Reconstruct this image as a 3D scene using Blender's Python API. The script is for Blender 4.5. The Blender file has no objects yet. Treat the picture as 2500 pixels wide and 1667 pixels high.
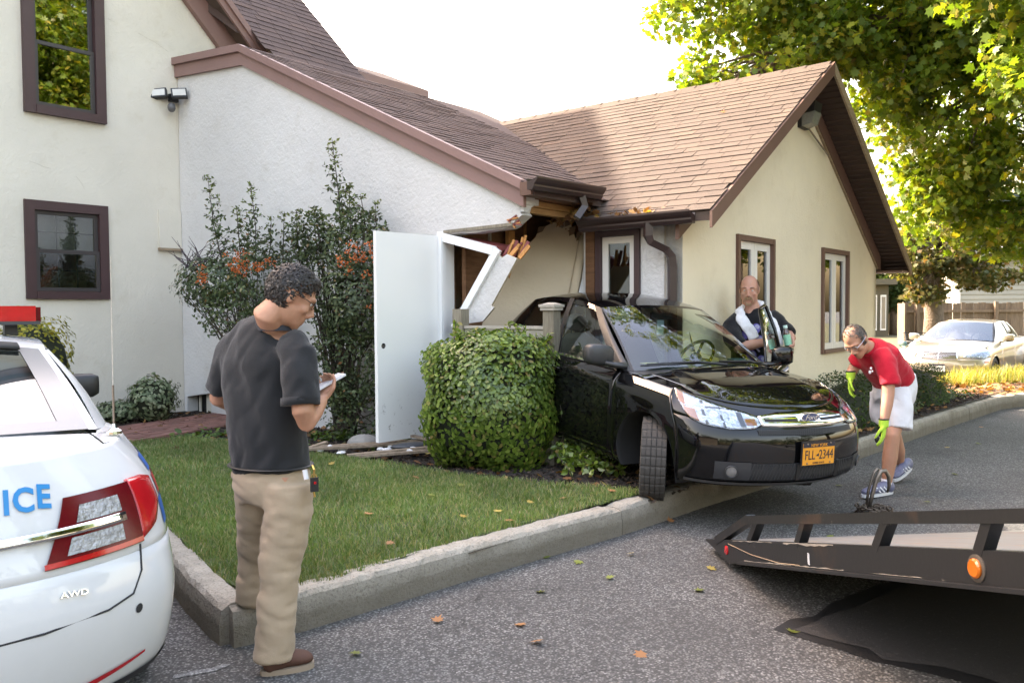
import bpy, math, random
import numpy as np
from mathutils import Vector, Matrix
from mathutils.geometry import tessellate_polygon

random.seed(7)
rng = np.random.default_rng(7)
sc = bpy.context.scene
COL = sc.collection
rad = math.radians

# ------------------------------------------------------------------ camera
CAMH = 1.6
cam_d = bpy.data.cameras.new('camera')
cam = bpy.data.objects.new('camera', cam_d)
COL.objects.link(cam)
cam_d.sensor_width = 36.0
cam_d.lens = 29.99
cam_d.clip_start = 0.05
cam_d.clip_end = 600.0
PITCH = math.atan(73.0 / 1959.0)
cam.matrix_world = (Matrix.Translation((0, 0, CAMH)) @ Matrix.Rotation(math.pi / 2 - PITCH, 4, 'X')
     @ Matrix.Rotation(-rad(0.4), 4, 'Z'))
cam_d.dof.use_dof = True
cam_d.dof.focus_distance = 7.0
cam_d.dof.aperture_fstop = 9.0
sc.camera = cam

# ------------------------------------------------------------------ sky, sun, exposure
SUN = Vector((-0.675, 0.404, 0.615)).normalized()
SUN_EL = math.asin(SUN.z)
SUN_AZ = math.atan2(SUN.x, SUN.y)
world = bpy.data.worlds.new('World')
sc.world = world
world.use_nodes = True
wn = world.node_tree
wn.nodes.clear()
w_out = wn.nodes.new('ShaderNodeOutputWorld')
w_bg = wn.nodes.new('ShaderNodeBackground')
w_sky = wn.nodes.new('ShaderNodeTexSky')
w_sky.sky_type = 'NISHITA'
w_sky.sun_disc = False
w_sky.sun_elevation = SUN_EL
w_sky.sun_rotation = SUN_AZ
w_sky.altitude = 0.0
w_sky.air_density = 2.0
w_sky.dust_density = 5.0
w_sky.ozone_density = 0.0
w_bg.inputs['Strength'].default_value = 0.15
w_mx = wn.nodes.new('ShaderNodeMix')
w_mx.data_type = 'RGBA'
w_mx.blend_type = 'MULTIPLY'
w_mx.inputs[0].default_value = 1.0
w_mx.inputs[7].default_value = (1.06, 0.93, 0.925, 1)      # warm tint over the sky colour, against its cast
wn.links.new(w_sky.outputs[0], w_mx.inputs[6])
wn.links.new(w_mx.outputs[2], w_bg.inputs['Color'])
wn.links.new(w_bg.outputs[0], w_out.inputs['Surface'])

sun_d = bpy.data.lights.new('sun', 'SUN')
sun_d.energy = 3.4
sun_d.angle = rad(0.6)
sun_d.color = (1.0, 0.90, 0.74)
sun_o = bpy.data.objects.new('sun', sun_d)
COL.objects.link(sun_o)
sun_o.rotation_euler = SUN.to_track_quat('Z', 'Y').to_euler()
sun_o.location = (-12, 6, 14)

sc.view_settings.view_transform = 'Standard'
sc.view_settings.look = 'None'
sc.view_settings.gamma = 1.0
sc.view_settings.use_curve_mapping = False
sc.view_settings.exposure = 2.9
sc.render.engine = 'CYCLES'
sc.cycles.max_bounces = 8
sc.cycles.diffuse_bounces = 3
sc.cycles.glossy_bounces = 4
sc.cycles.transparent_max_bounces = 12
sc.cycles.transmission_bounces = 6
sc.cycles.caustics_reflective = False
sc.cycles.caustics_refractive = False
sc.cycles.sample_clamp_indirect = 6.0

# ------------------------------------------------------------------ helpers
MW = {}          # object name -> world matrix (python side)


def _link(o, parent, M=None):
 COL.objects.link(o)
 M = M or Matrix.Identity(4)
 if parent is not None:
  o.parent = parent
  o.matrix_parent_inverse = MW[parent.name].inverted()
 o.matrix_basis = M
 MW[o.name] = M.copy()
 return o


def tag(o, label=None, cat=None, group=None, kind=None):
 if label:
  o['label'] = label
 if cat:
  o['category'] = cat
 if group:
  o['group'] = group
 if kind:
  o['kind'] = kind
 return o


def thing(name, label, cat, loc=(0, 0, 0), group=None):
 o = bpy.data.objects.new(name, None)
 o.empty_display_size = 0.2
 _link(o, None, Matrix.Translation(loc))
 return tag(o, label, cat, group)


def npmesh(name, V, F, mats, mi=None, smooth=False):
 """V (n,3), F list of index tuples or (m,k) array"""
 me = bpy.data.meshes.new(name)
 V = np.asarray(V, dtype=np.float32)
 if isinstance(F, np.ndarray):
  m, k = F.shape
  me.vertices.add(len(V))
  me.vertices.foreach_set('co', V.ravel())
  me.loops.add(m * k)
  me.loops.foreach_set('vertex_index', F.astype(np.int32).ravel())
  me.polygons.add(m)
  me.polygons.foreach_set('loop_start', np.arange(0, m * k, k, dtype=np.int32))
  try:
   me.polygons.foreach_set('loop_total', np.full(m, k, dtype=np.int32))
  except Exception:
   pass
 else:
  me.from_pydata([tuple(map(float, p)) for p in V], [], F)
 for m_ in (mats if isinstance(mats, (list, tuple)) else [mats]):
  me.materials.append(m_)
 if mi is not None:
  me.polygons.foreach_set('material_index', np.asarray(mi, dtype=np.int32))
 if smooth:
  me.polygons.foreach_set('use_smooth', np.ones(len(me.polygons), dtype=bool))
 me.update(calc_edges=True)
 me.validate()
 return me


def put(name, me, parent=None, M=None, label=None):
 o = bpy.data.objects.new(name, me)
 _link(o, parent, M)
 if label:
  o['label'] = label
 return o


def fixnormals(me):
 import bmesh
 bm = bmesh.new()
 bm.from_mesh(me)
 bmesh.ops.recalc_face_normals(bm, faces=bm.faces)
 bm.to_mesh(me)
 bm.free()
 return me


class MB:
 def __init__(s):
  s.v = []
  s.f = []
  s.mi = []

 def add(s, V, F, mi=0):
  b = len(s.v)
  s.v.extend([tuple(map(float, p)) for p in V])
  s.f.extend([tuple(b + i for i in f) for f in F])
  s.mi.extend([mi] * len(F))
  return s

 def box(s, c, size, R=None, mi=0):
  x, y, z = size[0] / 2, size[1] / 2, size[2] / 2
  V = [Vector(p) for p in [(-x, -y, -z), (x, -y, -z), (x, y, -z), (-x, y, -z), (-x, -y, z), (x, -y, z), (x, y, z), (-x, y, z)]]
  if R is not None:
   V = [R @ p for p in V]
  c = Vector(c)
  return s.add([p + c for p in V], [(0, 3, 2, 1), (4, 5, 6, 7), (0, 1, 5, 4), (1, 2, 6, 5), (2, 3, 7, 6), (3, 0, 4, 7)], mi)

 def hexa(s, P, mi=0):      # 8 corners: bottom ring, top ring
  return s.add(P, [(0, 3, 2, 1), (4, 5, 6, 7), (0, 1, 5, 4), (1, 2, 6, 5), (2, 3, 7, 6), (3, 0, 4, 7)], mi)

 def beam(s, a, b, w, h, side=None, mi=0):
  """square bar from a to b; w along `side`, h across"""
  a, b = Vector(a), Vector(b)
  t = (b - a).normalized()
  sd = Vector(side) if side is not None else t.cross(Vector((0, 0, 1)))
  if sd.length < 1e-5:
   sd = Vector((1, 0, 0))
  sd = (sd - t * sd.dot(t)).normalized()
  n = t.cross(sd)
  P = []
  for p in (a, b):
   P += [p - sd * w / 2 - n * h / 2, p + sd * w / 2 - n * h / 2, p + sd * w / 2 + n * h / 2, p - sd * w / 2 + n * h / 2]
  return s.add(P, [(0, 1, 2, 3), (7, 6, 5, 4), (0, 4, 5, 1), (1, 5, 6, 2), (2, 6, 7, 3), (3, 7, 4, 0)], mi)

 def tube(s, path, r, n=8, mi=0, cap=True, side=None, ab=None):
  """rings along path; r scalar or list; ab = list of (a,b) ellipse radii with `side` vector"""
  P = [Vector(p) for p in path]
  k = len(P)
  base = len(s.v)
  up = None
  for i in range(k):
   t = (P[min(i + 1, k - 1)] - P[max(i - 1, 0)])
   t = t.normalized() if t.length > 1e-9 else Vector((0, 0, 1))
   if side is not None:
    sdv = side[i] if isinstance(side, list) else side
    sd = Vector(sdv)
   elif up is None:
    sd = t.cross(Vector((0, 0, 1)))
    if sd.length < 1e-3:
     sd = t.cross(Vector((0, 1, 0)))
   else:
    sd = up
   sd = (sd - t * sd.dot(t))
   sd = sd.normalized() if sd.length > 1e-6 else t.orthogonal().normalized()
   up = sd
   nn = t.cross(sd)
   if ab is not None:
    ra, rb = ab[i]
   else:
    ra = rb = r[i] if isinstance(r, (list, tuple)) else r
   for j in range(n):
    a = 2 * math.pi * j / n
    s.v.append(tuple(P[i] + sd * (ra * math.cos(a)) + nn * (rb * math.sin(a))))
  for i in range(k - 1):
   for j in range(n):
    j2 = (j + 1) % n
    s.f.append((base + i * n + j, base + i * n + j2, base + (i + 1) * n + j2, base + (i + 1) * n + j))
    s.mi.append(mi)
  if cap:
   s.f.append(tuple(base + j for j in range(n))[::-1])
   s.f.append(tuple(base + (k - 1) * n + j for j in range(n)))
   s.mi += [mi, mi]
  return s

 def grid(s, P, mi=0, flip=False):
  """P[i][j] of points"""
  base = len(s.v)
  ni, nj = len(P), len(P[0])
  for row in P:
   s.v.extend([tuple(map(float, p)) for p in row])
  for i in range(ni - 1):
   for j in range(nj - 1):
    q = (base + i * nj + j, base + (i + 1) * nj + j, base + (i + 1) * nj + j + 1, base + i * nj + j + 1)
    s.f.append(q[::-1] if flip else q)
    s.mi.append(mi)
  return s

 def lathe(s, prof, c, axis, n=24, mi=0):
  """prof list of (radius, along)"""
  axis = Vector(axis).normalized()
  a = axis.orthogonal().normalized()
  b = axis.cross(a)
  c = Vector(c)
  P = []
  for j in range(n + 1):
   t = 2 * math.pi * j / n
   d = a * math.cos(t) + b * math.sin(t)
   P.append([c + d * r + axis * h for r, h in prof])
  return s.grid(P, mi)

 def ell(s, c, r, R=None, n=10, m=7, mi=0):
  c = Vector(c)
  P = []
  for i in range(m + 1):
   th = math.pi * i / m
   row = []
   for j in range(n + 1):
    ph = 2 * math.pi * j / n
    p = Vector((r[0] * math.sin(th) * math.cos(ph), r[1] * math.sin(th) * math.sin(ph), r[2] * math.cos(th)))
    row.append(c + (R @ p if R is not None else p))
   P.append(row)
  return s.grid(P, mi)

 def build(s, name, mats, parent=None, smooth=False, M=None, label=None, fix=True):
  me = bpy.data.meshes.new(name)
  me.from_pydata(s.v, [], s.f)
  for m_ in (mats if isinstance(mats, (list, tuple)) else [mats]):
   me.materials.append(m_)
  me.polygons.foreach_set('material_index', s.mi)
  if smooth:
   me.polygons.foreach_set('use_smooth', [True] * len(me.polygons))
  me.update()
  if fix:
   import bmesh
   bm = bmesh.new()
   bm.from_mesh(me)
   bmesh.ops.remove_doubles(bm, verts=bm.verts, dist=1e-5)
   bmesh.ops.recalc_face_normals(bm, faces=bm.faces)
   bm.to_mesh(me)
   bm.free()
  return put(name, me, parent, M, label)


def slab(poly, fn, th, holes=(), mb=None, mi=0, mi_edge=None):
 """polygon (2d) with holes -> solid; fn(a,b,c) maps to 3d, c=0 front, c=-th back"""
 mb = mb or MB()
 me_ = mi if mi_edge is None else mi_edge
 loops = [poly] + list(holes)
 flat = [p for l in loops for p in l]
 tris = tessellate_polygon([[Vector((p[0], p[1], 0)) for p in l] for l in loops])
 n = len(flat)
 mb.add([fn(a, b, 0) for a, b in flat] , [tuple(t) for t in tris], mi)
 mb.add([fn(a, b, -th) for a, b in flat], [tuple(t)[::-1] for t in tris], mi)
 for l in loops:
  k = len(l)
  V = [fn(a, b, 0) for a, b in l] + [fn(a, b, -th) for a, b in l]
  mb.add(V, [(i, (i + 1) % k, k + (i + 1) % k, k + i) for i in range(k)], me_)
 return mb


def rect(a0, a1, b0, b1):
 return [(a0, b0), (a1, b0), (a1, b1), (a0, b1)]


# ------------------------------------------------------------------ materials
class NT:
 def __init__(s, name):
  s.m = bpy.data.materials.new(name)
  s.m.use_nodes = True
  s.t = s.m.node_tree
  s.b = s.t.nodes['Principled BSDF']
  s.out = s.t.nodes['Material Output']

 def n(s, typ, **kw):
  nd = s.t.nodes.new(typ)
  for k, v in kw.items():
   setattr(nd, k, v)
  return nd

 def l(s, a, b):
  s.t.links.new(a, b)

 def pos(s):
  if not hasattr(s, '_p'):
   s._p = s.n('ShaderNodeNewGeometry')
  return s._p.outputs['Position']

 def noise(s, scale, detail=3, rough=0.55, vec=None, typ='ShaderNodeTexNoise'):
  nd = s.n('ShaderNodeTexNoise')
  nd.inputs['Scale'].default_value = scale
  nd.inputs['Detail'].default_value = detail
  nd.inputs['Roughness'].default_value = rough
  s.l(vec or s.pos(), nd.inputs['Vector'])
  return nd.outputs[0]

 def ramp(s, fac, stops):
  nd = s.n('ShaderNodeValToRGB')
  e = nd.color_ramp.elements
  while len(e) < len(stops):
   e.new(0.5)
  for i, (p, c) in enumerate(stops):
   e[i].position = p
   e[i].color = (c[0], c[1], c[2], 1) if not isinstance(c, float) else (c, c, c, 1)
  s.l(fac, nd.inputs[0])
  return nd.outputs[0]

 def mix(s, fac, a, b, blend='MIX'):
  nd = s.n('ShaderNodeMix', data_type='RGBA', blend_type=blend)
  for sock, v in ((nd.inputs[0], fac), (nd.inputs[6], a), (nd.inputs[7], b)):
   if hasattr(v, 'node'):
    s.l(v, sock)
   elif isinstance(v, (int, float)):
    sock.default_value = v
   else:
    sock.default_value = (v[0], v[1], v[2], 1)
  return nd.outputs[2]

 def math(s, op, a, b=0.0):
  nd = s.n('ShaderNodeMath', operation=op)
  for sock, v in ((nd.inputs[0], a), (nd.inputs[1], b)):
   if hasattr(v, 'node'):
    s.l(v, sock)
   else:
    sock.default_value = v
  return nd.outputs[0]

 def bump(s, h, strength=0.5, dist=0.01):
  nd = s.n('ShaderNodeBump')
  nd.inputs['Strength'].default_value = strength
  nd.inputs['Distance'].default_value = dist
  s.l(h, nd.inputs['Height'])
  s.l(nd.outputs[0], s.b.inputs['Normal'])
  return nd

 def set(s, **kw):
  for k, v in kw.items():
   i = s.b.inputs[k]
   if hasattr(v, 'node'):
    s.l(v, i)
   elif isinstance(v, (tuple, list)):
    i.default_value = (v[0], v[1], v[2], 1)
   else:
    i.default_value = v
  return s


def mul(c, k):
 return tuple(x * k for x in c)


def pm(name, c, rough=0.6, metal=0.0, spec=0.5, var=0.12, vs=6.0, bump=None, rnd=0.0, isl=0.0, coat=0.0, fine=None, sss=0.0):
 """plain procedural: base colour, soft blotches `var` at scale `vs`, optional bump (scale,strength,dist),
 rnd = per object brightness variation, isl = per island"""
 t = NT(name)
 col = t.mix(t.noise(vs, 4), mul(c, 1 - var), mul(c, 1 + var))
 if fine:
  col = t.mix(t.ramp(t.noise(fine[0], 2), [(0.35, 0.0), (0.65, 1.0)]), mul(c, 1 - fine[1]), col) if False else \
   t.mix(t.math('MULTIPLY', t.ramp(t.noise(fine[0], 2), [(0.4, 1.0), (0.6, 0.0)]), fine[1]), col, mul(c, 0.35))
 if rnd:
  oi = t.n('ShaderNodeObjectInfo')
  col = t.mix(1.0, col, t.ramp(oi.outputs['Random'], [(0, 1 - rnd), (1, 1 + rnd)]), 'MULTIPLY')
 if isl:
  g = t.n('ShaderNodeNewGeometry')
  col = t.mix(1.0, col, t.ramp(g.outputs['Random Per Island'], [(0, 1 - isl), (1, 1 + isl)]), 'MULTIPLY')
 t.set(**{'Base Color': col, 'Roughness': rough, 'Metallic': metal, 'Specular IOR Level': spec, 'Coat Weight': coat})
 if coat:
  t.b.inputs['Coat Roughness'].default_value = 0.03
 if sss:
  t.set(**{'Subsurface Weight': sss, 'Subsurface Scale': 0.01})
 if bump:
  t.bump(t.noise(bump[0], 4), bump[1], bump[2])
 return t.m


def stucco(name, c, scale=34.0, st=0.55):
 t = NT(name)
 big = t.noise(0.7, 4)
 col = t.mix(t.ramp(big, [(0.35, 0.0), (0.7, 1.0)]), mul(c, 0.90), mul(c, 1.03))
 col = t.mix(t.math('MULTIPLY', t.ramp(t.noise(2.6, 6, 0.7), [(0.56, 0.0), (0.75, 1.0)]), 0.35), col, (c[0] * 0.72, c[1] * 0.68, c[2] * 0.6))
 t.set(**{'Base Color': col, 'Roughness': 0.9, 'Specular IOR Level': 0.2})
 h = t.mix(0.45, t.noise(scale, 5, 0.62), t.noise(scale * 0.33, 3, 0.5))
 t.bump(h, st, 0.022)
 return t.m


def shingle_mat(name, c):
 t = NT(name)
 oi = t.n('ShaderNodeObjectInfo')
 gi = t.n('ShaderNodeNewGeometry')
 col = t.mix(t.noise(160, 2), mul(c, 0.62), mul(c, 1.4))
 col = t.mix(t.ramp(t.noise(1.3, 4), [(0.4, 0.0), (0.7, 0.5)]), col, mul(c, 1.25))
 r = t.math('FRACT', t.math('ADD', oi.outputs['Random'], gi.outputs['Random Per Island']))
 col = t.mix(1.0, col, t.ramp(r, [(0, (0.90, 0.90, 0.91)), (0.6, (1.0, 1.0, 1.0)), (0.93, (1.05, 1.03, 1.0)), (1, (1.16, 1.1, 1.05))]), 'MULTIPLY')
 t.set(**{'Base Color': col, 'Roughness': 0.95, 'Specular IOR Level': 0.15})
 t.bump(t.noise(190, 2), 0.5, 0.006)
 return t.m


def wood(name, c, c2, scale=9.0, axis=(0.6, 0.8, 8.0), rough=0.75, bump=0.3):
 t = NT(name)
 mp = t.n('ShaderNodeMapping')
 mp.inputs['Scale'].default_value = axis
 t.l(t.pos(), mp.inputs['Vector'])
 nz = t.noise(scale, 6, 0.65, mp.outputs[0])
 col = t.mix(t.ramp(nz, [(0.3, 0.0), (0.7, 1.0)]), c, c2)
 oi = t.n('ShaderNodeObjectInfo')
 col = t.mix(1.0, col, t.ramp(oi.outputs['Random'], [(0, 0.82), (1, 1.12)]), 'MULTIPLY')
 t.set(**{'Base Color': col, 'Roughness': rough, 'Specular IOR Level': 0.25})
 t.bump(nz, bump, 0.004)
 return t.m


def leafmat(name, stops, trans=0.5, rough=0.45, tcol=None, spec=0.35):
 """stops: colour ramp over Random Per Island; diffuse + translucent"""
 t = NT(name)
 g = t.n('ShaderNodeNewGeometry')
 oi = t.n('ShaderNodeObjectInfo')
 r = t.math('FRACT', t.math('ADD', g.outputs['Random Per Island'], oi.outputs['Random']))
 col = t.ramp(r, stops)
 col = t.mix(1.0, col, t.ramp(t.noise(1.1, 3), [(0.35, 0.72), (0.65, 1.2)]), 'MULTIPLY')
 t.set(**{'Base Color': col, 'Roughness': rough, 'Specular IOR Level': spec})
 tr = t.n('ShaderNodeBsdfTranslucent')
 t.l(t.mix(1.0, col, tcol or (1.5, 1.35, 0.5), 'MULTIPLY'), tr.inputs['Color'])
 mx = t.n('ShaderNodeMixShader')
 mx.inputs[0].default_value = trans
 t.l(t.b.outputs[0], mx.inputs[1])
 t.l(tr.outputs[0], mx.inputs[2])
 t.l(mx.outputs[0], t.out.inputs['Surface'])
 return t.m


def glassmat(name, tint=(0.75, 0.85, 0.8), refl=0.12, rough=0.0, dirt=0.0, dirtc=(0.5, 0.5, 0.48)):
 """thin sheet glass: see-through with a Fresnel mirror on top"""
 t = NT(name)
 tr = t.n('ShaderNodeBsdfTransparent')
 tr.inputs['Color'].default_value = (*tint, 1)
 gl = t.n('ShaderNodeBsdfGlossy')
 gl.inputs['Roughness'].default_value = rough
 gl.inputs['Color'].default_value = (0.95, 0.97, 1.0, 1)
 lw = t.n('ShaderNodeFresnel')
 lw.inputs['IOR'].default_value = 1.5
 f = t.math('MAXIMUM', t.math('MULTIPLY', lw.outputs[0], 1.7), refl)
 mx = t.n('ShaderNodeMixShader')
 t.l(t.math('MINIMUM', f, 1.0), mx.inputs[0])
 t.l(tr.outputs[0], mx.inputs[1])
 t.l(gl.outputs[0], mx.inputs[2])
 last = mx.outputs[0]
 if dirt:
  df = t.n('ShaderNodeBsdfDiffuse')
  df.inputs['Color'].default_value = (*dirtc, 1)
  m2 = t.n('ShaderNodeMixShader')
  t.l(t.math('MULTIPLY', t.noise(9, 4), dirt), m2.inputs[0])
  t.l(last, m2.inputs[1])
  t.l(df.outputs[0], m2.inputs[2])
  last = m2.outputs[0]
 t.l(last, t.out.inputs['Surface'])
 return t.m


def asphalt(name, c, speck=(0.42, 0.41, 0.39), fr=0.45, cracks=True):
 t = NT(name)
 vo = t.n('ShaderNodeTexVoronoi')
 vo.inputs['Scale'].default_value = 95.0
 t.l(t.pos(), vo.inputs['Vector'])
 stone = t.ramp(vo.outputs['Color'], [(0.0, 0.0), (fr, 0.12), (fr + 0.25, 0.5), (1.0, 1.0)])
 patch = t.ramp(t.noise(0.9, 4), [(0.32, 0.35), (0.68, 1.0)])
 edge = t.ramp(vo.outputs['Distance'], [(0.25, 1.0), (0.75, 0.25)])
 f = t.math('MULTIPLY', t.math('MULTIPLY', stone, patch), edge)
 col = t.mix(t.noise(260, 2), mul(c, 0.55), mul(c, 1.35))
 col = t.mix(f, col, speck)
 col = t.mix(t.math('MULTIPLY', t.ramp(t.noise(0.45, 5, 0.6), [(0.5, 0.0), (0.72, 1.0)]), 0.45), col, mul(c, 0.55))
 h = f
 if cracks:
  wv = t.n('ShaderNodeTexVoronoi', feature='DISTANCE_TO_EDGE')
  wv.inputs['Scale'].default_value = 1.35
  ds = t.n('ShaderNodeVectorMath', operation='ADD')
  nz = t.n('ShaderNodeTexNoise')
  nz.inputs['Scale'].default_value = 3.0
  nz.inputs['Detail'].default_value = 5
  t.l(t.pos(), nz.inputs['Vector'])
  sc_ = t.n('ShaderNodeVectorMath', operation='SCALE')
  sc_.inputs['Scale'].default_value = 0.6
  t.l(nz.outputs['Color'], sc_.inputs[0])
  t.l(t.pos(), ds.inputs[0])
  t.l(sc_.outputs[0], ds.inputs[1])
  t.l(ds.outputs[0], wv.inputs['Vector'])
  cr = t.math('MULTIPLY', t.ramp(wv.outputs['Distance'], [(0.003, 1.0), (0.014, 0.0)]), t.ramp(t.noise(0.8, 3), [(0.48, 0.0), (0.62, 1.0)]))
  col = t.mix(t.math('MULTIPLY', cr, 0.75), col, mul(c, 0.2))
 t.set(**{'Base Color': col, 'Roughness': 0.85, 'Specular IOR Level': 0.35})
 t.bump(t.math('ADD', h, t.math('MULTIPLY', t.noise(300, 2), 0.5)), 0.7, 0.006)
 return t.m


M = {}
M['cream'] = stucco('cream_stucco', (0.655, 0.62, 0.545))
M['white_st'] = stucco('white_stucco', (0.63, 0.625, 0.62), 26.0, 0.9)
M['gable_st'] = stucco('pale_yellow_stucco', (0.83, 0.745, 0.58), 40.0, 0.4)
M['beige_st'] = stucco('beige_stucco', (0.58, 0.49, 0.36), 30.0, 0.5)
M['shingle'] = shingle_mat('brown_shingle', (0.092, 0.067, 0.062))
M['shingle_w'] = shingle_mat('tan_brown_shingle', (0.092, 0.070, 0.058))
M['trim'] = pm('mauve_brown_paint', (0.235, 0.145, 0.13), 0.6, var=0.12, vs=3, bump=(40, 0.15, 0.003))
M['trim_dk'] = pm('dark_brown_paint', (0.052, 0.026, 0.028), 0.45, var=0.15, vs=5, bump=(50, 0.1, 0.003))
M['trim_br'] = pm('brown_paint', (0.13, 0.070, 0.050), 0.6, var=0.15, vs=4, bump=(40, 0.15, 0.003))
M['gutter'] = pm('dark_gutter_enamel', (0.035, 0.021, 0.019), 0.32, var=0.15, vs=8)
M['tanwood'] = wood('weathered_tan_wood', (0.24, 0.18, 0.12), (0.42, 0.33, 0.23))
M['soffit'] = pm('dark_brown_soffit', (0.045, 0.026, 0.020), 0.7, var=0.2, vs=4, rnd=0.15)
M['soffit2'] = pm('grey_brown_soffit', (0.10, 0.075, 0.062), 0.7, var=0.2, vs=4, rnd=0.12)
M['white_pt'] = pm('white_gloss_paint', (0.78, 0.79, 0.80), 0.38, var=0.03, vs=3)
M['white_frame'] = pm('white_window_frame', (0.74, 0.72, 0.69), 0.5, var=0.06, vs=6)
M['ply'] = wood('brown_plywood', (0.12, 0.062, 0.032), (0.20, 0.105, 0.055), 5.0, (1, 1, 6))
M['stud'] = wood('orange_stud_wood', (0.42, 0.19, 0.06), (0.60, 0.31, 0.11), 7.0, (6, 6, 1))
M['beamw'] = wood('yellow_brown_timber', (0.26, 0.14, 0.055), (0.44, 0.26, 0.11), 6.0, (1, 1, 14))
M['redwood'] = pm('dark_red_board', (0.19, 0.045, 0.045), 0.6, var=0.2)
M['greywood'] = wood('grey_weathered_wood', (0.16, 0.14, 0.105), (0.30, 0.27, 0.21), 8.0, (9, 9, 0.8))
M['palewood'] = wood('pale_weathered_board', (0.36, 0.33, 0.28), (0.52, 0.48, 0.42), 8.0, (1, 1, 9))
M['bgwood'] = wood('fence_board_wood', (0.13, 0.095, 0.066), (0.22, 0.165, 0.115), 6.0, (5, 5, 0.6))
M['concrete'] = NT('kerb_concrete')
_t = M['concrete']
_col = _t.mix(_t.noise(5, 6, 0.7), (0.26, 0.235, 0.19), (0.46, 0.43, 0.375))
_col = _t.mix(_t.ramp(_t.noise(70, 3), [(0.34, 0.6), (0.46, 0.0)]), _col, (0.15, 0.135, 0.11))
_col = _t.mix(_t.math('MULTIPLY', _t.ramp(_t.noise(1.7, 5, 0.7), [(0.5, 0.0), (0.7, 1.0)]), 0.6), _col, (0.17, 0.15, 0.12))
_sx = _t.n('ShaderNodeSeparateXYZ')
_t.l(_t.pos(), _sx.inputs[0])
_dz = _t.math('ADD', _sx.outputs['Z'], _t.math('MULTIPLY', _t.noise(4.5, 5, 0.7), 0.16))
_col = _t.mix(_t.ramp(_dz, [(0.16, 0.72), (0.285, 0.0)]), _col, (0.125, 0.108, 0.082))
_t.set(**{'Base Color': _col, 'Roughness': 0.92, 'Specular IOR Level': 0.2})
_t.bump(_t.mix(0.5, _t.noise(60, 4, 0.7), _t.noise(14, 4)), 1.0, 0.02)
M['concrete'] = _t.m
M['asphalt'] = asphalt('worn_asphalt', (0.050, 0.048, 0.046), (0.44, 0.43, 0.41))
M['tar'] = asphalt('dark_asphalt', (0.042, 0.040, 0.040), (0.16, 0.155, 0.15), 0.80, False)
M['tar_edge'] = pm('black_tar_seal', (0.012, 0.012, 0.013), 0.65, var=0.3, vs=30, bump=(90, 0.5, 0.004))
M['lawn_soil'] = pm('lawn_thatch', (0.060, 0.078, 0.024), 0.95, var=0.4, vs=12, bump=(40, 0.6, 0.02))
M['mulch'] = pm('dark_bark_mulch', (0.030, 0.023, 0.018), 0.95, var=0.5, vs=40, bump=(55, 1.0, 0.03), fine=(35, 0.7))
M['mulchchip'] = pm('bark_chip', (0.050, 0.036, 0.027), 0.95, var=0.2, isl=0.6)
M['soil_r'] = pm('dry_leafy_soil', (0.085, 0.060, 0.035), 0.95, var=0.4, vs=10, bump=(30, 0.9, 0.03), fine=(20, 0.5))
M['brick'] = pm('red_brown_brick', (0.20, 0.095, 0.075), 0.9, var=0.2, vs=20, rnd=0.3, bump=(60, 0.4, 0.005))
M['sand'] = pm('brick_joint_sand', (0.13, 0.10, 0.08), 0.95, var=0.2)
M['black_pl'] = pm('black_plastic', (0.012, 0.012, 0.013), 0.45, var=0.15)
M['dark_in'] = pm('dark_interior', (0.02, 0.02, 0.021), 0.8)
M['room'] = pm('room_plaster', (0.20, 0.16, 0.11), 0.9)
M['room_dk'] = pm('dim_room', (0.035, 0.032, 0.03), 0.9)
M['pane'] = glassmat('window_glass', (0.62, 0.66, 0.66), 0.14)
M['pane_dk'] = glassmat('reflective_window_glass', (0.35, 0.36, 0.36), 0.17)
M['chrome'] = pm('chrome', (0.75, 0.76, 0.78), 0.08, metal=1.0, var=0.02)
M['steel'] = pm('worn_steel', (0.22, 0.19, 0.16), 0.45, metal=0.9, var=0.4, vs=30)

# ================================================================== GROUND
bX = Vector((0.619, 0.7855, 0)).normalized()
bY = Vector((-bX.y, bX.x, 0))
BO = Vector((0.121, 8.14, 0))
UP = Vector((0, 0, 1))


def Bp(u, v, z):
 return BO + bX * u + bY * v + UP * z


def sheet(name, poly, z, mat, kind='structure', th=0.0, label=None):
 mb = MB()
 tris = tessellate_polygon([[Vector((p[0], p[1], 0)) for p in poly]])
 zf = z if callable(z) else (lambda x, y: z)
 mb.add([(p[0], p[1], zf(*p)) for p in poly], [tuple(t) for t in tris])
 o = mb.build(name, mat)
 o['kind'] = kind
 me = o.data
 import bmesh
 bm = bmesh.new()
 bm.from_mesh(me)
 for f in bm.faces:
  if f.normal.z < 0:
   f.normal_flip()
 bm.to_mesh(me)
 bm.free()
 return o


def road_z(y):
 t = min(max((y - 15.0) / 6.0, 0.0), 1.0)
 return -0.30 * t * t * (3 - 2 * t)
_ys = [-300, -60] + [14.5 + 0.5 * k for k in range(14)] + [60, 300]
mb = MB()
mb.grid([[(x, y, road_z(y)) for y in _ys] for x in (-300, -40, 40, 300)])
road = mb.build('parking_lot', M['asphalt'])
road['kind'] = 'structure'
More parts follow.
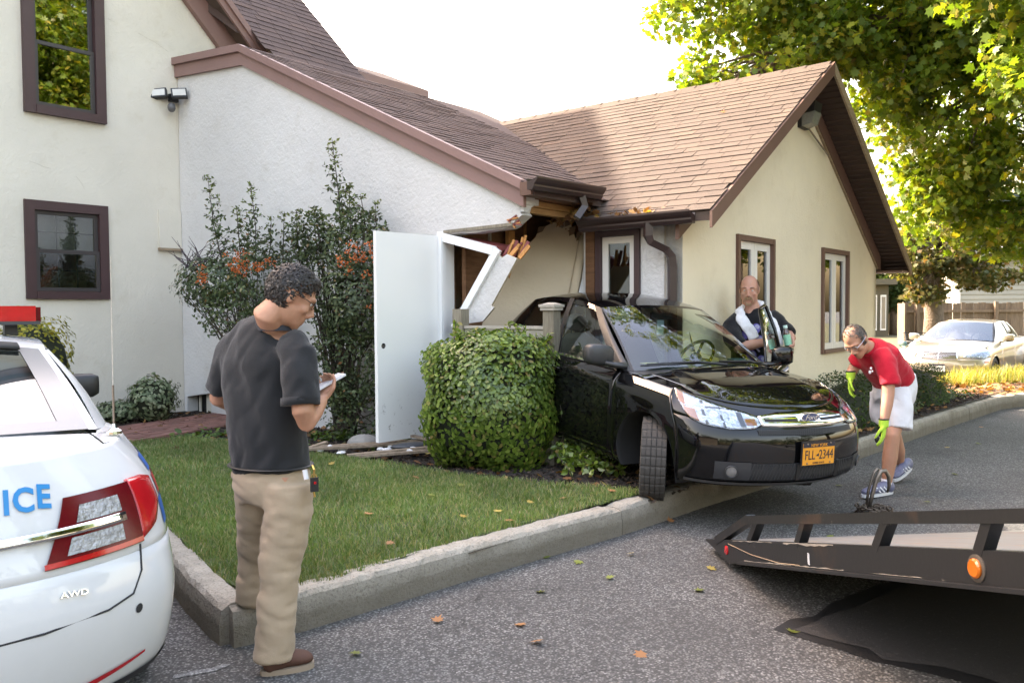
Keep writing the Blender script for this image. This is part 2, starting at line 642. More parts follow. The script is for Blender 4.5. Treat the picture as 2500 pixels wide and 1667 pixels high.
# dark repaired patch with its tar seam
PATCH = [(1.29, 4.19), (1.42, 4.33), (1.55, 4.36), (1.72, 4.56), (2.1, 4.86), (2.7, 5.15), (4.6, 5.3), (5.2, 2.0), (3.0, 2.2), (2.35, 3.12), (2.1, 3.38),
         (1.93, 3.56), (1.77, 3.70), (1.62, 3.80), (1.52, 3.93), (1.40, 4.06)]
pc = Vector((2.9, 3.9, 0))
tar = sheet('tar_seam', PATCH, 0.004, M['tar_edge'])
inner = []
for i, p in enumerate(PATCH):
 d = Vector((pc.x - p[0], pc.y - p[1], 0)).normalized()
 k = 0.10 + 0.05 * math.sin(i * 2.3)
 inner.append((p[0] + d.x * k, p[1] + d.y * k))
patch = sheet('asphalt_patch', inner, 0.008, M['tar'])

KB = [(-1.37, 3.97), (-1.04, 4.22), (-0.2, 5.06), (0.77, 5.98), (1.55, 6.83), (3.64, 8.93), (5.3, 10.75), (7.6, 13.2), (9.4, 14.3), (13.0, 15.2)]
KT = 0.20


def kpoint(poly, d):
 for a, b in zip(poly[:-1], poly[1:]):
  L = math.hypot(b[0] - a[0], b[1] - a[1])
  if d <= L or b is poly[-1]:
   t = d / L
   return Vector((a[0] + (b[0] - a[0]) * t, a[1] + (b[1] - a[1]) * t, 0)), Vector(((b[0] - a[0]) / L, (b[1] - a[1]) / L, 0))
  d -= L


def klen(poly):
 return sum(math.hypot(b[0] - a[0], b[1] - a[1]) for a, b in zip(poly[:-1], poly[1:]))


def kerb_block(poly, d0, d1, parent, inward, h=KT, w=0.16, j=0.012, seed=0):
 r = random.Random(seed)
 n = max(2, int((d1 - d0) / 0.05))
 P = []
 for i in range(n + 1):
  d = d0 + (d1 - d0) * i / n
  p, t = kpoint(poly, d)
  nn = Vector((-t.y, t.x, 0)) * inward
  e_ = min(i, n - i)
  ww = j * r.uniform(-1, 1) + (0.022 * r.random() if r.random() < 0.12 else 0) + (0.03 * r.random() if e_ < 2 else 0)
  hh = h + r.uniform(-1, 1) * 0.005 - (0.02 * r.random() if e_ < 2 else 0)
  prof = [(0.0, -0.05), (0.0, h * 0.5), (0.012, h * 0.85), (0.03 + ww * 0.5, hh - 0.008), (0.06, hh), (w - 0.02, hh + 0.002), (w, hh - 0.02), (w, -0.05)]
  P.append([p + nn * (a + ww * 0.25) + UP * b for a, b in prof])
 mb = MB()
 mb.grid(P)
 k = len(P[0])
 b = len(mb.v)
 mb.v += [tuple(x) for x in P[0]] + [tuple(x) for x in P[-1]]
 mb.f += [tuple(range(b, b + k)), tuple(range(b + 2 * k - 1, b + k - 1, -1))]
 mb.mi += [0, 0]
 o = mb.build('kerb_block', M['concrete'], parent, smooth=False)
 return o


kerb = thing('kerb', 'worn concrete kerb between lawn and parking lot', None, (0, 6, 0))
kerb['kind'] = 'structure'
del kerb['label']
cuts = [0.05, 2.95, 5.6, 8.3, 11.2, 14.2, klen(KB)]
for i, (a, b) in enumerate(zip(cuts[:-1], cuts[1:])):
 kerb_block(KB, a, b - 0.012, kerb, 1, seed=i)
KL = [(-1.40, 4.00), (-1.74, 4.48), (-2.3, 5.35), (-3.4, 6.9), (-5.0, 9.0)]
for i, (a, b) in enumerate([(0.03, 1.9), (1.912, 4.2), (4.212, 6.0)]):
 kerb_block(KL, a, b, kerb, -1, seed=20 + i)

# lawn and beds -----------------------------------------------------------
def gz(x, y):
 return 0.185 + 0.012 * max(0.0, min(6.0, (y - 4.0)))


LAWN = [(-1.30, 4.16), (-0.94, 4.42), (-0.32, 5.14), (0.65, 6.07), (1.02, 6.42), (0.35, 6.72), (-0.35, 7.02), (-1.1, 7.62), (-1.85, 8.10), (-2.75, 8.72), (-3.56, 9.17),
  (-4.3, 8.6), (-4.9, 8.85), (-3.3, 6.95), (-2.2, 5.42), (-1.64, 4.58)]
BED = [(-0.26, 5.0), (0.65, 5.93), (1.45, 6.78), (3.54, 8.9), (5.2, 10.75), (7.5, 13.25), (6.4, 14.2), (4.5, 14.0), (-4.4, 12.2), (-6.5, 11.6), (-6.0, 9.6), (-4.9, 8.6), (-2.6, 6.2)]
bed = sheet('mulch_bed', BED, lambda x, y: gz(x, y) - 0.035, M['mulch'])
def fine_sheet(name, poly, zf, mat, step=0.12, amp=0.01, kind='structure'):
 """fan-free terrain: clip a jittered grid to the polygon"""
 import bmesh
 xs = [p[0] for p in poly]
 ys = [p[1] for p in poly]
 tris = tessellate_polygon([[Vector((p[0], p[1], 0)) for p in poly]])
 bm = bmesh.new()
 vs = [bm.verts.new((p[0], p[1], 0)) for p in poly]
 for t in tris:
  try:
   bm.faces.new([vs[i] for i in t])
  except ValueError:
   pass
 for ax, lo, hi in ((0, min(xs), max(xs)), (1, min(ys), max(ys))):
  c = lo + step
  while c < hi:
   pl = (c, 0, 0) if ax == 0 else (0, c, 0)
   no = (1, 0, 0) if ax == 0 else (0, 1, 0)
   bmesh.ops.bisect_plane(bm, geom=bm.verts[:] + bm.edges[:] + bm.faces[:], plane_co=pl, plane_no=no)
   c += step
 for v in bm.verts:
  v.co.z = zf(v.co.x, v.co.y) + random.uniform(-amp, amp)
 for f in bm.faces:
  f.normal_update()
  if f.normal.z < 0:
   f.normal_flip()
 me = bpy.data.meshes.new(name)
 bm.to_mesh(me)
 bm.free()
 me.materials.append(mat)
 o = put(name, me)
 o['kind'] = kind
 return o


lawn = fine_sheet('lawn', LAWN, gz, M['lawn_soil'], 0.15, 0.012)


def in_poly(x, y, poly):
 x = np.asarray(x)
 y = np.asarray(y)
 r = np.zeros(x.shape, bool)
 n = len(poly)
 for i in range(n):
  x0, y0 = poly[i]
  x1, y1 = poly[(i + 1) % n]
  c = ((y0 > y) != (y1 > y)) & (x < (x1 - x0) * (y - y0) / (y1 - y0 + 1e-12) + x0)
  r ^= c
 return r


def scatter(poly, n, seed=0):
 g = np.random.default_rng(seed)
 xs = [p[0] for p in poly]
 ys = [p[1] for p in poly]
 out = np.zeros((0, 2))
 while len(out) < n:
  q = np.stack([g.uniform(min(xs), max(xs), n * 2), g.uniform(min(ys), max(ys), n * 2)], 1)
  out = np.vstack([out, q[in_poly(q[:, 0], q[:, 1], poly)]])
 return out[:n]


def blades(name, pts, z, h, w, mat, lean=0.5, seed=0, label=None, hv=0.5):
 g = np.random.default_rng(seed)
 n = len(pts)
 a = g.uniform(0, 2 * np.pi, n)
 hh = h * g.uniform(1 - hv, 1 + hv, n)
 ww = w * g.uniform(0.6, 1.3, n)
 d = g.uniform(0, 2 * np.pi, n)
 ln = g.uniform(0.1, 1, n) * lean * hh
 base = np.column_stack([pts, z])
 sx = np.stack([np.cos(a) * ww, np.sin(a) * ww, np.zeros(n)], 1)
 mid = base + np.stack([np.cos(d) * ln * 0.35, np.sin(d) * ln * 0.35, hh * 0.6], 1)
 tip = base + np.stack([np.cos(d) * ln, np.sin(d) * ln, hh * 0.95], 1)
 V = np.stack([base - sx, base + sx, mid + sx * 0.7, mid - sx * 0.7, tip], 1).reshape(-1, 3)
 i = np.arange(n)[:, None] * 5
 F = np.concatenate([i + np.array([[0, 1, 2]]), i + np.array([[0, 2, 3]]), i + np.array([[3, 2, 4]])], 0)
 o = put(name, npmesh(name, V, F, mat))
 o['kind'] = 'stuff'
 if label:
  o['label'] = label
 return o


M['grass'] = leafmat('lawn_grass_blade', [(0, (0.09, 0.15, 0.038)), (0.4, (0.145, 0.215, 0.060)), (0.7, (0.205, 0.265, 0.088)), (0.86, (0.31, 0.285, 0.14)), (1, (0.42, 0.35, 0.20))], 0.3, 0.55, (1.2, 1.3, 0.5))
pts = scatter(LAWN, 105000, 3)
dens = np.sin(pts[:, 0] * 3.1 + 1) * np.sin(pts[:, 1] * 2.7) * 0.25 + np.sin(pts[:, 0] * 9 + pts[:, 1] * 7) * 0.12
keep = np.random.default_rng(5).uniform(0, 1, len(pts)) < 0.82 + dens
pts = pts[keep]
zz = 0.178 + 0.012 * np.clip(pts[:, 1] - 4, 0, 6)
grass = blades('grass', pts, zz, 0.042, 0.0032, M['grass'], 0.9, 3, 'short mown green grass of the lawn')

# bark chips on the bed
def chips(name, pts, z, size, mat, seed=0, flat=0.35, label=None):
 g = np.random.default_rng(seed)
 n = len(pts)
 base = np.column_stack([pts, z])
 def rv():
  v = g.normal(size=(n, 3)) * np.array([1, 1, flat])
  return v / np.linalg.norm(v, axis=1, keepdims=True)
 a = rv() * (size * g.uniform(0.5, 1.4, n))[:, None]
 b = np.cross(a, rv())
 b = b / (np.linalg.norm(b, axis=1, keepdims=True) + 1e-9) * (size * 0.4 * g.uniform(0.5, 1.2, n))[:, None]
 c = np.cross(a, b)
 c = c / (np.linalg.norm(c, axis=1, keepdims=True) + 1e-9) * (size * 0.12)
 V = np.stack([base - a, base - b + c, base + a, base + b + c], 1).reshape(-1, 3)
 i = np.arange(n)[:, None] * 4
 F = np.concatenate([i + np.array([[0, 1, 2]]), i + np.array([[0, 2, 3]])], 0)
 o = put(name, npmesh(name, V, F, mat))
 o['kind'] = 'stuff'
 if label:
  o['label'] = label
 return o


VIS = [(-4.4, 8.9), (-1.2, 7.3), (1.0, 6.2), (1.6, 6.9), (3.6, 9.0), (7.4, 13.2), (6.3, 14.0), (2.5, 9.0), (0.5, 8.7), (-0.3, 8.3), (-3.9, 11.8), (-5.8, 11.2)]
pts = scatter(VIS, 16000, 9)
pts = pts[~in_poly(pts[:, 0], pts[:, 1], LAWN)]
chips('bark_mulch', pts, 0.155 + 0.012 * np.clip(pts[:, 1] - 4, 0, 6), 0.028, M['mulchchip'], 4, label='dark bark mulch over the planting beds')

# brick path -------------------------------------------------------------
path = thing('brick_path', '', None, (-4.2, 10.4, 0.2))
path['kind'] = 'structure'
p0 = Vector((-4.02, 8.98, 0))
pd = Vector((0.62, 1.16, 0)).normalized()
pn = Vector((-pd.y, pd.x, 0))
PZ = 0.245
q = [p0 - pd * 2.6, p0 + pd * 3.1, p0 + pd * 3.1 + pn * 1.16, p0 - pd * 2.6 + pn * 1.16]
mb = MB()
mb.hexa([(a.x, a.y, PZ - 0.12) for a in q] + [(a.x, a.y, PZ - 0.03) for a in q])
mb.build('sand_bed', M['sand'], path)
mb = MB()
mb.box((0, 0, 0), (0.196, 0.093, 0.06))
bme = mb.build('brick', M['brick'], path, M=Matrix.Translation((0, 0, -5)))
brick_me = bme.data
bpy.data.objects.remove(bme)
ang = math.atan2(pd.y, pd.x)
for r in range(11):
 for c in range(27):
  s_ = -2.6 + 0.20 * c + (0.1 if r % 2 else 0) + 0.12
  w_ = 0.06 + r * 0.1035
  p = p0 + pd * s_ + pn * w_
  if p.x < -5.4 or s_ > 3.0:
   continue
  Mx = Matrix.Translation((p.x, p.y, PZ - 0.03 + random.uniform(-0.004, 0.004))) @ Matrix.Rotation(ang + random.uniform(-0.015, 0.015), 4, 'Z') @ Matrix.Rotation(random.uniform(-0.02, 0.02), 4, 'X')
  put('brick', brick_me, path, Mx)

# right-hand verge: soil, leaf litter, unmown grass and the far lot
VERGE = [(7.5, 13.25), (9.3, 14.4), (13.0, 15.35), (22, 17.5), (22, 23), (12, 19.5), (8.6, 16.9), (6.9, 15.8), (6.4, 14.2)]
fine_sheet('verge', VERGE, lambda x, y: 0.17 + 0.02 * math.sin(x * 2), M['soil_r'], 0.6, 0.02)

sheet('painted_line', [(-1.50, 3.70), (-1.42, 3.755), (-1.36, 3.77), (-1.32, 3.82), (-1.285, 3.81), (-1.33, 3.745), (-1.42, 3.70), (-1.49, 3.665)], 0.004, asphalt('worn_white_line', (0.12, 0.12, 0.12), (0.62, 0.62, 0.61), 0.3, False))

# ================================================================== MAIN HOUSE
GZ = 0.2
house = thing('house', 'large cream and white stucco house with steep brown roof and smashed doorway corner', 'house', tuple(Bp(-1, 5.97, 0)))


def window(parent, a0, a1, z0, z1, fn, casing, cw=0.1, sash='double', sash_m=None, pane_m=None, depth=0.09, cproud=0.035, grid=None, name='window'):
 """fn(a,z,c): a along the wall, c outwards.  casing ring + sashes + panes"""
 mb = MB()
 def bx(m, x0, x1, y0, y1, c0, c1):
  m.hexa([fn(x0, y0, c0), fn(x1, y0, c0), fn(x1, y0, c1), fn(x0, y0, c1), fn(x0, y1, c0), fn(x1, y1, c0), fn(x1, y1, c1), fn(x0, y1, c1)])
 bx(mb, a0, a0 + cw, z0, z1, -0.05, cproud)
 bx(mb, a1 - cw, a1, z0, z1, -0.05, cproud)
 bx(mb, a0 + cw, a1 - cw, z1 - cw, z1, -0.05, cproud - 0.003)
 bx(mb, a0 + cw, a1 - cw, z0, z0 + cw * 0.8, -0.05, cproud + 0.012)
 w = mb.build(name, casing, parent)
 i0, i1, j0, j1 = a0 + cw + 0.003, a1 - cw - 0.003, z0 + cw * 0.8 + 0.003, z1 - cw - 0.003
 fr = 0.045
 def sashbox(x0, x1, y0, y1, c, nm='sash', g=None, fr=fr):
  m = MB()
  bx(m, x0, x0 + fr, y0, y1, c - 0.035, c)
  bx(m, x1 - fr, x1, y0, y1, c - 0.035, c)
  bx(m, x0 + fr, x1 - fr, y1 - fr, y1, c - 0.035, c - 0.002)
  bx(m, x0 + fr, x1 - fr, y0, y0 + fr, c - 0.035, c - 0.002)
  m.build(nm, sash_m, w)
  p = MB()
  bx(p, x0 + fr, x1 - fr, y0 + fr, y1 - fr, c - 0.022, c - 0.018)
  p.build('pane', pane_m, w)
  if g:
   for k in range(1, g[0]):
    x = x0 + fr + (x1 - x0 - 2 * fr) * k / g[0]
    m2 = MB()
    bx(m2, x - 0.006, x + 0.006, y0 + fr, y1 - fr, c - 0.030, c - 0.024)
    m2.build('muntin_bar', sash_m, w)
   for k in range(1, g[1]):
    y = y0 + fr + (y1 - y0 - 2 * fr) * k / g[1]
    m2 = MB()
    bx(m2, x0 + fr, x1 - fr, y - 0.006, y + 0.006, c - 0.0305, c - 0.0245)
    m2.build('muntin_bar', sash_m, w)
 if sash == 'double':
  jm = (j0 + j1) / 2
  sashbox(i0, i1, jm - 0.02, j1, -0.015, g=grid)
  sashbox(i0, i1, j0, jm + 0.02, 0.022, g=grid)
 elif sash == 'casement':
  im = (i0 + i1) / 2
  sashbox(i0, im - 0.004, j0, j1, -0.01, fr=0.085)
  sashbox(im + 0.004, i1, j0, j1, -0.01, fr=0.085)
 else:
  sashbox(i0, i1, j0, j1, -0.01, fr=0.07)
 return w


def rbox(fn, a0, a1, z0, z1, c0, c1, mb=None, mi=0):
 mb = mb or MB()
 return mb.hexa([fn(a0, z0, c0), fn(a1, z0, c0), fn(a1, z0, c1), fn(a0, z0, c1), fn(a0, z1, c0), fn(a1, z1, c0), fn(a1, z1, c1), fn(a0, z1, c1)], mi)


# --- window wall (plane v = 5.97, faces the viewer): wall lies at v>=5.97
VW = 5.97
fX = lambda a, z, c: Bp(a, VW - c, z)
GC, GT = -5.0, 5.0 + 5.94           # gable centre u, apex height (45 degree rakes)
wall_poly = [(-12.5, -0.3), (0.6, -0.3), (0.6, 5.45), (GC, 5.45 + (0.6 - GC)), (-12.5, 5.45 + (0.6 - GC) - (GC + 12.5))]
W1 = (-2.03, -1.02, 1.77, 2.96)
W2 = (-2.00, -1.02, 4.00, 5.75)
def rin(w, k=0.03):
 return rect(w[0] + k, w[1] - k, w[2] + k, w[3] - k)
W3 = (-6.6, -5.5, 1.77, 2.96)
slab(wall_poly, lambda a, b, c: fX(a, b, c), 0.25, [rin(W1)[::-1], rin(W2)[::-1]]).build('gable_wall', M['cream'], house)
M['sash_dk'] = pm('dark_sash_paint', (0.040, 0.034, 0.036), 0.4)
window(house, *W1, fX, M['trim_dk'], 0.115, 'double', M['sash_dk'], M['pane'], grid=(3, 2))
window(house, *W2, fX, M['trim_dk'], 0.125, 'double', M['sash_dk'], M['pane_dk'], cproud=0.06)
# rooms behind the windows
def room(parent, fn, a0, a1, z0, z1, d, mat, name='room', lamp=False):
 mb = MB()
 P = [fn(a0, z0, -0.26), fn(a1, z0, -0.26), fn(a1, z0, -d), fn(a0, z0, -d), fn(a0, z1, -0.26), fn(a1, z1, -0.26), fn(a1, z1, -d), fn(a0, z1, -d)]
 mb.add(P, [(0, 1, 2, 3), (7, 6, 5, 4), (1, 5, 6, 2), (2, 6, 7, 3), (3, 7, 4, 0)])
 return mb.build(name, mat, parent)
M['room_lit'] = pm('painted_lit_room_wall', (0.75, 0.50, 0.26), 0.9, var=0.3, vs=2)  # bright warm wall colour stands in for light inside the room
room(house, fX, -2.6, -0.4, 1.5, 3.3, 1.6, M['room_lit'], 'room_wall')
room(house, fX, -2.6, -0.4, 3.7, 6.2, 2.2, M['room_dk'], 'room_wall')
# half-drawn blind in the lower window, furniture seen as dark shapes
rbox(fX, -1.93, -1.12, 2.33, 2.9, -0.20, -0.19).build('window_blind', pm('grey_blind', (0.62, 0.57, 0.52), 0.8), house)
rbox(fX, -1.9, -1.62, 1.6, 2.06, -0.9, -0.6).build('armchair', M['dark_in'], house)

# box and ledge by the corner
rbox(fX, -0.33, -0.005, 2.47, 2.98, 0.0, 0.035).build('wall_patch', M['cream'], house)
rbox(fX, -0.34, -0.004, 2.435, 2.468, 0.0, 0.06).build('ledge', M['tanwood'], house)
for pts in ([(-1.95, 3.42), (-1.86, 3.40), (-1.78, 3.37), (-1.70, 3.36)], [(-0.55, 5.28), (-0.42, 5.24), (-0.3, 5.21), (-0.12, 5.13)], [(-0.95, 5.36), (-0.86, 5.34)], [(-0.02, 4.42), (-0.025, 4.2), (-0.02, 4.0)], [(-1.4, 3.3), (-1.33, 3.22), (-1.30, 3.15)]):
 mb = MB()
 mb.tube([fX(a, z, 0.001) for a, z in pts], 0.0014, 4)
 mb.build('crack', M['palewood'], house)

# --- white lean-to wall (plane u = 0, faces the left); v from -0.0 to 5.97
fY = lambda a, z, c: Bp(-c, a, z)          # c outwards = -u
LZ = lambda v: 2.80 + (4.93 - 2.80) * min(max(v, -0.3), 4.43) / 4.43      # top line of the lean-to roof
# outline with the smashed corner; the doorway is in v 0.12..1.05
outl = [(5.96, -0.3), (5.96, 4.93), (4.40, 4.78), (-0.01, 2.68), (-0.015, 2.60), (0.03, 2.585), (0.05, 2.53), (0.02, 2.50), (0.10, 2.45), (0.16, 2.405), (0.22, 2.385), (0.42, 2.38), (0.62, 2.365),
  (0.84, 2.372), (1.04, 2.36), (1.06, 1.5), (1.06, -0.3)]
WELL = [(5.89, 0.12), (5.89, 0.43), (5.31, 0.51), (5.31, 0.12)]
slab(outl[::-1], lambda a, b, c: fY(a, b, c), 0.16, [WELL]).build('lean_to_wall', M['white_st'], house)
# basement window niche
mb = MB()
mb.add([fY(5.89, 0.1, -0.161), fY(5.89, 0.55, -0.161), fY(5.31, 0.55, -0.161), fY(5.31, 0.1, -0.161)], [(0, 1, 2, 3)])
mb.build('basement_window', M['dark_in'], house)
rbox(fY, 5.30, 5.58, 0.1, 0.5, -0.15, -0.10).build('window_shutter', M['cream'], house)
rbox(fY, 5.74, 5.78, 0.12, 0.44, -0.13, -0.11).build('window_post', M['cream'], house)

# --- lean-to roof, fascia
def rakeboard(parent, name, path, fn, d0, d1, c0, c1, mat):
 """board following a 2d path; d0,d1 offsets below the line"""
 mb = MB()
 P = []
 for a, z in path:
  P.append([fn(a, z - d0, c0), fn(a, z - d0, c1), fn(a, z - d1, c1), fn(a, z - d1, c0), fn(a, z - d0, c0)])
 mb.grid(P)
 for e in (0, -1):
  mb.add(P[e][:4], [(0, 1, 2, 3)])
 return mb.build(name, mat, parent)
lp = [(6.10, 5.05), (4.43, 4.93), (-0.03, 2.80)]
rakeboard(house, 'rake_board', lp, fY, 0.075, 0.235, 0.0, 0.045, M['trim'])
rakeboard(house, 'rake_moulding', lp, fY, -0.02, 0.073, 0.0, 0.085, M['trim'])
# roof deck: lean-to from v=-0.2 (eave) to 4.43
mb = MB()
def deck(uv, th=0.06):
 """uv list of (u,v,z) -> prism downward"""
 k = len(uv)
 V = [Bp(*p) for p in uv] + [Bp(p[0], p[1], p[2] - th) for p in uv]
 mb.add(V, [tuple(range(k)), tuple(range(2 * k - 1, k - 1, -1))] + [(i, (i + 1) % k, k + (i + 1) % k, k + i) for i in range(k)])
ze = 2.80 - 0.17 * 0.48
deck([(-0.07, -0.17, ze), (1.1, -0.17, ze), (4.6, 1.2, 2.80 + 1.2 * 0.4808), (4.6, 4.43, 4.93), (-0.07, 4.43, 4.93)])
deck([(-0.07, 4.43, 4.93), (4.6, 4.43, 4.93), (4.6, 6.10, 5.05), (-0.07, 6.10, 5.05)])
mb.build('lean_to_roof', M['shingle'], house)

# steep main roof: lower edge at v=5.05, about 46 degrees, right-hand rake at u=2.7
ST = 1.022
UE = 2.7
sz = lambda v: 5.07 + (v - 5.05) * ST
RV = 13.4
RZ = sz(RV)
mb = MB()
deck([(0.92, 5.6, sz(5.6)), (1.47, 5.05, 5.07), (UE, 5.05, 5.07), (UE, RV, RZ), (-12, RV, RZ), (-12, 9.5, sz(9.5)), (-3.2, 9.5, sz(9.5)), (0.70, 5.62, sz(5.62))], 0.12)
deck([(UE, RV, RZ), (UE, RV + 7, RZ - 7), (-12, RV + 7, RZ - 7), (-12, RV, RZ)], 0.12)
mb.build('main_roof', M['shingle'], house)
mb = MB()
slab([(5.3, 0), (19, 0), (19, 7.0), (RV, RZ - 0.4), (5.3, 4.9)], lambda a, b, c: Bp(UE - 0.2 + c, a, b), 0.2, mb=mb)
mb.build('end_wall', M['cream'], house)

# cross gable over the window wall: fascia at v = 5.97-0.55, soffit between
gu = lambda u: 5.44 + (0.525 - u)          # frieze underside on the wall plane at v=5.97 (45 deg falling to the right)
VO = 5.6
fb = lambda a, z, c: Bp(a, VO - c, z)
def along(u0, u1, dz0, dz1, v0, v1, name, mat):
 mb = MB()
 P = []
 for u in (u0, u1):
  P.append([Bp(u, v0, gu(u) + dz0), Bp(u, v1, gu(u) + dz0), Bp(u, v1, gu(u) + dz1), Bp(u, v0, gu(u) + dz1), Bp(u, v0, gu(u) + dz0)])
 mb.grid(P)
 for e in (0, 1):
  mb.add(P[e][:4], [(0, 1, 2, 3)])
 return mb.build(name, mat, house)
along(-5.0, 1.3, 0.0, 0.39, 5.88, 5.965, 'frieze_board', M['trim'])
along(-5.0, 1.25, 0.325, 0.47, VO - 0.02, VO + 0.02, 'fascia_board', M['trim'])
along(-5.0, 1.25, 0.44, 0.555, VO - 0.055, VO - 0.021, 'fascia_moulding', M['trim'])
along(-5.0, 1.45, 0.46, 0.57, VO - 0.01, 9.6, 'gable_roof_edge', M['shingle'])
# left slope of that gable (out of frame, casts the shade)
mb = MB()
zt = gu(GC) + 0.57
mb.hexa([Bp(GC, VO - 0.07, zt - 0.07), Bp(-12.6, VO - 0.07, zt - 7.67), Bp(-12.6, 9.5, zt - 7.67), Bp(GC, 9.5, zt - 0.07),
         Bp(GC, VO - 0.07, zt), Bp(-12.6, VO - 0.07, zt - 7.6), Bp(-12.6, 9.5, zt - 7.6), Bp(GC, 9.5, zt)])
mb.build('gable_roof_side', M['shingle'], house)
for k in range(46):
 uu = 1.25 - k * 0.135
 mb = MB()
 d = 0.062
 P = []
 for e, dz in ((uu + d, -0.014), (uu - d, 0.0)):
  P += [Bp(e, VO + 0.022, gu(e) + 0.39 + dz), Bp(e, 5.875, gu(e) + 0.39 + dz)]
 V = [P[0], P[1], P[3], P[2]] + [p + UP * 0.02 for p in (P[0], P[1], P[3], P[2])]
 mb.hexa(V)
 mb.build('soffit_board', M['soffit2'], house)

# distant dormer seen over the lean-to roof
mb = MB()
DV = 6.0
def hx(u0, u1, v0, v1, z0, z1, name, mat):
 m = MB()
 m.hexa([Bp(u0, v0, z0), Bp(u1, v0, z0), Bp(u1, v1, z0), Bp(u0, v1, z0), Bp(u0, v0, z1), Bp(u1, v0, z1), Bp(u1, v1, z1), Bp(u0, v1, z1)])
 return m.build(name, mat, house)
hx(2.5, 4.82, DV + .15, DV + 3, 4.4, 5.38, 'dormer_wall', pm('yellow_cream_siding', (0.62, 0.54, 0.34), 0.8))
hx(2.5, 5.0, DV, DV + 3.2, 5.375, 5.61, 'dormer_fascia', M['trim'])
mb.hexa([Bp(2.5, DV, 5.612), Bp(4.98, DV, 5.612), Bp(4.98, DV + 3.2, 5.612), Bp(2.5, DV + 3.2, 5.612),
         Bp(2.5, DV + 0.9, 6.02), Bp(4.75, DV + 0.9, 6.02), Bp(4.75, DV + 3.0, 6.02), Bp(2.5, DV + 3.0, 6.02)])
mb.build('dormer_roof', M['shingle'], house)

# shingle courses ---------------------------------------------------------
def shingles(parent, org, ea, eb, la, lb, mat, keepfn=None, expo=0.14, wid=(0.26, 0.42), limit=300, seed=0, th=0.014):
 """org corner at the eave; ea along, eb up-slope (unit); pieces as parts (nearest `limit`) and the rest joined as stuff"""
 r = random.Random(seed)
 nrm = ea.cross(eb).normalized()
 meshes = {}
 items = []
 rows = int(lb / expo)
 for i in range(rows):
  a = -r.uniform(0, 0.3)
  while a < la:
   w = r.choice([0.28, 0.30, 0.32, 0.34])
   a0, a1 = max(a, 0.0), min(a + w, la)
   if a1 - a0 > 0.05:
    c = org + ea * ((a0 + a1) / 2) + eb * (i * expo + expo / 2)
    if keepfn is None or keepfn(c):
     items.append((a0, a1, i * expo + r.uniform(-.003, .003), c))
   a += w
 items.sort(key=lambda t: (t[3] - Vector((0, 0, 1.6))).length)
 rest = MB()
 R = Matrix((ea, eb, nrm)).transposed().to_4x4()
 def geom(w, t):
  h = expo + 0.03
  zt_ = 0.004
  return [(-w / 2 + .003, 0, 0.002), (w / 2 - .003, 0, 0.002), (w / 2 - .003, h, 0.001), (-w / 2 + .003, h, 0.001),
    (-w / 2 + .003, 0, 0.002 + t), (w / 2 - .003, 0, 0.002 + t), (w / 2 - .003, h, zt_), (-w / 2 + .003, h, zt_)]
 FC = [(0, 3, 2, 1), (4, 5, 6, 7), (0, 1, 5, 4), (1, 2, 6, 5), (2, 3, 7, 6), (3, 0, 4, 7)]
 for k, (a0, a1, b, c) in enumerate(items):
  w = round(a1 - a0, 2)
  base = org + ea * ((a0 + a1) / 2) + eb * b
  t = th * r.choice([0.6, 0.7, 0.8, 1.0])
  if k < limit:
   key = (w, round(t, 4))
   if key not in meshes:
    me = bpy.data.meshes.new('shingle')
    me.from_pydata(geom(w, t), [], FC)
    me.materials.append(mat)
    meshes[key] = me
   put('shingle', meshes[key], parent, Matrix.Translation(base) @ R)
  else:
   V = [base + ea * p[0] + eb * p[1] + nrm * p[2] for p in geom(w, t)]
   rest.add(V, FC)
 if rest.v:
  o = rest.build('shingle_field', mat, parent, fix=False)
  o['kind'] = 'stuff'

eb_l = (Bp(0, 4.43, 4.93) - Bp(0, -0.17, ze)).normalized()
shingles(house, Bp(-0.075, -0.19, ze + 0.002), bX, eb_l, 3.2, 5.1, M['shingle'], limit=180, seed=1)
eb_s = (bY + UP * ST).normalized()
shingles(house, Bp(0.9, 5.04, 5.07), bX, eb_s, UE - 0.9 + 0.01, 3.2, M['shingle'], keepfn=lambda c: (c - BO).dot(bX) > 1.22 - 0.97 * ((c - BO).dot(bY) - 5.05), limit=120, seed=2)

# lean-to eave: gutter with end cap, frieze, exposed timbers
def gutter(parent, a, b, out, s=1.0, name='gutter'):
 """K-style gutter from a to b; out = outward horizontal"""
 prof = [(0.0, 0.0), (0.0, -0.10), (0.055, -0.10), (0.075, -0.07), (0.075, -0.055), (0.10, -0.03), (0.115, -0.005), (0.115, 0.012), (0.105, 0.012), (0.105, 0.002), (0.01, -0.03)]
 mb = MB()
 P = []
 for p in (a, b):
  P.append([Vector(p) + out * x * s + UP * z * s for x, z in prof] + [Vector(p)])
 mb.grid(P)
 k = len(prof)
 for e in (0, 1):
  mb.add(P[e][:k], [tuple(range(k))])
 return mb.build(name, M['gutter'], parent)
oY = -bY
gutter(house, Bp(-0.20, -0.19, 2.80), Bp(0.98, -0.19, 2.82), oY, 1.05)
fF = lambda a, z, c: Bp(a, -c, z)       # front nook plane v=0, outwards -v
rbox(fF, -0.10, 0.95, 2.665, 2.79, 0.03, 0.16).build('eave_board', M['trim_br'], house)
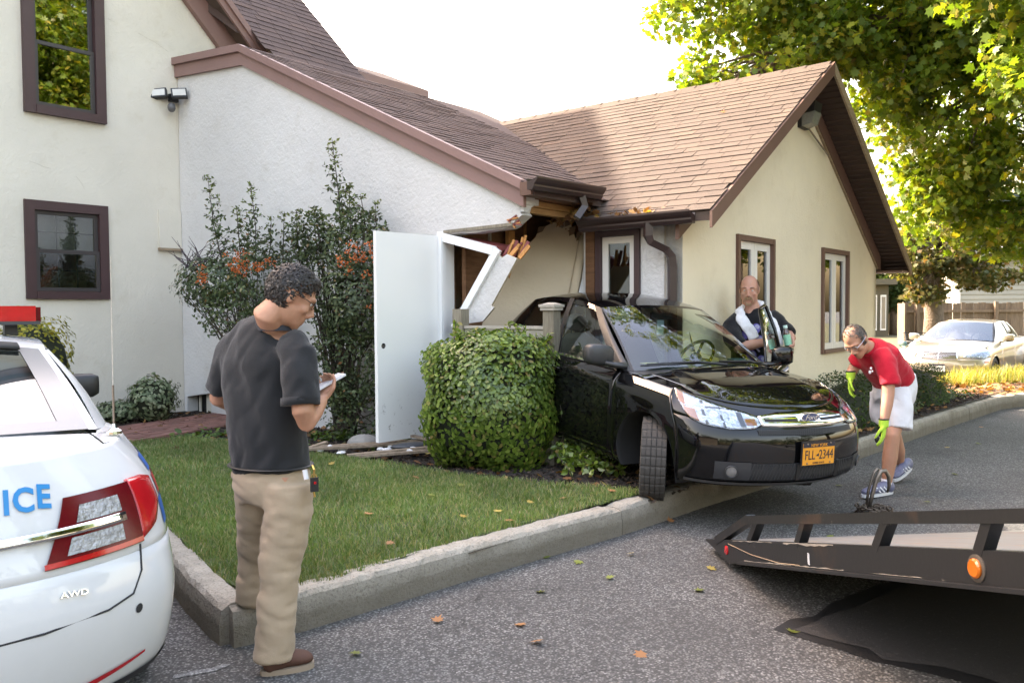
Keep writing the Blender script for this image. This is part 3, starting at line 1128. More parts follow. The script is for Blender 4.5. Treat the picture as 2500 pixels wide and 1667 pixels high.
# broken stucco flap on the corner, split timbers behind
slab([(-0.0, 2.53), (0.05, 2.525), (0.10, 2.57), (0.17, 2.60), (0.24, 2.605), (0.24, 2.66), (-0.0, 2.68)], fF, 0.05).build('stucco_flap', M['white_st'], house)
for z0, z1, a0, a1, k in ((2.535, 2.59, 0.12, 0.95, -0.05), (2.595, 2.655, 0.10, 0.97, -0.04)):
 rbox(fF, a0, a1, z0, z1, k - 0.08, k).build('timber_plate', M['beamw'], house)
# nook interior: plywood back wall, studs, ceiling
rbox(fF, 0.18, 2.4, 1.7, 2.66, -0.95, -0.90).build('inner_wall', M['ply'], house)
rbox(fF, 0.18, 0.5, 0.2, 1.695, -0.95, -0.90).build('inner_wall', M['ply'], house)
mb = MB()
mb.hexa([Bp(0.17, 0.0, 2.66), Bp(2.4, 0.0, 2.66), Bp(2.4, 4, 2.66), Bp(0.17, 4, 2.66), Bp(0.17, 0.0, 2.67), Bp(2.4, 0, 2.67), Bp(2.4, 4, 2.67), Bp(0.17, 4, 2.67)])
mb.build('inner_ceiling', M['ply'], house)
rbox(lambda a, z, c: Bp(1.35 + c, a, z), 0.9, 4.0, 0.2, 2.46, 0.0, 0.05).build('inner_wall', M['ply'], house)
rbox(lambda a, z, c: Bp(0.17 + c, a, z), 1.05, 3.0, 0.2, 2.46, 0.0, 0.02).build('inner_wall', M['ply'], house)
for a in (0.18, 0.48, 0.80):
 rbox(fF, a + .35, a + 0.375, 1.9, 2.66, -0.89, -0.86).build('wall_stud', M['stud'] if a > .5 else M['palewood'], house)
for v_, lean in ((0.30, 0.0), (0.62, 0.0), (0.95, 0.02)):
 mb = MB()
 mb.beam(Bp(0.80, v_ + 0.5, 0.4), Bp(0.80 + lean, v_ + 0.5, 2.45), 0.05, 0.1, side=bY)
 mb.build('wall_stud', M['stud'], house)

# ---- open door hanging on its left jamb
HD = Vector((-0.714, 8.80, 0))
DDIR = Vector((-0.663, -0.749, 0)).normalized()
DN = Vector((-DDIR.y, DDIR.x, 0))
fD = lambda a, z, c: HD + DDIR * a + DN * c + UP * z
dz0, dz1 = 0.33, 2.36
circ = [(0.79 + 0.027 * math.cos(-t * math.pi / 5), dz0 + 0.93 + 0.027 * math.sin(-t * math.pi / 5)) for t in range(10)]
door_m = NT('scuffed_white_door_paint')
_c = door_m.mix(door_m.noise(2, 3), (0.80, 0.80, 0.79), (0.84, 0.835, 0.82))
_sx = door_m.n('ShaderNodeSeparateXYZ')
door_m.l(door_m.pos(), _sx.inputs[0])
_dirt = door_m.math('MULTIPLY', door_m.ramp(_sx.outputs['Z'], [(0.40, 1.0), (0.85, 0.0)]), door_m.ramp(door_m.noise(13, 5, 0.75), [(0.60, 0.0), (0.66, 1.0)]))
_c = door_m.mix(_dirt, _c, (0.16, 0.14, 0.12))
door_m.set(**{'Base Color': _c, 'Roughness': 0.42})
slab(rect(0.0, 0.865, dz0, dz1), fD, 0.042, [circ]).build('door', door_m.m, house)
mb = MB()
mb.lathe([(0.026, 0.0), (0.026, 0.041)], fD(0.79, dz0 + 0.93, -0.0415), DN, 14)
mb.build('knob_hole', M['dark_in'], bpy.data.objects['door'], smooth=True)
for z in (0.55, 1.4, 2.15):
 mb = MB()
 mb.tube([fD(-0.012, z, 0.006), fD(-0.012, z + 0.1, 0.006)], 0.009, 8)
 mb.build('hinge', M['steel'], bpy.data.objects['door'])
# left jamb with mouldings, sagging head, broken right jamb
def jamb(a, b, w, h, name='door_jamb', side=None, mat=None):
 mb = MB()
 mb.beam(a, b, w, h, side=side)
 return mb.build(name, mat or M['white_pt'], house)
jamb(Bp(-0.035, 1.04, 0.2), Bp(-0.035, 1.04, 2.36), 0.085, 0.05, side=bY)
jamb(Bp(0.05, 1.03, 0.2), Bp(0.05, 1.03, 2.33), 0.05, 0.14, side=bY)
jamb(Bp(-0.06, 1.015, 0.25), Bp(-0.06, 1.015, 2.34), 0.03, 0.035, side=bY)
hA, hB = Bp(-0.03, 1.08, 2.36), Bp(-0.03, 0.345, 2.175)
jamb(hA, hB, 0.085, 0.06, 'door_head', side=UP)
hB2 = Bp(-0.02, 0.40, 2.235)
jamb(Bp(-0.03, 0.36, 2.185), Bp(-0.01, 0.30, 2.14), 0.07, 0.06, 'door_head', side=UP)
jA, jB = Bp(-0.03, 0.31, 2.165), Bp(-0.03, 0.87, 1.42)
jamb(jA, jB, 0.075, 0.05, side=bY)
jamb(jA + Vector((0.03, 0.05, 0.02)), jB + Vector((0.03, 0.05, 0)), 0.05, 0.05, 'jamb_stop', side=bY, mat=M['redwood'])
mb = MB()
mb.hexa([Bp(0.0, 0.80, 2.29), Bp(0.0, 0.36, 2.18), Bp(0.22, 0.30, 2.19), Bp(0.22, 0.8, 2.30), Bp(0.0, 0.80, 2.33), Bp(0.0, 0.36, 2.22), Bp(0.22, 0.30, 2.23), Bp(0.22, 0.8, 2.34)])
mb.build('transom_board', M['redwood'], house)
jamb(Bp(-0.03, 1.0, 2.395), Bp(-0.02, 0.12, 2.415), 0.03, 0.03, 'lath_strip', side=UP, mat=M['greywood'])
for k in range(11):
 mb = MB()
 r1, r2, r3 = random.random(), random.random(), random.random()
 p = Bp(0.02 + 0.10 * r1, 0.30 - 0.022 * k, 2.09 + 0.02 * r2)
 q = p + bX * (0.02 + 0.05 * r2) - bY * (0.03 + 0.07 * r3) + UP * (0.10 + 0.14 * r1)
 mb.beam(p, q, 0.018 + 0.03 * r3, 0.014, side=bY)
 mb.build('splinter', M['stud'] if k % 3 else M['redwood'], house)
for k in range(6):
 mb = MB()
 p = Bp(-0.01, 0.12 + 0.015 * k, 2.40 + 0.012 * k)
 mb.beam(p, p - bY * (0.07 + 0.03 * (k % 3)) + UP * (0.05 - 0.035 * (k % 4)), 0.02, 0.012, side=bX)
 mb.build('splinter', M['stud'] if k % 2 else M['redwood'], house)

# ---- collapsed wall pieces (each could be lifted away)
M['tornpaper'] = pm('torn_brown_sheathing', (0.15, 0.10, 0.06), 0.9, var=0.5, vs=30)
def wpt(p):
 return Vector(p)
def chunk(name, poly3, thick, mats, label, cat, nrm=None):
 """polygon of 3d points (roughly planar) thickened"""
 P = [Vector(p) for p in poly3]
 c = sum(P, Vector()) / len(P)
 if nrm is None:
  nrm = Vector((0, 0, 0))
  for i in range(len(P)):
   a, b = P[i] - c, P[(i + 1) % len(P)] - c
   nrm += a.cross(b)
  nrm.normalize()
  if nrm.dot(Vector((0, -1, 0.1))) < 0:
   nrm = -nrm
 ax = nrm.orthogonal().normalized()
 ay = nrm.cross(ax)
 loop = [((p - c).dot(ax), (p - c).dot(ay)) for p in P]
 tris = tessellate_polygon([[Vector((a, b, 0)) for a, b in loop]])
 k = len(P)
 mb = MB()
 mb.add(P, [tuple(t) for t in tris], 0)
 mb.add([p - nrm * thick for p in P], [tuple(t)[::-1] for t in tris], 1)
 V = P + [p - nrm * thick for p in P]
 mb.add(V, [(i, (i + 1) % k, k + (i + 1) % k, k + i) for i in range(k)], 1)
 return mb, c
# beige slab: the nook's front wall pushed back and leaning; runs along bX, leaning to the viewer at the foot
bp = [(-0.359, 9.049, 1.446), (0.058, 9.293, 2.153), (0.106, 9.304, 2.195), (0.169, 9.337, 2.292), (0.265, 9.364, 2.388), (0.295, 9.391, 2.462), (0.42, 9.403, 2.533), (0.53, 9.407, 2.58), (0.602, 9.402, 2.594), (0.647, 9.373, 2.543), (0.697, 9.288, 2.365), (0.766, 9.316, 2.451), (0.834, 9.326, 2.499), (0.835, 9.241, 2.304), (0.799, 9.163, 2.112), (0.746, 9.089, 1.923), (0.671, 8.98, 1.646), (0.637, 8.79, 1.196), (-0.44, 8.952, 1.196)]
mb, c = chunk('broken_wall_slab', bp, 0.07, None, '', '')
sl = thing('broken_wall_slab', 'torn beige stucco wall slab leaning over the back of the black car', 'wall slab', tuple(c))
mb.build('stucco_face', [M['beige_st'], M['ply']], sl)
fo = Vector((0.06, -0.5, 0.2)).normalized() * 0.02
def lerp3(i, j, t):
 return Vector(bp[i]).lerp(Vector(bp[j]), t)
# fold along the right-hand side, torn flaps and dark tears along the top edge
mb = MB()
fpath = [lerp3(16, 15, 0.1) + Vector((-.05, 0, 0)), lerp3(15, 14, 0.2) + Vector((-.06, 0, 0)), lerp3(14, 13, 0.3) + Vector((-.07, 0, 0)), lerp3(12, 13, 0.6) + Vector((-.05, 0, 0.0))]
mb.tube([q + fo * 0.5 for q in fpath], 0, 8, ab=[(0.05, 0.028)] * 4, side=(1, 0, 0))
mb.build('fold', M['beige_st'], sl, smooth=True)
for k, (i, j, t, w, h) in enumerate([(7, 8, .3, .05, .16), (8, 9, .5, .04, .20), (9, 10, .4, .035, .14), (10, 11, .6, .03, .12), (12, 13, .3, .03, .15), (5, 6, .3, .04, .06), (2, 3, .5, .03, .05)]):
 q = lerp3(i, j, t) + fo
 mb2, _c = chunk('torn_flap', [q + Vector((-w, 0, 0.01)), q + Vector((w, 0.0, 0.02)), q + Vector((w * .2, -.01, -h * .6)), q + Vector((-w * 1.3, -.015, -h))], 0.012, None, '', '')
 mb2.build('torn_flap', [M['tornpaper'], M['ply']], sl)
es = [(0.671, 8.98, 1.646), (0.746, 9.089, 1.923), (0.806, 9.235, 2.28), (0.835, 9.241, 2.304), (0.809, 8.979, 1.69), (0.753, 8.967, 1.645)]
mb2, _c = chunk('exposed_sheathing', [Vector(p) + Vector((0, -0.03, 0)) for p in es], 0.02, None, '', '')
mb2.build('exposed_sheathing', [M['white_st'], M['ply']], sl)
for k, (i, dx, dz, L, ang) in enumerate([(8, -0.06, -0.10, 0.24, 0.75), (8, -0.02, -0.13, 0.2, 0.9), (9, -0.02, -0.1, 0.16, 0.6), (11, -0.02, -0.12, 0.16, 1.1)]):
 mb = MB()
 a = Vector(bp[i]) + Vector((dx, -0.04, dz))
 mb.beam(a, a + bX * (L * math.cos(ang)) + UP * (L * math.sin(ang) * 0.8), 0.045, 0.02, side=bY)
 mb.build('broken_lath', M['ply'] if k else M['greywood'], sl)
# white strip: piece of the lean-to wall right of the doorway, torn off and tilted
sp = [(-0.02, 0.309, 2.142), (-0.02, 0.26, 2.102), (-0.02, 0.19, 2.133), (-0.02, 0.073, 2.086), (-0.02, 0.396, 1.64), (-0.02, 0.358, 1.622), (-0.02, 0.509, 1.486), (-0.02, 0.833, 1.45)]
mb, c = chunk('white_wall_chunk', [Bp(*p) for p in sp], 0.025, None, '', '', nrm=-bX)
ch = thing('broken_wall_chunk', 'narrow white stucco chunk hanging tilted beside the broken door frame', 'wall chunk', tuple(c))
mb.build('stucco_face', [M['white_st'], M['beige_st']], ch)

# ================================================================== RIGHT WING
wing = thing('house_wing', 'low gabled wing with pale yellow stucco gable and sunlit brown shingle roof', 'house', tuple(Bp(4.3, -1.0, 0)))
VG = -1.122
U0, U1 = 1.058, 7.64
UC = 4.30
fG = lambda a, z, c: Bp(a, VG - c, z)
EZ, RZW = 2.50, 4.60
pitch_w = (RZW - EZ) / (UC - 0.86)
roofz = lambda u: RZW - abs(u - UC) * pitch_w
GW1 = (2.30, 3.36, 0.98, 2.40)
GW2 = (5.06, 6.20, 0.98, 2.40)
slab([(U0, -0.2), (U1, -0.2), (U1, roofz(U1) - 0.10), (UC, RZW - 0.10), (U0, roofz(U0) - 0.10)], fG, 0.2, [rin(GW1)[::-1], rin(GW2)[::-1]]).build('gable_wall', M['gable_st'], wing)
for w in (GW1, GW2):
 window(wing, *w, fG, M['trim_br'], 0.06, 'casement', M['white_frame'], M['pane_dk'])
 room(wing, fG, w[0] - 0.3, w[1] + 0.3, 0.6, 2.48, 2.5, M['room_dk'], 'room_wall')
# side wall u = U0 faces left: from v=0.0 to VG
fS = lambda a, z, c: Bp(U0 - c, a, z)
SW = (-0.66, -0.14, 0.9, 2.40)
slab([(VG + 0.002, -0.2), (0.02, -0.2), (0.02, 2.5), (VG + 0.002, 2.5)], fS, 0.18, [rect(-0.63, -0.17, 0.93, 2.37)]).build('side_wall', M['white_st'], wing)
window(wing, *SW, fS, M['trim_dk'], 0.06, 'single', M['white_frame'], M['pane'])
rbox(fS, -0.64, -0.16, 0.9, 2.38, -0.20, -0.185).build('dark_backing', M['room_dk'], wing)  # dark sheet added behind the pane in place of the unlit room
rbox(fS, -0.13, -0.02, 0.3, 2.42, 0.002, 0.03).build('corner_stud', M['ply'], wing)
rbox(fS, -1.10, -0.05, 2.44, 2.56, 0.02, 0.15).build('eave_board', M['trim_dk'], wing)
rbox(fS, -0.72, -0.08, 2.405, 2.438, 0.0, 0.03).build('header_board', M['trim_dk'], wing)
# side wall continues behind the lean-to, back wall etc. (hidden, for shade)
slab(rect(1.7, 9.0, -0.2, 2.5), fS, 0.18).build('side_wall', M['cream'], wing)
slab(rect(VG, 9.0, -0.2, 2.4), lambda a, z, c: Bp(U1 + c, a, z), 0.2).build('side_wall', M['gable_st'], wing)
# roof decks
OV = 0.38
mb = MB()
def deckw(P, th=0.09):
 k = len(P)
 V = [Bp(*p) for p in P] + [Bp(p[0], p[1], p[2] - th) for p in P]
 mb.add(V, [tuple(range(k)), tuple(range(2 * k - 1, k - 1, -1))] + [(i, (i + 1) % k, k + (i + 1) % k, k + i) for i in range(k)])
UR = 8.12
deckw([(u_, v_, EZ + (u_ - 0.86) * pitch_w) for u_, v_ in ((0.86, VG - OV), (UC, VG - OV), (UC, 9.2), (4.0, 4.3), (1.7, 0.55), (1.25, -0.02), (0.86, -0.05))])
mb.build('roof_left_slope', M['shingle_w'], wing)
mb = MB()
deckw([(UC, VG - OV, RZW), (UR, VG - OV, roofz(UR)), (UR, 9.2, roofz(UR)), (UC, 9.2, RZW)])
mb.build('roof_right_slope', M['shingle_w'], wing)
eb_w = (bX * (UC - 0.86) + UP * (RZW - EZ)).normalized()
LW = math.hypot(UC - 0.86, RZW - EZ)
shingles(wing, Bp(0.84, 6.8, EZ + 0.002), -bY, eb_w, 6.8 - (VG - OV) + 0.01, LW, M['shingle_w'],
         keepfn=lambda c: (c - BO).dot(bY) < -0.06 + 1.25 * ((c - BO).dot(bX) - 0.86), limit=300, seed=3)
# ridge caps
for k in range(27):
 v = VG - OV + 0.02 + k * 0.30
 mb = MB()
 P = []
 for vv, h in ((v, 0.018), (v + 0.33, 0.008)):
  P.append([Bp(UC - 0.13, vv, RZW - 0.13 * pitch_w + h), Bp(UC, vv, RZW + h + 0.006), Bp(UC + 0.13, vv, RZW - 0.13 * pitch_w + h)])
 mb.grid(P)
 mb.grid([[p - UP * 0.012 for p in r] for r in P], flip=True)
 mb.build('ridge_cap', M['shingle_w'], wing)
# rake boards at the front
def rake(u0, u1, dz0, dz1, v0, v1, name, mat):
 mb = MB()
 P = []
 for u in (u0, u1):
  z = roofz(u)
  P.append([Bp(u, v0, z - dz0), Bp(u, v1, z - dz0), Bp(u, v1, z - dz1), Bp(u, v0, z - dz1), Bp(u, v0, z - dz0)])
 mb.grid(P)
 for e in (0, 1):
  mb.add(P[e][:4], [(0, 1, 2, 3)])
 return mb.build(name, mat, wing)
vf = VG - OV
rake(0.84, UC, -0.005, 0.15, vf - 0.028, vf - 0.002, 'rake_board', M['trim_br'])
rake(UC + 0.002, UR + 0.04, -0.005, 0.14, vf - 0.028, vf - 0.002, 'rake_board', M['tanwood'])
rake(0.9, UC, 0.095, 0.27, VG - 0.04, VG - 0.002, 'frieze_board', M['trim_br'])
rake(UC, 7.75, 0.095, 0.33, VG - 0.04, VG - 0.002, 'frieze_board', M['trim_br'])
rake(UC + 0.15, 7.66, 0.332, 0.36, VG - 0.03, VG - 0.002, 'frieze_moulding', M['tanwood'])
for k in range(44):
 u = UC + 0.03 + k * 0.088
 if u > UR - 0.02:
  break
 z0, z1 = roofz(u) - 0.094, roofz(u + 0.08) - 0.094
 mb = MB()
 mb.hexa([Bp(u, vf + 0.002, z0 - 0.022), Bp(u + 0.08, vf + 0.002, z1 - 0.010), Bp(u + 0.08, VG - 0.042, z1 - 0.010), Bp(u, VG - 0.042, z0 - 0.022),
             Bp(u, vf + 0.002, z0), Bp(u + 0.08, vf + 0.002, z1), Bp(u + 0.08, VG - 0.042, z1), Bp(u, VG - 0.042, z0)])
 mb.build('soffit_board', M['soffit'], wing)
# boxed return at the right-hand eave
mb = MB()
zr = roofz(UR)
mb.hexa([Bp(7.66, vf, zr - 0.13), Bp(UR, vf, zr - 0.13), Bp(UR, VG + 1, zr - 0.13), Bp(7.66, VG + 1, zr - 0.13), Bp(7.66, vf, zr - 0.10), Bp(UR, vf, zr - 0.10), Bp(UR, VG + 1, zr - 0.10), Bp(7.66, VG + 1, zr - 0.10)])
mb.build('eave_return', M['trim_br'], wing)
gutter(wing, Bp(UR + 0.0, vf + 0.0, zr + 0.02), Bp(UR, 9, zr + 0.02), bX, 0.9)
gutter(wing, Bp(0.855, VG - OV + 0.15, EZ + 0.0), Bp(0.855, -0.10, EZ - 0.01), -bX, 1.1)
# downspouts
def spout(parent, pts, w=0.085, d=0.06, name='downspout'):
 mb = MB()
 mb.tube(pts, 0, 4, ab=[(w * .62, d * .75)] * len(pts), side=bY)
 return mb.build(name, M['gutter'], parent)
g0 = Bp(0.80, -0.90, 2.42)
spout(wing, [Bp(0.80, -0.885, 2.42), Bp(0.80, -0.885, 2.30), Bp(0.83, -0.90, 2.24), Bp(0.95, -1.0, 2.17), Bp(0.99, -1.035, 2.10), Bp(1.0, -1.04, 2.0), Bp(1.0, -1.04, 0.3)])
spout(house, [Bp(0.66, -0.22, 2.72), Bp(0.68, -0.24, 2.62), Bp(0.60, -0.20, 2.50)], 0.075, 0.06)

# wall lights -----------------------------------------------------------------
fl = thing('floodlight', 'twin-head black motion floodlight high in the corner of the cream wall', 'floodlight', tuple(Bp(-0.1, VW - 0.05, 4.5)))
mb = MB()
c0 = Bp(-0.10, VW - 0.06, 4.50)
mb.box(c0, (0.12, 0.06, 0.10), Matrix.Rotation(math.atan2(bX.y, bX.x), 3, 'Z'))
mb.build('mount', M['black_pl'], fl)
fw_ = Vector((0.15, -0.95, -0.35)).normalized()
M['lampface'] = pm('frosted_lens', (0.55, 0.54, 0.50), 0.2, var=0.1)
for dx in (-0.14, 0.13):
 cc = c0 + Vector((dx, -0.13, 0.03))
 sd = Vector((1, 0.15 if dx < 0 else 0.4, 0.12)).normalized()
 n = sd.cross(Vector((0, 0.35, 1))).normalized()
 up_ = n.cross(sd)
 R = Matrix((sd, -n, up_)).transposed()
 mb = MB()
 mb.box(cc, (0.20, 0.07, 0.13), R)
 head = mb.build('lamp_head', M['black_pl'], fl)
 mb = MB()
 mb.box(cc + n * 0.037, (0.165, 0.006, 0.095), R)
 mb.build('lens', M['lampface'], head)
 mb = MB()
 mb.tube([c0, cc - n * 0.02], 0.018, 8)
 mb.build('arm', M['black_pl'], fl)
mb = MB()
mb.ell(c0 + Vector((0.02, -0.12, -0.15)), (0.055, 0.055, 0.065))
mb.build('motion_sensor', pm('grey_sensor', (0.10, 0.10, 0.105), 0.5), fl, smooth=True)
wl = thing('wall_lamp', 'black box wall lamp with clear glass front under the gable peak', 'lamp', tuple(fG(UC, 3.95, 0.1)))
wx = Matrix((bX, bY, UP)).transposed()
mb = MB()
lc = fG(UC - 0.02, 4.0, 0.0)
slab([(-0.13, -0.16), (0.13, -0.16), (0.13, 0.16), (-0.13, 0.16)], lambda a, b, c: lc + bX * a + UP * b - bY * (c + 0.05), 0.05, mb=mb)
mb.hexa([lc + bX * a + UP * b - bY * c for a, b, c in [(-.13, .0, .05), (.13, .0, .05), (.13, .02, .2), (-.13, .02, .2), (-.13, .16, .05), (.13, .16, .05), (.13, .14, .22), (-.13, .14, .22)]])
mb.build('housing', M['black_pl'], wl)
mb = MB()
mb.hexa([lc + bX * a + UP * b - bY * c for a, b, c in [(-.12, -.15, .052), (.12, -.15, .052), (.11, -.12, .17), (-.11, -.12, .17), (-.12, -.002, .052), (.12, -.002, .052), (.12, .018, .21), (-.12, .018, .21)]])
mb.build('glass_refractor', pm('clear_ribbed_glass', (0.20, 0.20, 0.18), 0.12, var=0.3, vs=30), wl)
mb = MB()
mb.tube([fG(UC + 0.1, 3.86, 0.05), fG(UC + 0.9, roofz(UC + .9) - 0.42, 0.04)], 0.012, 6)
mb.build('conduit', M['steel'], wl)

# ================================================================== VEGETATION
def _frames(n, g, nrm=None, spread=1.0, up=0.0):
 """random leaf frames: axis (along leaf), side, normal"""
 z = g.normal(size=(n, 3)) * spread
 if nrm is not None:
  z = z + nrm
 z[:, 2] += up
 z /= np.linalg.norm(z, axis=1, keepdims=True) + 1e-9
 a = g.normal(size=(n, 3))
 a -= z * (a * z).sum(1, keepdims=True)
 a /= np.linalg.norm(a, axis=1, keepdims=True) + 1e-9
 return a, np.cross(z, a), z


LEAF_DIAMOND = np.array([(0, 0, 0), (-0.26, 0.42, 0.05), (0, 1.0, -0.04), (0.26, 0.42, 0.05)])
F_DIAMOND = [(0, 2, 1), (0, 3, 2)]
LEAF_ROUND = np.array([(0, 0, 0), (-0.26, 0.3, 0.05), (-0.24, 0.7, 0.06), (0, 1.0, -0.02), (0.24, 0.7, 0.06), (0.26, 0.3, 0.05)])
F_ROUND = [(0, 3, 2, 1), (0, 5, 4, 3)]
_mp = [(0, 0.0), (-0.30, -0.06), (-0.24, 0.12), (-0.56, 0.26), (-0.30, 0.40), (-0.36, 0.70), (-0.13, 0.60), (0, 1.0), (0.13, 0.60), (0.36, 0.70), (0.30, 0.40), (0.56, 0.26), (0.24, 0.12), (0.30, -0.06)]
LEAF_MAPLE = np.array([(x, y, -0.16 * (x * x + (y - .3) ** 2) * 1.3) for x, y in _mp])
F_MAPLE = [(0, 7, 6, 5, 4, 3, 2, 1), (0, 13, 12, 11, 10, 9, 8, 7)]


def leafmesh(name, P, size, shape, mat, seed=0, nrm=None, spread=1.0, up=0.0, sv=0.35):
 V0, F0 = shape
 g = np.random.default_rng(seed)
 n = len(P)
 a, b, c = _frames(n, g, nrm, spread, up)
 s = size * g.uniform(1 - sv, 1 + sv, n)
 V = (P[:, None, :] + s[:, None, None] * (V0[None, :, 0, None] * b[:, None, :] + V0[None, :, 1, None] * a[:, None, :] + V0[None, :, 2, None] * c[:, None, :])).reshape(-1, 3)
 k = len(V0)
 off = np.arange(n)[:, None] * k
 F = np.concatenate([off + np.array([f]) for f in F0], 0)
 return npmesh(name, V, F, mat)


def ball(n, g, shell=0.0):
 v = g.normal(size=(n, 3))
 v /= np.linalg.norm(v, axis=1, keepdims=True)
 r = g.uniform(shell ** 3, 1, n) ** (1 / 3)
 return v * r[:, None], v


M['maple'] = leafmat('maple_leaf', [(0, (0.075, 0.13, 0.018)), (0.35, (0.115, 0.185, 0.024)), (0.6, (0.165, 0.235, 0.030)), (0.85, (0.23, 0.265, 0.034)), (1, (0.28, 0.24, 0.04))], 0.45, 0.4, (1.75, 1.7, 0.4))
M['bark'] = pm('grey_brown_bark', (0.16, 0.125, 0.095), 0.95, var=0.4, vs=9, bump=(22, 1.0, 0.04))
M['bark_dk'] = pm('dark_twig_bark', (0.055, 0.042, 0.034), 0.9, var=0.3, vs=12)


def tree(name, label, base, trunk_path, trunk_r, lobes, ncl, per, leaf, clr, mat, seed, limb=True, barkm=None, ind=0, group=None):
 g = np.random.default_rng(seed)
 r = random.Random(seed)
 t = thing(name, label, 'tree', base, group)
 mb = MB()
 mb.tube(trunk_path, trunk_r, 12)
 top = Vector(trunk_path[-1])
 tips = []
 pts, nr = [], []
 wsum = sum(l[3] for l in lobes)
 for (c, rr, shell, wt) in lobes:
  k = int(ncl * wt / wsum)
  v, n_ = ball(k, g, shell)
  cc = np.array(c) + v * np.array(rr)
  for q in cc:
   d, nn = ball(per, g, 0.25)
   pts.append(q + d * np.array([clr, clr, clr * 0.62]) * r.uniform(0.7, 1.25))
   nr.append(nn * 0.5 + np.array([0, 0, 0.25]))
   tips.append(q)
  if limb:
   cv = Vector(c)
   a = top.lerp(Vector(trunk_path[-2]), r.uniform(0, 0.8))
   m1 = a.lerp(cv, 0.5) + Vector((r.uniform(-.3, .3), r.uniform(-.3, .3), 0.5))
   mb.tube([a, m1, cv], [trunk_r[-1] * 0.8, trunk_r[-1] * 0.5, trunk_r[-1] * 0.22], 7)
   for q in cc[::max(1, len(cc) // 14)]:
    s_ = m1.lerp(cv, r.uniform(0.2, 1.0))
    mb.tube([s_, s_.lerp(Vector(q), 0.55) + Vector((0, 0, 0.12)), Vector(q)], [0.035, 0.022, 0.008], 5)
 mb.build('trunk', barkm or M['bark'], t, smooth=True)
 P = np.concatenate(pts)
 N = np.concatenate(nr)
 if ind:
  d = np.linalg.norm(P - np.array([0, 0, 1.6]), axis=1)
  vis = (P[:, 0] / P[:, 1] < 0.62) & (P[:, 2] < 1.6 + 0.42 * P[:, 1])
  order = np.argsort(np.where(vis, d, 1e3))
  sel = order[:ind]
  rest = order[ind:]
  mes = []
  for k in range(6):
   me = leafmesh('leaf', np.zeros((1, 3)), leaf, (LEAF_MAPLE, F_MAPLE), mat, seed + k, spread=0.001, up=1.0, sv=0.25)
   mes.append(me)
  for i in sel:
   q = Vector((N[i][0] + r.gauss(0, 1), N[i][1] + r.gauss(0, 1), N[i][2] + r.gauss(0, 1) + 0.4)).to_track_quat('Z', 'Y').to_matrix().to_4x4()
   put('leaf', r.choice(mes), t, Matrix.Translation(P[i]) @ q)
  P, N = P[rest], N[rest]
 o = put('crown', leafmesh('crown', P, leaf, (LEAF_MAPLE, F_MAPLE), mat, seed, N, 0.9, 0.35), t)
 o['kind'] = 'stuff'
 return t, o


big, crown = tree('maple_tree', 'big maple tree with yellow-green sunlit leaves overhanging the gabled wing', (10.6, 13.4, 0),
     [(10.6, 13.4, -0.2), (10.5, 13.4, 2.5), (10.2, 13.2, 5.0), (9.6, 13.0, 7.2)], [0.42, 0.36, 0.30, 0.2],
     [((3.3, 13.3, 6.4), (1.1, 1.3, 0.95), 0.2, 0.8), ((3.2, 13.6, 5.1), (0.55, 0.8, 0.4), 0.2, 0.2), ((4.9, 13.2, 6.7), (1.4, 1.8, 1.6), 0.3, 1.5), ((6.6, 12.9, 6.9), (2.2, 2.4, 2.3), 0.4, 2.0),
      ((8.6, 12.4, 7.0), (2.4, 2.8, 2.6), 0.4, 1.6), ((7.2, 13.6, 4.7), (1.1, 1.8, 1.4), 0.3, 1.4), ((8.6, 12.6, 4.2), (1.7, 2.4, 1.4), 0.4, 1.5), ((5.6, 9.0, 5.7), (1.3, 1.2, 1.1), 0.3, 0.9),
      ((6.5, 9.6, 4.3), (0.95, 1.0, 0.9), 0.3, 0.7), ((9.0, 14.0, 2.9), (1.3, 1.3, 0.55), 0.3, 0.5), ((7.6, 14.6, 3.5), (0.9, 1.2, 0.9), 0.2, 0.8), ((6.0, 13.4, 5.6), (0.9, 1.5, 1.2), 0.2, 0.8), ((7.6, 11.6, 5.6), (1.5, 1.5, 1.2), 0.3, 1.2), ((4.6, 13.4, 5.6), (0.9, 1.2, 0.6), 0.2, 0.4), ((5.4, 12.2, 8.6), (3.0, 2.6, 1.2), 0.3, 0.8), ((3.4, 11.8, 9.6), (2.8, 2.4, 1.3), 0.3, 0.8), ((6.6, 11.5, 10.4), (3.0, 2.6, 1.3), 0.3, 0.5)],
     1150, 62, 0.116, 0.42, M['maple'], 11, ind=220)

# a second big maple across the lot (mirrored in the house windows)
m2 = big.copy()
COL.objects.link(m2)
m2.location = (6.0, -14.5, 0)
m2.scale = (1.5, 1.5, 1.5)
MW[m2.name] = Matrix.Translation((6.0, -14.5, 0)) @ Matrix.Scale(1.5, 4)
m2['label'] = 'yellow-green maple tree across the parking lot behind the photographer'
for ch in list(big.children):
 if not ch.name.startswith('leaf'):
  c_ = ch.copy()
  COL.objects.link(c_)
  c_.parent = m2

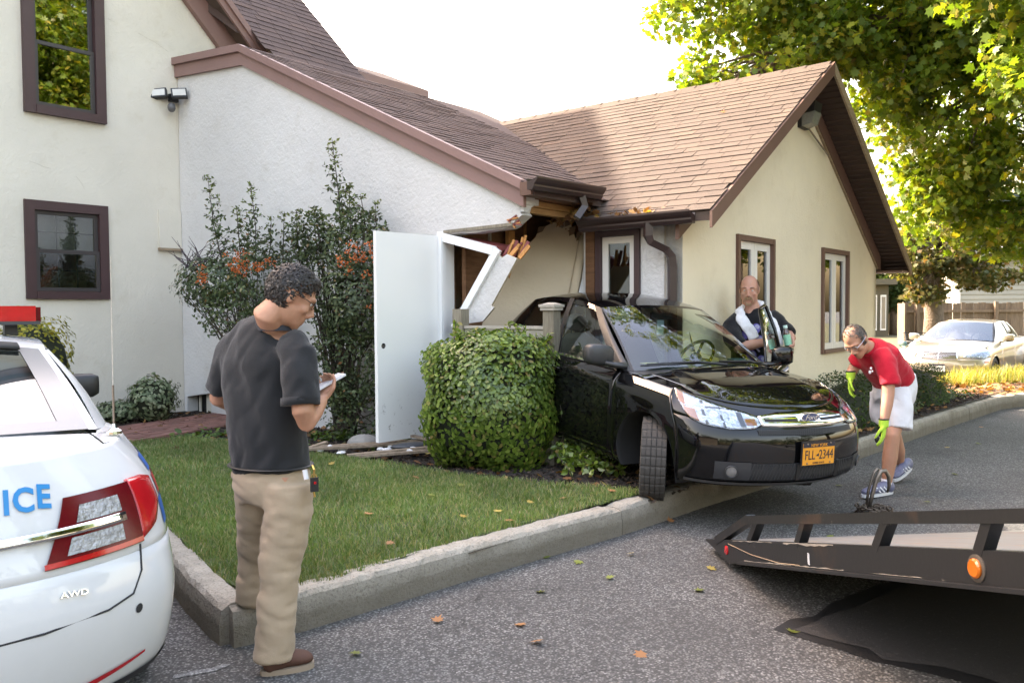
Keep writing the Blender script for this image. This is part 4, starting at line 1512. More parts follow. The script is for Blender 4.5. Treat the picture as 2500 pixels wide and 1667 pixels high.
M['midleaf'] = leafmat('sunlit_bronze_leaf', [(0, (0.050, 0.065, 0.018)), (0.5, (0.095, 0.105, 0.030)), (0.85, (0.16, 0.13, 0.045)), (1, (0.25, 0.14, 0.06))], 0.35, 0.5, (1.5, 1.4, 0.5))
tree('small_tree', 'bronze-green tree with pale trunk behind the silver car', (12.6, 25.5, 0), [(12.6, 25.5, -0.1), (12.62, 25.5, 1.3), (12.55, 25.5, 2.2), (12.4, 25.4, 3.2)], [0.34, 0.27, 0.25, 0.15],
     [((11.9, 25.3, 2.9), (0.9, 0.9, 0.55), 0.2, 1), ((12.7, 25.2, 3.5), (1.3, 1.2, 0.8), 0.2, 1.4), ((13.9, 25.4, 2.7), (1.3, 1.0, 0.55), 0.2, 1.3), ((12.2, 25.0, 2.0), (0.6, 0.4, 0.3), 0.2, 0.4), ((14.6, 26, 4.0), (1.6, 1.3, 0.9), 0.2, 1.0)],
     150, 60, 0.13, 0.36, M['midleaf'], 21)
M['farleaf'] = leafmat('far_green_leaf', [(0, (0.020, 0.045, 0.012)), (0.6, (0.05, 0.085, 0.022)), (1, (0.09, 0.11, 0.03))], 0.3, 0.55)
for (x, y, h, w, lab, sd) in ((21.5, 48, 5.2, 1.2, 'dark green tree just right of the gabled wing corner', 31), (28.5, 58, 4.4, 2.6, 'low round tree behind the grey-roofed shed', 32), (27, 44, 8.5, 3.2, 'tall dark evergreen tree behind the white sided house', 33)):
 tree('tree', lab, (x, y, 0), [(x, y, 0), (x, y, h * 0.35), (x, y, h * 0.6)], [0.25, 0.2, 0.12],
         [((x, y, h * 0.62), (w, w, h * 0.36), 0.3, 1.0)], 70, 60, 0.26, 0.6, M['farleaf'], sd, limb=False)

# ---- shrubs
M['privet'] = leafmat('privet_hedge_leaf', [(0, (0.055, 0.095, 0.016)), (0.4, (0.11, 0.17, 0.026)), (0.75, (0.18, 0.25, 0.040)), (0.93, (0.27, 0.33, 0.07)), (1, (0.28, 0.20, 0.08))], 0.3, 0.28, (1.3, 1.4, 0.4), 0.55)
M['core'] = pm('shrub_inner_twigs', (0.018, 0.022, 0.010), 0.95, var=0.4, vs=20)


def boxshrub(name, label, cat, c, r, n, leaf, mat, seed, shape=(LEAF_ROUND, F_ROUND), e=3.2, core=0.86, up=0.3, group=None, bumpy=0.06, bottom=None):
 """clipped shrub: superellipsoid shell of leaves over a dark twig core"""
 g = np.random.default_rng(seed)
 t = thing(name, label, cat, (c[0], c[1], c[2] - r[2]), group)
 v = g.normal(size=(n, 3))
 v[:, 2] = np.where(g.uniform(size=n) < 0.85, v[:, 2], abs(v[:, 2]))
 v /= np.linalg.norm(v, axis=1, keepdims=True)
 k = (np.abs(v) ** e).sum(1) ** (-1 / e)
 bb = 1 + bumpy * (np.sin(v[:, 0] * 7 + seed) * np.sin(v[:, 1] * 6 + 2) + np.sin(v[:, 2] * 9 + v[:, 0] * 4))
 d = g.uniform(0.78, 1.02, n) ** 0.6
 P = np.array(c) + v * (k * bb * d)[:, None] * np.array(r)
 nn = v / np.array(r)
 nn /= np.linalg.norm(nn, axis=1, keepdims=True)
 o = put('foliage', leafmesh('foliage', P, leaf, shape, mat, seed, nn * 1.0, 0.75, up), t)
 o['kind'] = 'stuff'
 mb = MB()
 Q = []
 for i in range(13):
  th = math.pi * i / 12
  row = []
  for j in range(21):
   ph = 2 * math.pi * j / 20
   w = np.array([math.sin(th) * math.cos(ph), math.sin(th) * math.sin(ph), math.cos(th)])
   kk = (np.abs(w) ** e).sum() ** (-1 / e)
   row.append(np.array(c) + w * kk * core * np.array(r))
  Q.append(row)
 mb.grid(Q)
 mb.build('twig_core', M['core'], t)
 return t


hd = boxshrub('hedge', 'clipped bright green hedge bush beside the fence post and black car', 'hedge', (-0.19, 7.78, 0.75), (0.585, 0.46, 0.61), 15000, 0.048, M['privet'], 41, e=4.6)
# sprigs sticking out of the hedge top
def sprig(parent, pts, r, n, leaf, mat, seed, name='sprig', shape=(LEAF_ROUND, F_ROUND), lift=0.5):
 g = np.random.default_rng(seed)
 mb = MB()
 mb.tube(pts, [r, r * 0.8, r * 0.5] if len(pts) == 3 else r, 5)
 st = mb.build(name, M['bark_dk'], parent)
 A = np.array([tuple(p) for p in pts])
 t_ = g.uniform(0, len(A) - 1.001, n)
 i = t_.astype(int)
 P = A[i] + (A[i + 1] - A[i]) * (t_ - i)[:, None] + g.normal(size=(n, 3)) * leaf * 0.15
 o = put('foliage', leafmesh('foliage', P, leaf, shape, mat, seed, None, 1.0, lift), st)
 o['kind'] = 'stuff'
 return st
for k, (x, y, h) in enumerate([(-0.52, 7.62, 0.16), (-0.48, 7.68, 0.12), (-0.02, 7.60, 0.15), (0.06, 7.62, 0.13), (0.10, 7.7, 0.10), (-0.25, 7.6, 0.06), (0.30, 7.6, 0.05), (-0.06, 7.7, 0.12)]):
 p = Vector((x, y, 1.30))
 sprig(hd, [p, p + Vector((0.01, 0, h * 0.6)), p + Vector((random.uniform(-.04, .04), 0, h + 0.04))], 0.004, 26, 0.045, M['privet'], 50 + k)
# broken trailing branches between hedge and front wheel
bt = thing('broken_branch', 'broken leafy hedge branches trailing on the ground beside the front wheel', 'branches', (0.6, 7.3, 0.2))
for k in range(15):
 a = Vector((random.uniform(0.30, 0.5), random.uniform(7.45, 7.75), random.uniform(0.24, 0.42)))
 b = Vector((random.uniform(0.45, 0.95), random.uniform(6.85, 7.35), random.uniform(0.22, 0.27)))
 m_ = a.lerp(b, 0.5) + Vector((random.uniform(-.08, .08), random.uniform(-.08, .08), random.uniform(0.02, 0.10)))
 sprig(bt, [a, m_, b], 0.005, 42, 0.058, M['privet'], 70 + k, name='stem')
for k in range(4):
 a = Vector((0.40 + 0.02 * k, 7.5, 0.3))
 sprig(bt, [a, a + Vector((0.05, -0.02, 0.22)), a + Vector((0.02 + 0.04 * k, -0.05, 0.46 - 0.05 * k))], 0.004, 14, 0.05, M['privet'], 90 + k, name='stem')

# firethorn shrubs against the white wall
M['fire'] = leafmat('firethorn_leaf', [(0, (0.040, 0.060, 0.030)), (0.5, (0.075, 0.105, 0.050)), (0.85, (0.13, 0.165, 0.080)), (0.96, (0.17, 0.20, 0.085)), (1, (0.22, 0.10, 0.05))], 0.25, 0.45, (1.3, 1.3, 0.6))
M['fire_new'] = leafmat('firethorn_new_leaf', [(0, (0.075, 0.105, 0.035)), (1, (0.15, 0.19, 0.065))], 0.3, 0.45)
M['berry'] = pm('orange_berry', (0.40, 0.10, 0.02), 0.4, var=0.2, isl=0.35)


def px_like(x, d, z):
 return np.array([x, d, z])


def firethorn(label, masses, leaders, base, stems, berries, seed, leaf=0.05, dead=None):
 g = np.random.default_rng(seed)
 r = random.Random(seed)
 t = thing('firethorn_shrub', label, 'shrub', base, 'firethorn shrubs by the white wall')
 P, N = [], []
 stem = MB()
 for (c, rr, n) in masses:
  v, nn = ball(n, g, 0.5)
  q = np.array(c) + v * np.array(rr) * (1 + 0.12 * np.sin(v[:, :1] * 9) * np.sin(v[:, 2:] * 8))
  P.append(q)
  N.append(nn * 0.6)
  for k in range(16):
   e = np.array(c) + v[k] * np.array(rr)
   b = np.array(base) + np.array([r.uniform(-.12, .12), r.uniform(-.08, .08), 0])
   stem.tube([b, (b * 0.45 + np.array(c) * 0.55) + g.normal(size=3) * 0.06, e], [0.014, 0.009, 0.003], 5)
 LP = []
 for (b, tp) in leaders:
  b, tp = np.array(b), np.array(tp)
  L = np.linalg.norm(tp - b)
  mid = (b + tp) / 2 + g.normal(size=3) * 0.015
  stem.tube([b, mid, tp], [0.009, 0.006, 0.003], 5)
  nw = int(L / 0.075)
  for k in range(nw):
   f = (k + 0.5) / nw
   o = b + (tp - b) * f
   side_l = (0.06 + 0.21 * (1 - f)) * r.uniform(0.55, 1.2)
   for s in range(3):
    an = r.uniform(0, 6.28)
    d = np.array([math.cos(an), math.sin(an) * 0.6, r.uniform(0.15, 0.55)])
    e = o + d * side_l
    stem.tube([o, e], [0.004, 0.0018], 4)
    m = int(5 + 14 * (1 - f) * side_l / 0.2)
    w = g.uniform(0.1, 1.0, m)[:, None]
    LP.append((o + (e - o) * w + g.normal(size=(m, 3)) * 0.012, f))
 stem.build('stems', M['bark_dk'], t)
 P = np.concatenate(P + [q for q, f in LP if f < 0.72])
 o = put('foliage', leafmesh('foliage', P, leaf, (LEAF_DIAMOND, F_DIAMOND), M['fire'], seed, None, 1.0, 0.5), t)
 o['kind'] = 'stuff'
 Q = np.concatenate([q for q, f in LP if f >= 0.72])
 o = put('new_foliage', leafmesh('new_foliage', Q, leaf * 0.85, (LEAF_DIAMOND, F_DIAMOND), M['fire_new'], seed + 1, None, 1.0, 0.6), t)
 o['kind'] = 'stuff'
 bm_ = MB()
 for (c, rr, n) in berries:
  for k in range(n):
   q = np.array(c) + g.uniform(-1.4, 1.4, size=3) * np.array(rr)
   for j in range(r.randint(5, 11)):
    w = q + g.normal(size=3) * 0.020
    bm_.ell(w, (0.010, 0.010, 0.010), n=5, m=3)
 o = bm_.build('berries', M['berry'], t, fix=False)
 o['kind'] = 'stuff'
 return t


# left clump (in front of the inner corner), right clump (tall)
firethorn('wide flat-topped firethorn with orange berries left of the dark-shirted man', 
          [((-3.55, 10.25, 1.95), (0.52, 0.42, 0.36), 2500), ((-3.25, 10.05, 1.62), (0.46, 0.38, 0.38), 1500), ((-2.95, 9.95, 1.95), (0.38, 0.32, 0.36), 800), ((-2.95, 9.9, 1.35), (0.25, 0.25, 0.35), 800)],
          [((-3.42, 10.2, 2.05), (-3.62, 10.25, 3.22)), ((-3.02, 10.1, 2.1), (-3.08, 10.15, 3.12)), ((-3.18, 10.1, 2.1), (-3.25, 10.15, 2.85)), ((-2.85, 10.0, 2.1), (-2.8, 10.0, 2.7)), ((-2.65, 9.9, 2.0), (-2.62, 9.9, 2.75))],
          (-2.85, 9.85, 0.25), 6,
          [((-3.15, 9.80, 2.20), (0.10, 0.05, 0.05), 10), ((-3.02, 9.75, 2.05), (0.12, 0.05, 0.06), 9), ((-2.78, 9.7, 2.13), (0.12, 0.05, 0.05), 10), ((-3.6, 9.85, 2.0), (0.16, 0.05, 0.1), 7)], 101)
firethorn('tall upright firethorn with orange berries beside the open white door',
          [((-1.62, 9.0, 1.75), (0.46, 0.34, 0.56), 3000), ((-1.72, 9.05, 1.05), (0.46, 0.34, 0.56), 2400), ((-1.62, 9.0, 2.25), (0.38, 0.3, 0.40), 1300), ((-2.0, 9.15, 1.9), (0.32, 0.27, 0.55), 1000), ((-1.6, 8.95, 0.6), (0.46, 0.3, 0.4), 900), ((-2.15, 9.25, 2.4), (0.24, 0.22, 0.32), 800)],
          [((-1.80, 9.1, 2.3), (-1.90, 9.15, 3.42)), ((-1.55, 9.0, 2.3), (-1.58, 9.0, 2.82)), ((-1.40, 8.95, 2.25), (-1.42, 8.95, 2.74)), ((-2.05, 9.2, 2.2), (-2.10, 9.2, 2.72)), ((-2.30, 9.3, 2.1), (-2.33, 9.3, 2.70)), ((-1.68, 9.0, 2.4), (-1.70, 9.05, 2.95)), ((-1.15, 9.2, 2.3), (-0.98, 9.25, 2.62))],
          (-1.85, 9.4, 0.25), 8,
          [((-1.45, 8.66, 2.20), (0.14, 0.05, 0.07), 12), ((-1.60, 8.68, 2.10), (0.12, 0.05, 0.08), 8), ((-1.30, 8.66, 1.75), (0.10, 0.05, 0.14), 8), ((-1.36, 8.7, 2.05), (0.12, 0.05, 0.10), 10)], 102)
# dead twig tangle
dt = MB()
for k in range(26):
 a = Vector((-3.78, 10.2, 2.12)) + Vector((random.uniform(-.12, .2), 0, 0))
 b = a + Vector((random.uniform(-.3, .35), random.uniform(-.1, .1), random.uniform(0.08, 0.42)))
 dt.tube([a, a.lerp(b, 0.5) + Vector((random.uniform(-.06, .06), 0, random.uniform(0, .06))), b], [0.007, 0.005, 0.002], 5)
dt.build('dead_twigs', pm('purple_grey_twig', (0.06, 0.045, 0.055), 0.9), bpy.data.objects['firethorn_shrub'])

M['vari'] = leafmat('grey_green_leaf', [(0, (0.075, 0.105, 0.055)), (0.6, (0.14, 0.18, 0.10)), (1, (0.30, 0.33, 0.22))], 0.25, 0.5)
boxshrub('shrub', 'small pale grey-green round shrub at the foot of the cream wall', 'shrub', (-4.55, 10.75, 0.50), (0.30, 0.28, 0.27), 1500, 0.05, M['vari'], 43, e=2.2, bumpy=0.14)
boxshrub('shrub', 'low pale grey-green shrub spreading left of the rounder one', 'shrub', (-4.95, 10.6, 0.36), (0.28, 0.24, 0.13), 700, 0.05, M['vari'], 44, e=2.2, bumpy=0.14)
M['gold'] = leafmat('golden_shrub_leaf', [(0, (0.11, 0.13, 0.015)), (0.5, (0.24, 0.23, 0.02)), (1, (0.36, 0.31, 0.03))], 0.35, 0.5)
boxshrub('shrub', 'golden yellow-green rounded shrub behind the police car roof', 'shrub', (-5.05, 8.9, 0.92), (0.42, 0.40, 0.66), 2600, 0.045, M['gold'], 45, e=2.4, bumpy=0.12)
M['yew'] = leafmat('dark_hedge_leaf', [(0, (0.018, 0.034, 0.010)), (0.6, (0.040, 0.066, 0.017)), (0.93, (0.07, 0.10, 0.025)), (1, (0.20, 0.11, 0.04))], 0.2, 0.5)
for u0, u1, sd, lab in ((3.35, 5.7, 46, 'low dark green hedge below the gable windows nearer the black car'), (5.85, 7.9, 47, 'low dark green hedge at the far right corner of the gable wall')):
 uc = (u0 + u1) / 2
 t = thing('low_hedge', lab, 'hedge', tuple(Bp(uc, -1.75, 0.15)), 'low hedges along the gable wall')
 g = np.random.default_rng(sd)
 n = 6500
 v = g.normal(size=(n, 3))
 v[:, 2] = np.abs(v[:, 2]) * 1.1 - 0.25
 v /= np.linalg.norm(v, axis=1, keepdims=True)
 k = (np.abs(v) ** 3.0).sum(1) ** (-1 / 3.0) * (1 + 0.07 * np.sin(v[:, 0] * 8 + sd) + 0.05 * np.sin(v[:, 2] * 11))
 q = v * (k * g.uniform(0.86, 1.02, n))[:, None] * np.array([(u1 - u0) / 2, 0.52, 0.56])
 P = np.array([tuple(Bp(uc + a, -1.78 + b, 0.22 + c)) for a, b, c in q])
 o = put('foliage', leafmesh('foliage', P, 0.036, (LEAF_DIAMOND, F_DIAMOND), M['yew'], sd, None, 1.0, 0.5), t)
 o['kind'] = 'stuff'
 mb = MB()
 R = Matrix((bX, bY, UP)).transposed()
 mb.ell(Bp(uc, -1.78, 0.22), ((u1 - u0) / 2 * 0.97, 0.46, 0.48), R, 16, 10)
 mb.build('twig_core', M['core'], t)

# ground cover, litter
M['ivy'] = leafmat('ground_cover_leaf', [(0, (0.03, 0.06, 0.012)), (0.7, (0.075, 0.13, 0.022)), (1, (0.15, 0.21, 0.04))], 0.3, 0.45)
def groundleaves(name, poly, n, leaf, mat, seed, label, zf, shape=(LEAF_ROUND, F_ROUND), up=1.2, hz=0.05, clump=None):
 p = scatter(poly, n, seed)
 g = np.random.default_rng(seed)
 if clump:
  keep = (np.sin(p[:, 0] * clump + seed) * np.sin(p[:, 1] * clump * 1.1 + 1) + g.normal(size=n) * 0.3) > 0.25
  p = p[keep]
 P = np.column_stack([p, zf(p[:, 0], p[:, 1]) + g.uniform(0.0, hz, len(p))])
 o = put(name, leafmesh(name, P, leaf, shape, mat, seed, None, 0.5, up))
 tag(o, label, None, None, 'stuff')
 return o
bz = lambda x, y: 0.16 + 0.012 * np.clip(y - 4, 0, 6)
groundleaves('ground_cover', [(-2.6, 8.9), (-1.0, 8.2), (-1.1, 8.8), (-2.3, 9.5)], 1300, 0.06, M['ivy'], 61, 'bright green ground cover under the tall firethorn', bz, clump=5, hz=0.08)
groundleaves('ground_cover', [(-3.9, 9.2), (-2.7, 8.75), (-2.6, 9.1), (-3.6, 9.9)], 260, 0.07, M['ivy'], 62, 'sparse weeds in the mulch beside the path', bz, clump=4, hz=0.05)
groundleaves('ground_cover', [(3.6, 9.2), (7.3, 13.2), (6.4, 13.9), (4.8, 11.0)], 1500, 0.06, M['ivy'], 63, 'patchy ground cover in the bed below the low hedges', bz, clump=4, hz=0.08)
M['litter'] = leafmat('dry_fallen_leaf', [(0, (0.10, 0.045, 0.020)), (0.5, (0.22, 0.11, 0.045)), (0.85, (0.36, 0.20, 0.075)), (1, (0.42, 0.33, 0.10))], 0.2, 0.6)
groundleaves('leaf_litter', VIS, 700, 0.07, M['litter'], 64, 'scattered dry leaves on the mulch beds', bz, (LEAF_MAPLE, F_MAPLE), 1.5, 0.02)
groundleaves('leaf_litter', VERGE, 5200, 0.11, M['litter'], 65, 'dry brown leaves covering the verge in front of the silver car', lambda x, y: 0.19 + 0 * x, (LEAF_MAPLE, F_MAPLE), 1.3, 0.03)
M['drygrass'] = leafmat('long_sunlit_grass', [(0, (0.13, 0.17, 0.03)), (0.6, (0.26, 0.27, 0.06)), (1, (0.42, 0.36, 0.14))], 0.4, 0.5)
vp = scatter([(7.4, 14.9), (9.2, 15.6), (14.5, 17.6), (20, 19.5), (20, 21), (12.4, 18.4), (8.6, 16.6)], 9000, 66)
blades('long_grass', vp, np.full(len(vp), 0.16), 0.24, 0.008, M['drygrass'], 0.8, 66, 'long sunlit grass along the verge by the silver car')

# ================================================================== BACKGROUND
far = sheet('far_grass', [(6.4, 24), (60, 24), (90, 120), (6, 120)], 0.02, pm('far_dry_grass', (0.08, 0.075, 0.03), 0.95, var=0.3, vs=0.8))
fc = thing('wooden_fence', 'sunlit weathered board fence behind the parked silver car', 'fence', (16, 29, 0))
r_ = random.Random(5)
xs_ = 13.2
mb = MB()
mb.box((0, 0, 0.86), (0.135, 0.022, 1.72))
fbm = mb.build('picket', M['bgwood'], fc, M=Matrix.Translation((0, 0, -9)))
fbme = fbm.data
bpy.data.objects.remove(fbm)
for k in range(64):
 x = xs_ + k * 0.142
 put('picket', fbme, fc, Matrix.Translation((x, 29 + 0.004 * (k % 3), r_.uniform(-0.02, 0.02))) @ Matrix.Rotation(r_.uniform(-.008, .008), 4, 'Y'))
for k in range(5):
 y = 28.9 - k * 0.145
 put('picket', fbme, fc, Matrix.Translation((13.1 - 0.02 * k, y, 0)) @ Matrix.Rotation(math.pi / 2, 4, 'Z'))
for z in (0.55, 1.45):
 mb = MB()
 mb.box((17.7, 28.95, z), (9.2, 0.05, 0.09))
 mb.build('rail', M['bgwood'], fc)
for x in (13.3, 13.75, 16.4, 19.0, 21.5):
 mb = MB()
 mb.box((x, 28.9, 0.88), (0.11, 0.1, 1.76))
 mb.build('post', M['bgwood'], fc)

sid = pm('white_siding_paint', (0.30, 0.29, 0.25), 0.7, var=0.06, vs=1.5, rnd=0.05)
hb = thing('siding_house', 'white board-sided house behind the fence at the right edge', 'house', (22, 36, 0))
for k in range(18):
 z = 0.1 + k * 0.2
 mb = MB()
 mb.hexa([(18.8, 36 - 0.03, z), (30, 36 - 0.03, z), (30, 36.2, z), (18.8, 36.2, z), (18.8, 36, z + 0.2), (30, 36, z + 0.2), (30, 36.2, z + 0.2), (18.8, 36.2, z + 0.2)])
 mb.build('siding_board', sid, hb)
mb = MB()
mb.box((24.4, 36.8, 1.85), (11.2, 1.1, 3.7))
mb.build('wall', sid, hb)
mb = MB()
mb.hexa([(18.4, 35.5, 3.7), (30.4, 35.5, 3.7), (30.4, 38, 3.7), (18.4, 38, 3.7), (18.4, 35.5, 3.95), (30.4, 35.5, 3.95), (30.4, 37, 5.0), (18.4, 37, 5.0)])
mb.build('roof', pm('white_eave', (0.55, 0.53, 0.48), 0.7), hb)
mb = MB()
mb.box((18.82, 35.98, 1.9), (0.14, 0.06, 3.6))
mb.build('corner_board', M['white_frame'], hb)

pb = thing('porch_building', 'pale yellow low building with tall windows just past the gabled wing', 'building', (18, 46, 0))
ybld = pm('pale_yellow_wall', (0.085, 0.075, 0.050), 0.8, var=0.06)
mb = MB()
mb.box((17.7, 48, 1.4), (5.2, 4, 2.8))
mb.build('wall', ybld, pb)
mb = MB()
mb.box((17.7, 47.8, 2.95), (5.7, 4.6, 0.3))
mb.build('cornice', ybld, pb)
for x in (18.3, 18.9, 19.5, 20.0):
 mb = MB()
 mb.box((x, 45.96, 1.3), (0.3, 0.06, 1.9))
 w_ = mb.build('window', M['white_frame'], pb)
 mb = MB()
 mb.box((x, 45.925, 1.3), (0.2, 0.02, 1.7))
 mb.build('pane', M['pane_dk'], w_)
sh = thing('shed', 'tan shed with grey shingle roof beyond the fence', 'shed', (23.4, 50, 0))
mb = MB()
mb.box((23.8, 51.5, 0.7), (4.2, 3, 1.4))
mb.build('wall', pm('tan_wall', (0.18, 0.13, 0.08), 0.8), sh)
mb = MB()
mb.hexa([(21.5, 49.8, 1.35), (26.1, 49.8, 1.35), (26.1, 53.2, 1.35), (21.5, 53.2, 1.35), (21.5, 51.4, 2.5), (26.1, 51.4, 2.5), (26.1, 51.6, 2.5), (21.5, 51.6, 2.5)])
mb.build('roof', pm('blue_grey_shingle', (0.085, 0.095, 0.11), 0.9, var=0.2, vs=6), sh)

up_ = thing('utility_pole', 'distant grey utility pole with thin wires above the shed roof', 'pole', (27.2, 60, 0))
mb = MB()
mb.tube([(27.2, 60, 0), (27.2, 60, 3.9)], 0.13, 8)
mb.build('pole', pm('grey_pole', (0.3, 0.28, 0.26), 0.8), up_)
for z in (3.5, 3.8):
 mb = MB()
 mb.tube([(15, 56, z + 1.4), (21, 58, z + 0.5), (27.2, 60, z), (45, 64, z + 0.4)], 0.02, 4)
 mb.build('wire', M['black_pl'], up_)
be = thing('metal_bench', 'black metal garden bench in front of the fence', 'bench', (11.6, 24.0, 0))
for x in (11.2, 11.9):
 mb = MB()
 mb.tube([(x, 24.2, 0), (x, 24.15, 0.45), (x, 24.3, 0.9)], 0.025, 6)
 mb.tube([(x, 23.8, 0), (x, 23.8, 0.62), (x, 24.2, 0.62)], 0.025, 6)
 mb.build('frame', M['black_pl'], be)
for k in range(7):
 mb = MB()
 mb.box((11.55, 24.2 + 0.015 * k, 0.5 + 0.06 * k), (0.8, 0.02, 0.025))
 mb.build('slat', M['black_pl'], be)
mb = MB()
mb.box((11.55, 24.0, 0.45), (0.8, 0.42, 0.03))
mb.build('seat', M['black_pl'], be)

# ---- fence stub and debris near the crash
fs = thing('fence_section', 'short weathered grey fence section with capped post between hedge and black car', 'fence', (0.35, 7.75, 0.2))
pr, pl = Vector((0.36, 7.72, 0)), Vector((-0.50, 8.35, 0))
fd = (pl - pr).normalized()
fn_ = Vector((fd.y, -fd.x, 0))
Rf = Matrix((fd, Vector((-fd.y, fd.x, 0)), UP)).transposed()
for p, h, cap in ((pr, 1.50, True), (pl, 1.52, False)):
 mb = MB()
 mb.box((p.x, p.y, 0.1 + h / 2), (0.115, 0.115, h - 0.02), Rf)
 po = mb.build('post', M['greywood'], fs)
 if cap:
  mb = MB()
  mb.box((p.x, p.y, 0.1 + h + 0.005), (0.150, 0.150, 0.028), Rf)
  mb.box((p.x, p.y, 0.1 + h + 0.033), (0.170, 0.170, 0.024), Rf)
  mb.hexa([p + Rf @ Vector((a, b, 0.1 + h + 0.046)) for a, b in ((-.07, -.07), (.07, -.07), (.07, .07), (-.07, .07))] + [p + Rf @ Vector((a, b, 0.1 + h + 0.062)) for a, b in ((-.02, -.02), (.02, -.02), (.02, .02), (-.02, .02))])
  mb.build('post_cap', M['palewood'], po)
mid = (pr + pl) / 2
L_ = (pl - pr).length - 0.13
for z, h, off in ((1.435, 0.028, 0.05), (1.355, 0.125, 0.03), (0.5, 0.1, 0.03)):
 mb = MB()
 c = mid + fn_ * off * -0.0
 mb.box((c.x, c.y, z), (L_, 0.03 + (0.03 if h < .05 else 0), h), Rf)
 mb.build('rail', M['palewood'], fs)
for k in range(6):
 c = pr + fd * (0.14 + k * 0.155) + Vector((-fd.y, fd.x, 0)) * 0.03
 mb = MB()
 mb.box((c.x, c.y, 0.78), (0.14, 0.02, 1.04), Rf)
 mb.build('slat', M['palewood'], fs)

M['plank'] = wood('muddy_plank', (0.16, 0.12, 0.085), (0.34, 0.27, 0.20), 7.0, (3, 3, 3))
for k, (a, b, w, lab) in enumerate([((-2.0, 8.08, .285), (-0.72, 8.42, .30), 0.07, 'long muddy plank lying nearest the lawn edge of the debris pile'), ((-1.55, 7.93, .25), (-0.62, 8.16, .30), 0.06, 'muddy plank lying on mulch, its end under the hedge'),
                                  ((-1.45, 7.86, .25), (-0.70, 8.02, .28), 0.05, 'thin muddy lath nearest the lawn in the debris'), ((-1.20, 8.62, .37), (-0.72, 8.28, .32), 0.06, 'dark broken board leaning on the debris by the door foot'),
                                  ((-1.95, 8.30, .27), (-0.8, 8.50, .31), 0.05, 'thin pale plank at the back of the debris pile'), ((-2.1, 8.0, .25), (-1.85, 8.42, .30), 0.05, 'short plank crossing the left end of the debris pile')]):
 o_ = MB()
 o_.beam(a, b, w, 0.022)
 tag(o_.build('wood_plank', M['plank']), lab, 'plank', 'planks fallen by the smashed doorway')
mb = MB()
mb.ell((-0.98, 8.27, 0.285), (0.22, 0.10, 0.03), Matrix.Rotation(0.4, 3, 'Z'), 16, 6)
tag(mb.build('plastic_tray', pm('grey_black_plastic', (0.05, 0.052, 0.06), 0.35), smooth=True), 'dark oval plastic piece lying among the planks', 'plastic piece')
for k in range(9):
 mb = MB()
 c = (random.uniform(-1.9, -0.9), random.uniform(7.95, 8.4), 0.27)
 mb.ell(c, (random.uniform(.02, .06), random.uniform(.02, .05), random.uniform(.015, .03)), Matrix.Rotation(random.uniform(0, 3), 3, 'Z'), 6, 4)
 tag(mb.build('plaster_lump', M['white_st']), 'small broken stucco lump lying among the planks', 'rubble', 'stucco lumps in the debris')
mb = MB()
mb.ell((-1.5, 8.55, 0.27), (0.17, 0.12, 0.09), None, 12, 8)
tag(mb.build('rock', pm('grey_stone', (0.24, 0.23, 0.215), 0.9, var=0.25, bump=(20, .6, .02)), smooth=True), 'grey rounded stone at the foot of the open door', 'rock')

# ================================================================== CARS
def paint(name, c, metal=0.0, rough=0.25, flake=0.0, dust=0.0):
 t = NT(name)
 col = c
 if dust:
  col = t.mix(t.math('MULTIPLY', t.ramp(t.noise(3.0, 6, 0.7), [(0.45, 0.0), (0.75, 1.0)]), dust), c, (0.12, 0.11, 0.09))
 if flake:
  col = t.mix(t.math('MULTIPLY', t.noise(500, 1), flake), col, mul(c, 1.6))
 t.set(**{'Base Color': col, 'Metallic': metal, 'Roughness': rough, 'Specular IOR Level': 0.5 if metal else 0.0, 'Coat Weight': 1.0})
 t.b.inputs['Coat Roughness'].default_value = 0.015
 return t.m


M['black_paint'] = paint('black_car_paint', (0.0025, 0.0025, 0.003), 0.0, 0.3, 0.0, 0.012)
M['white_paint'] = paint('white_car_paint', (0.60, 0.605, 0.61), 0.0, 0.35, 0.0, 0.05)
M['silver_paint'] = paint('champagne_silver_paint', (0.42, 0.37, 0.285), 0.75, 0.32, 0.2, 0.0)
M['green_paint'] = paint('grey_green_paint', (0.10, 0.16, 0.15), 0.5, 0.3, 0.2)
M['car_glass'] = glassmat('car_window_glass', (0.66, 0.76, 0.68), 0.08)
M['car_glass_w'] = glassmat('pale_rear_glass', (0.55, 0.60, 0.60), 0.10, 0.02, 0.0)
M['ceramic'] = pm('grey_glass_border', (0.14, 0.15, 0.16), 0.25, var=0.05)
M['tyre'] = pm('dusty_tyre_rubber', (0.050, 0.045, 0.040), 0.88, var=0.4, vs=20, bump=(120, 0.3, 0.002))
M['rim'] = pm('alloy_rim', (0.45, 0.45, 0.46), 0.3, metal=0.9, var=0.1)
M['grey_pl'] = pm('dark_grey_plastic', (0.030, 0.031, 0.034), 0.45, var=0.1, bump=(300, 0.1, 0.001))
M['seat'] = pm('grey_seat_cloth', (0.13, 0.125, 0.12), 0.9, var=0.1)
M['dash'] = pm('dark_dashboard', (0.035, 0.038, 0.036), 0.6, var=0.1)
M['amber'] = pm('amber_lens', (0.50, 0.125, 0.006), 0.15, var=0.25, vs=40, coat=0.4)
M['redlens'] = pm('red_lens', (0.40, 0.006, 0.010), 0.15, var=0.25, vs=25, coat=0.35)
M['redlens_dk'] = pm('dark_red_lens', (0.10, 0.003, 0.006), 0.2, spec=0.25, var=0.25, vs=30)
M['lampchrome'] = pm('lamp_reflector', (0.72, 0.74, 0.78), 0.14, metal=0.9, var=0.25, vs=28, bump=(45, 0.8, 0.02))
M['lens'] = glassmat('clear_lamp_lens', (0.9, 0.93, 0.95), 0.10)
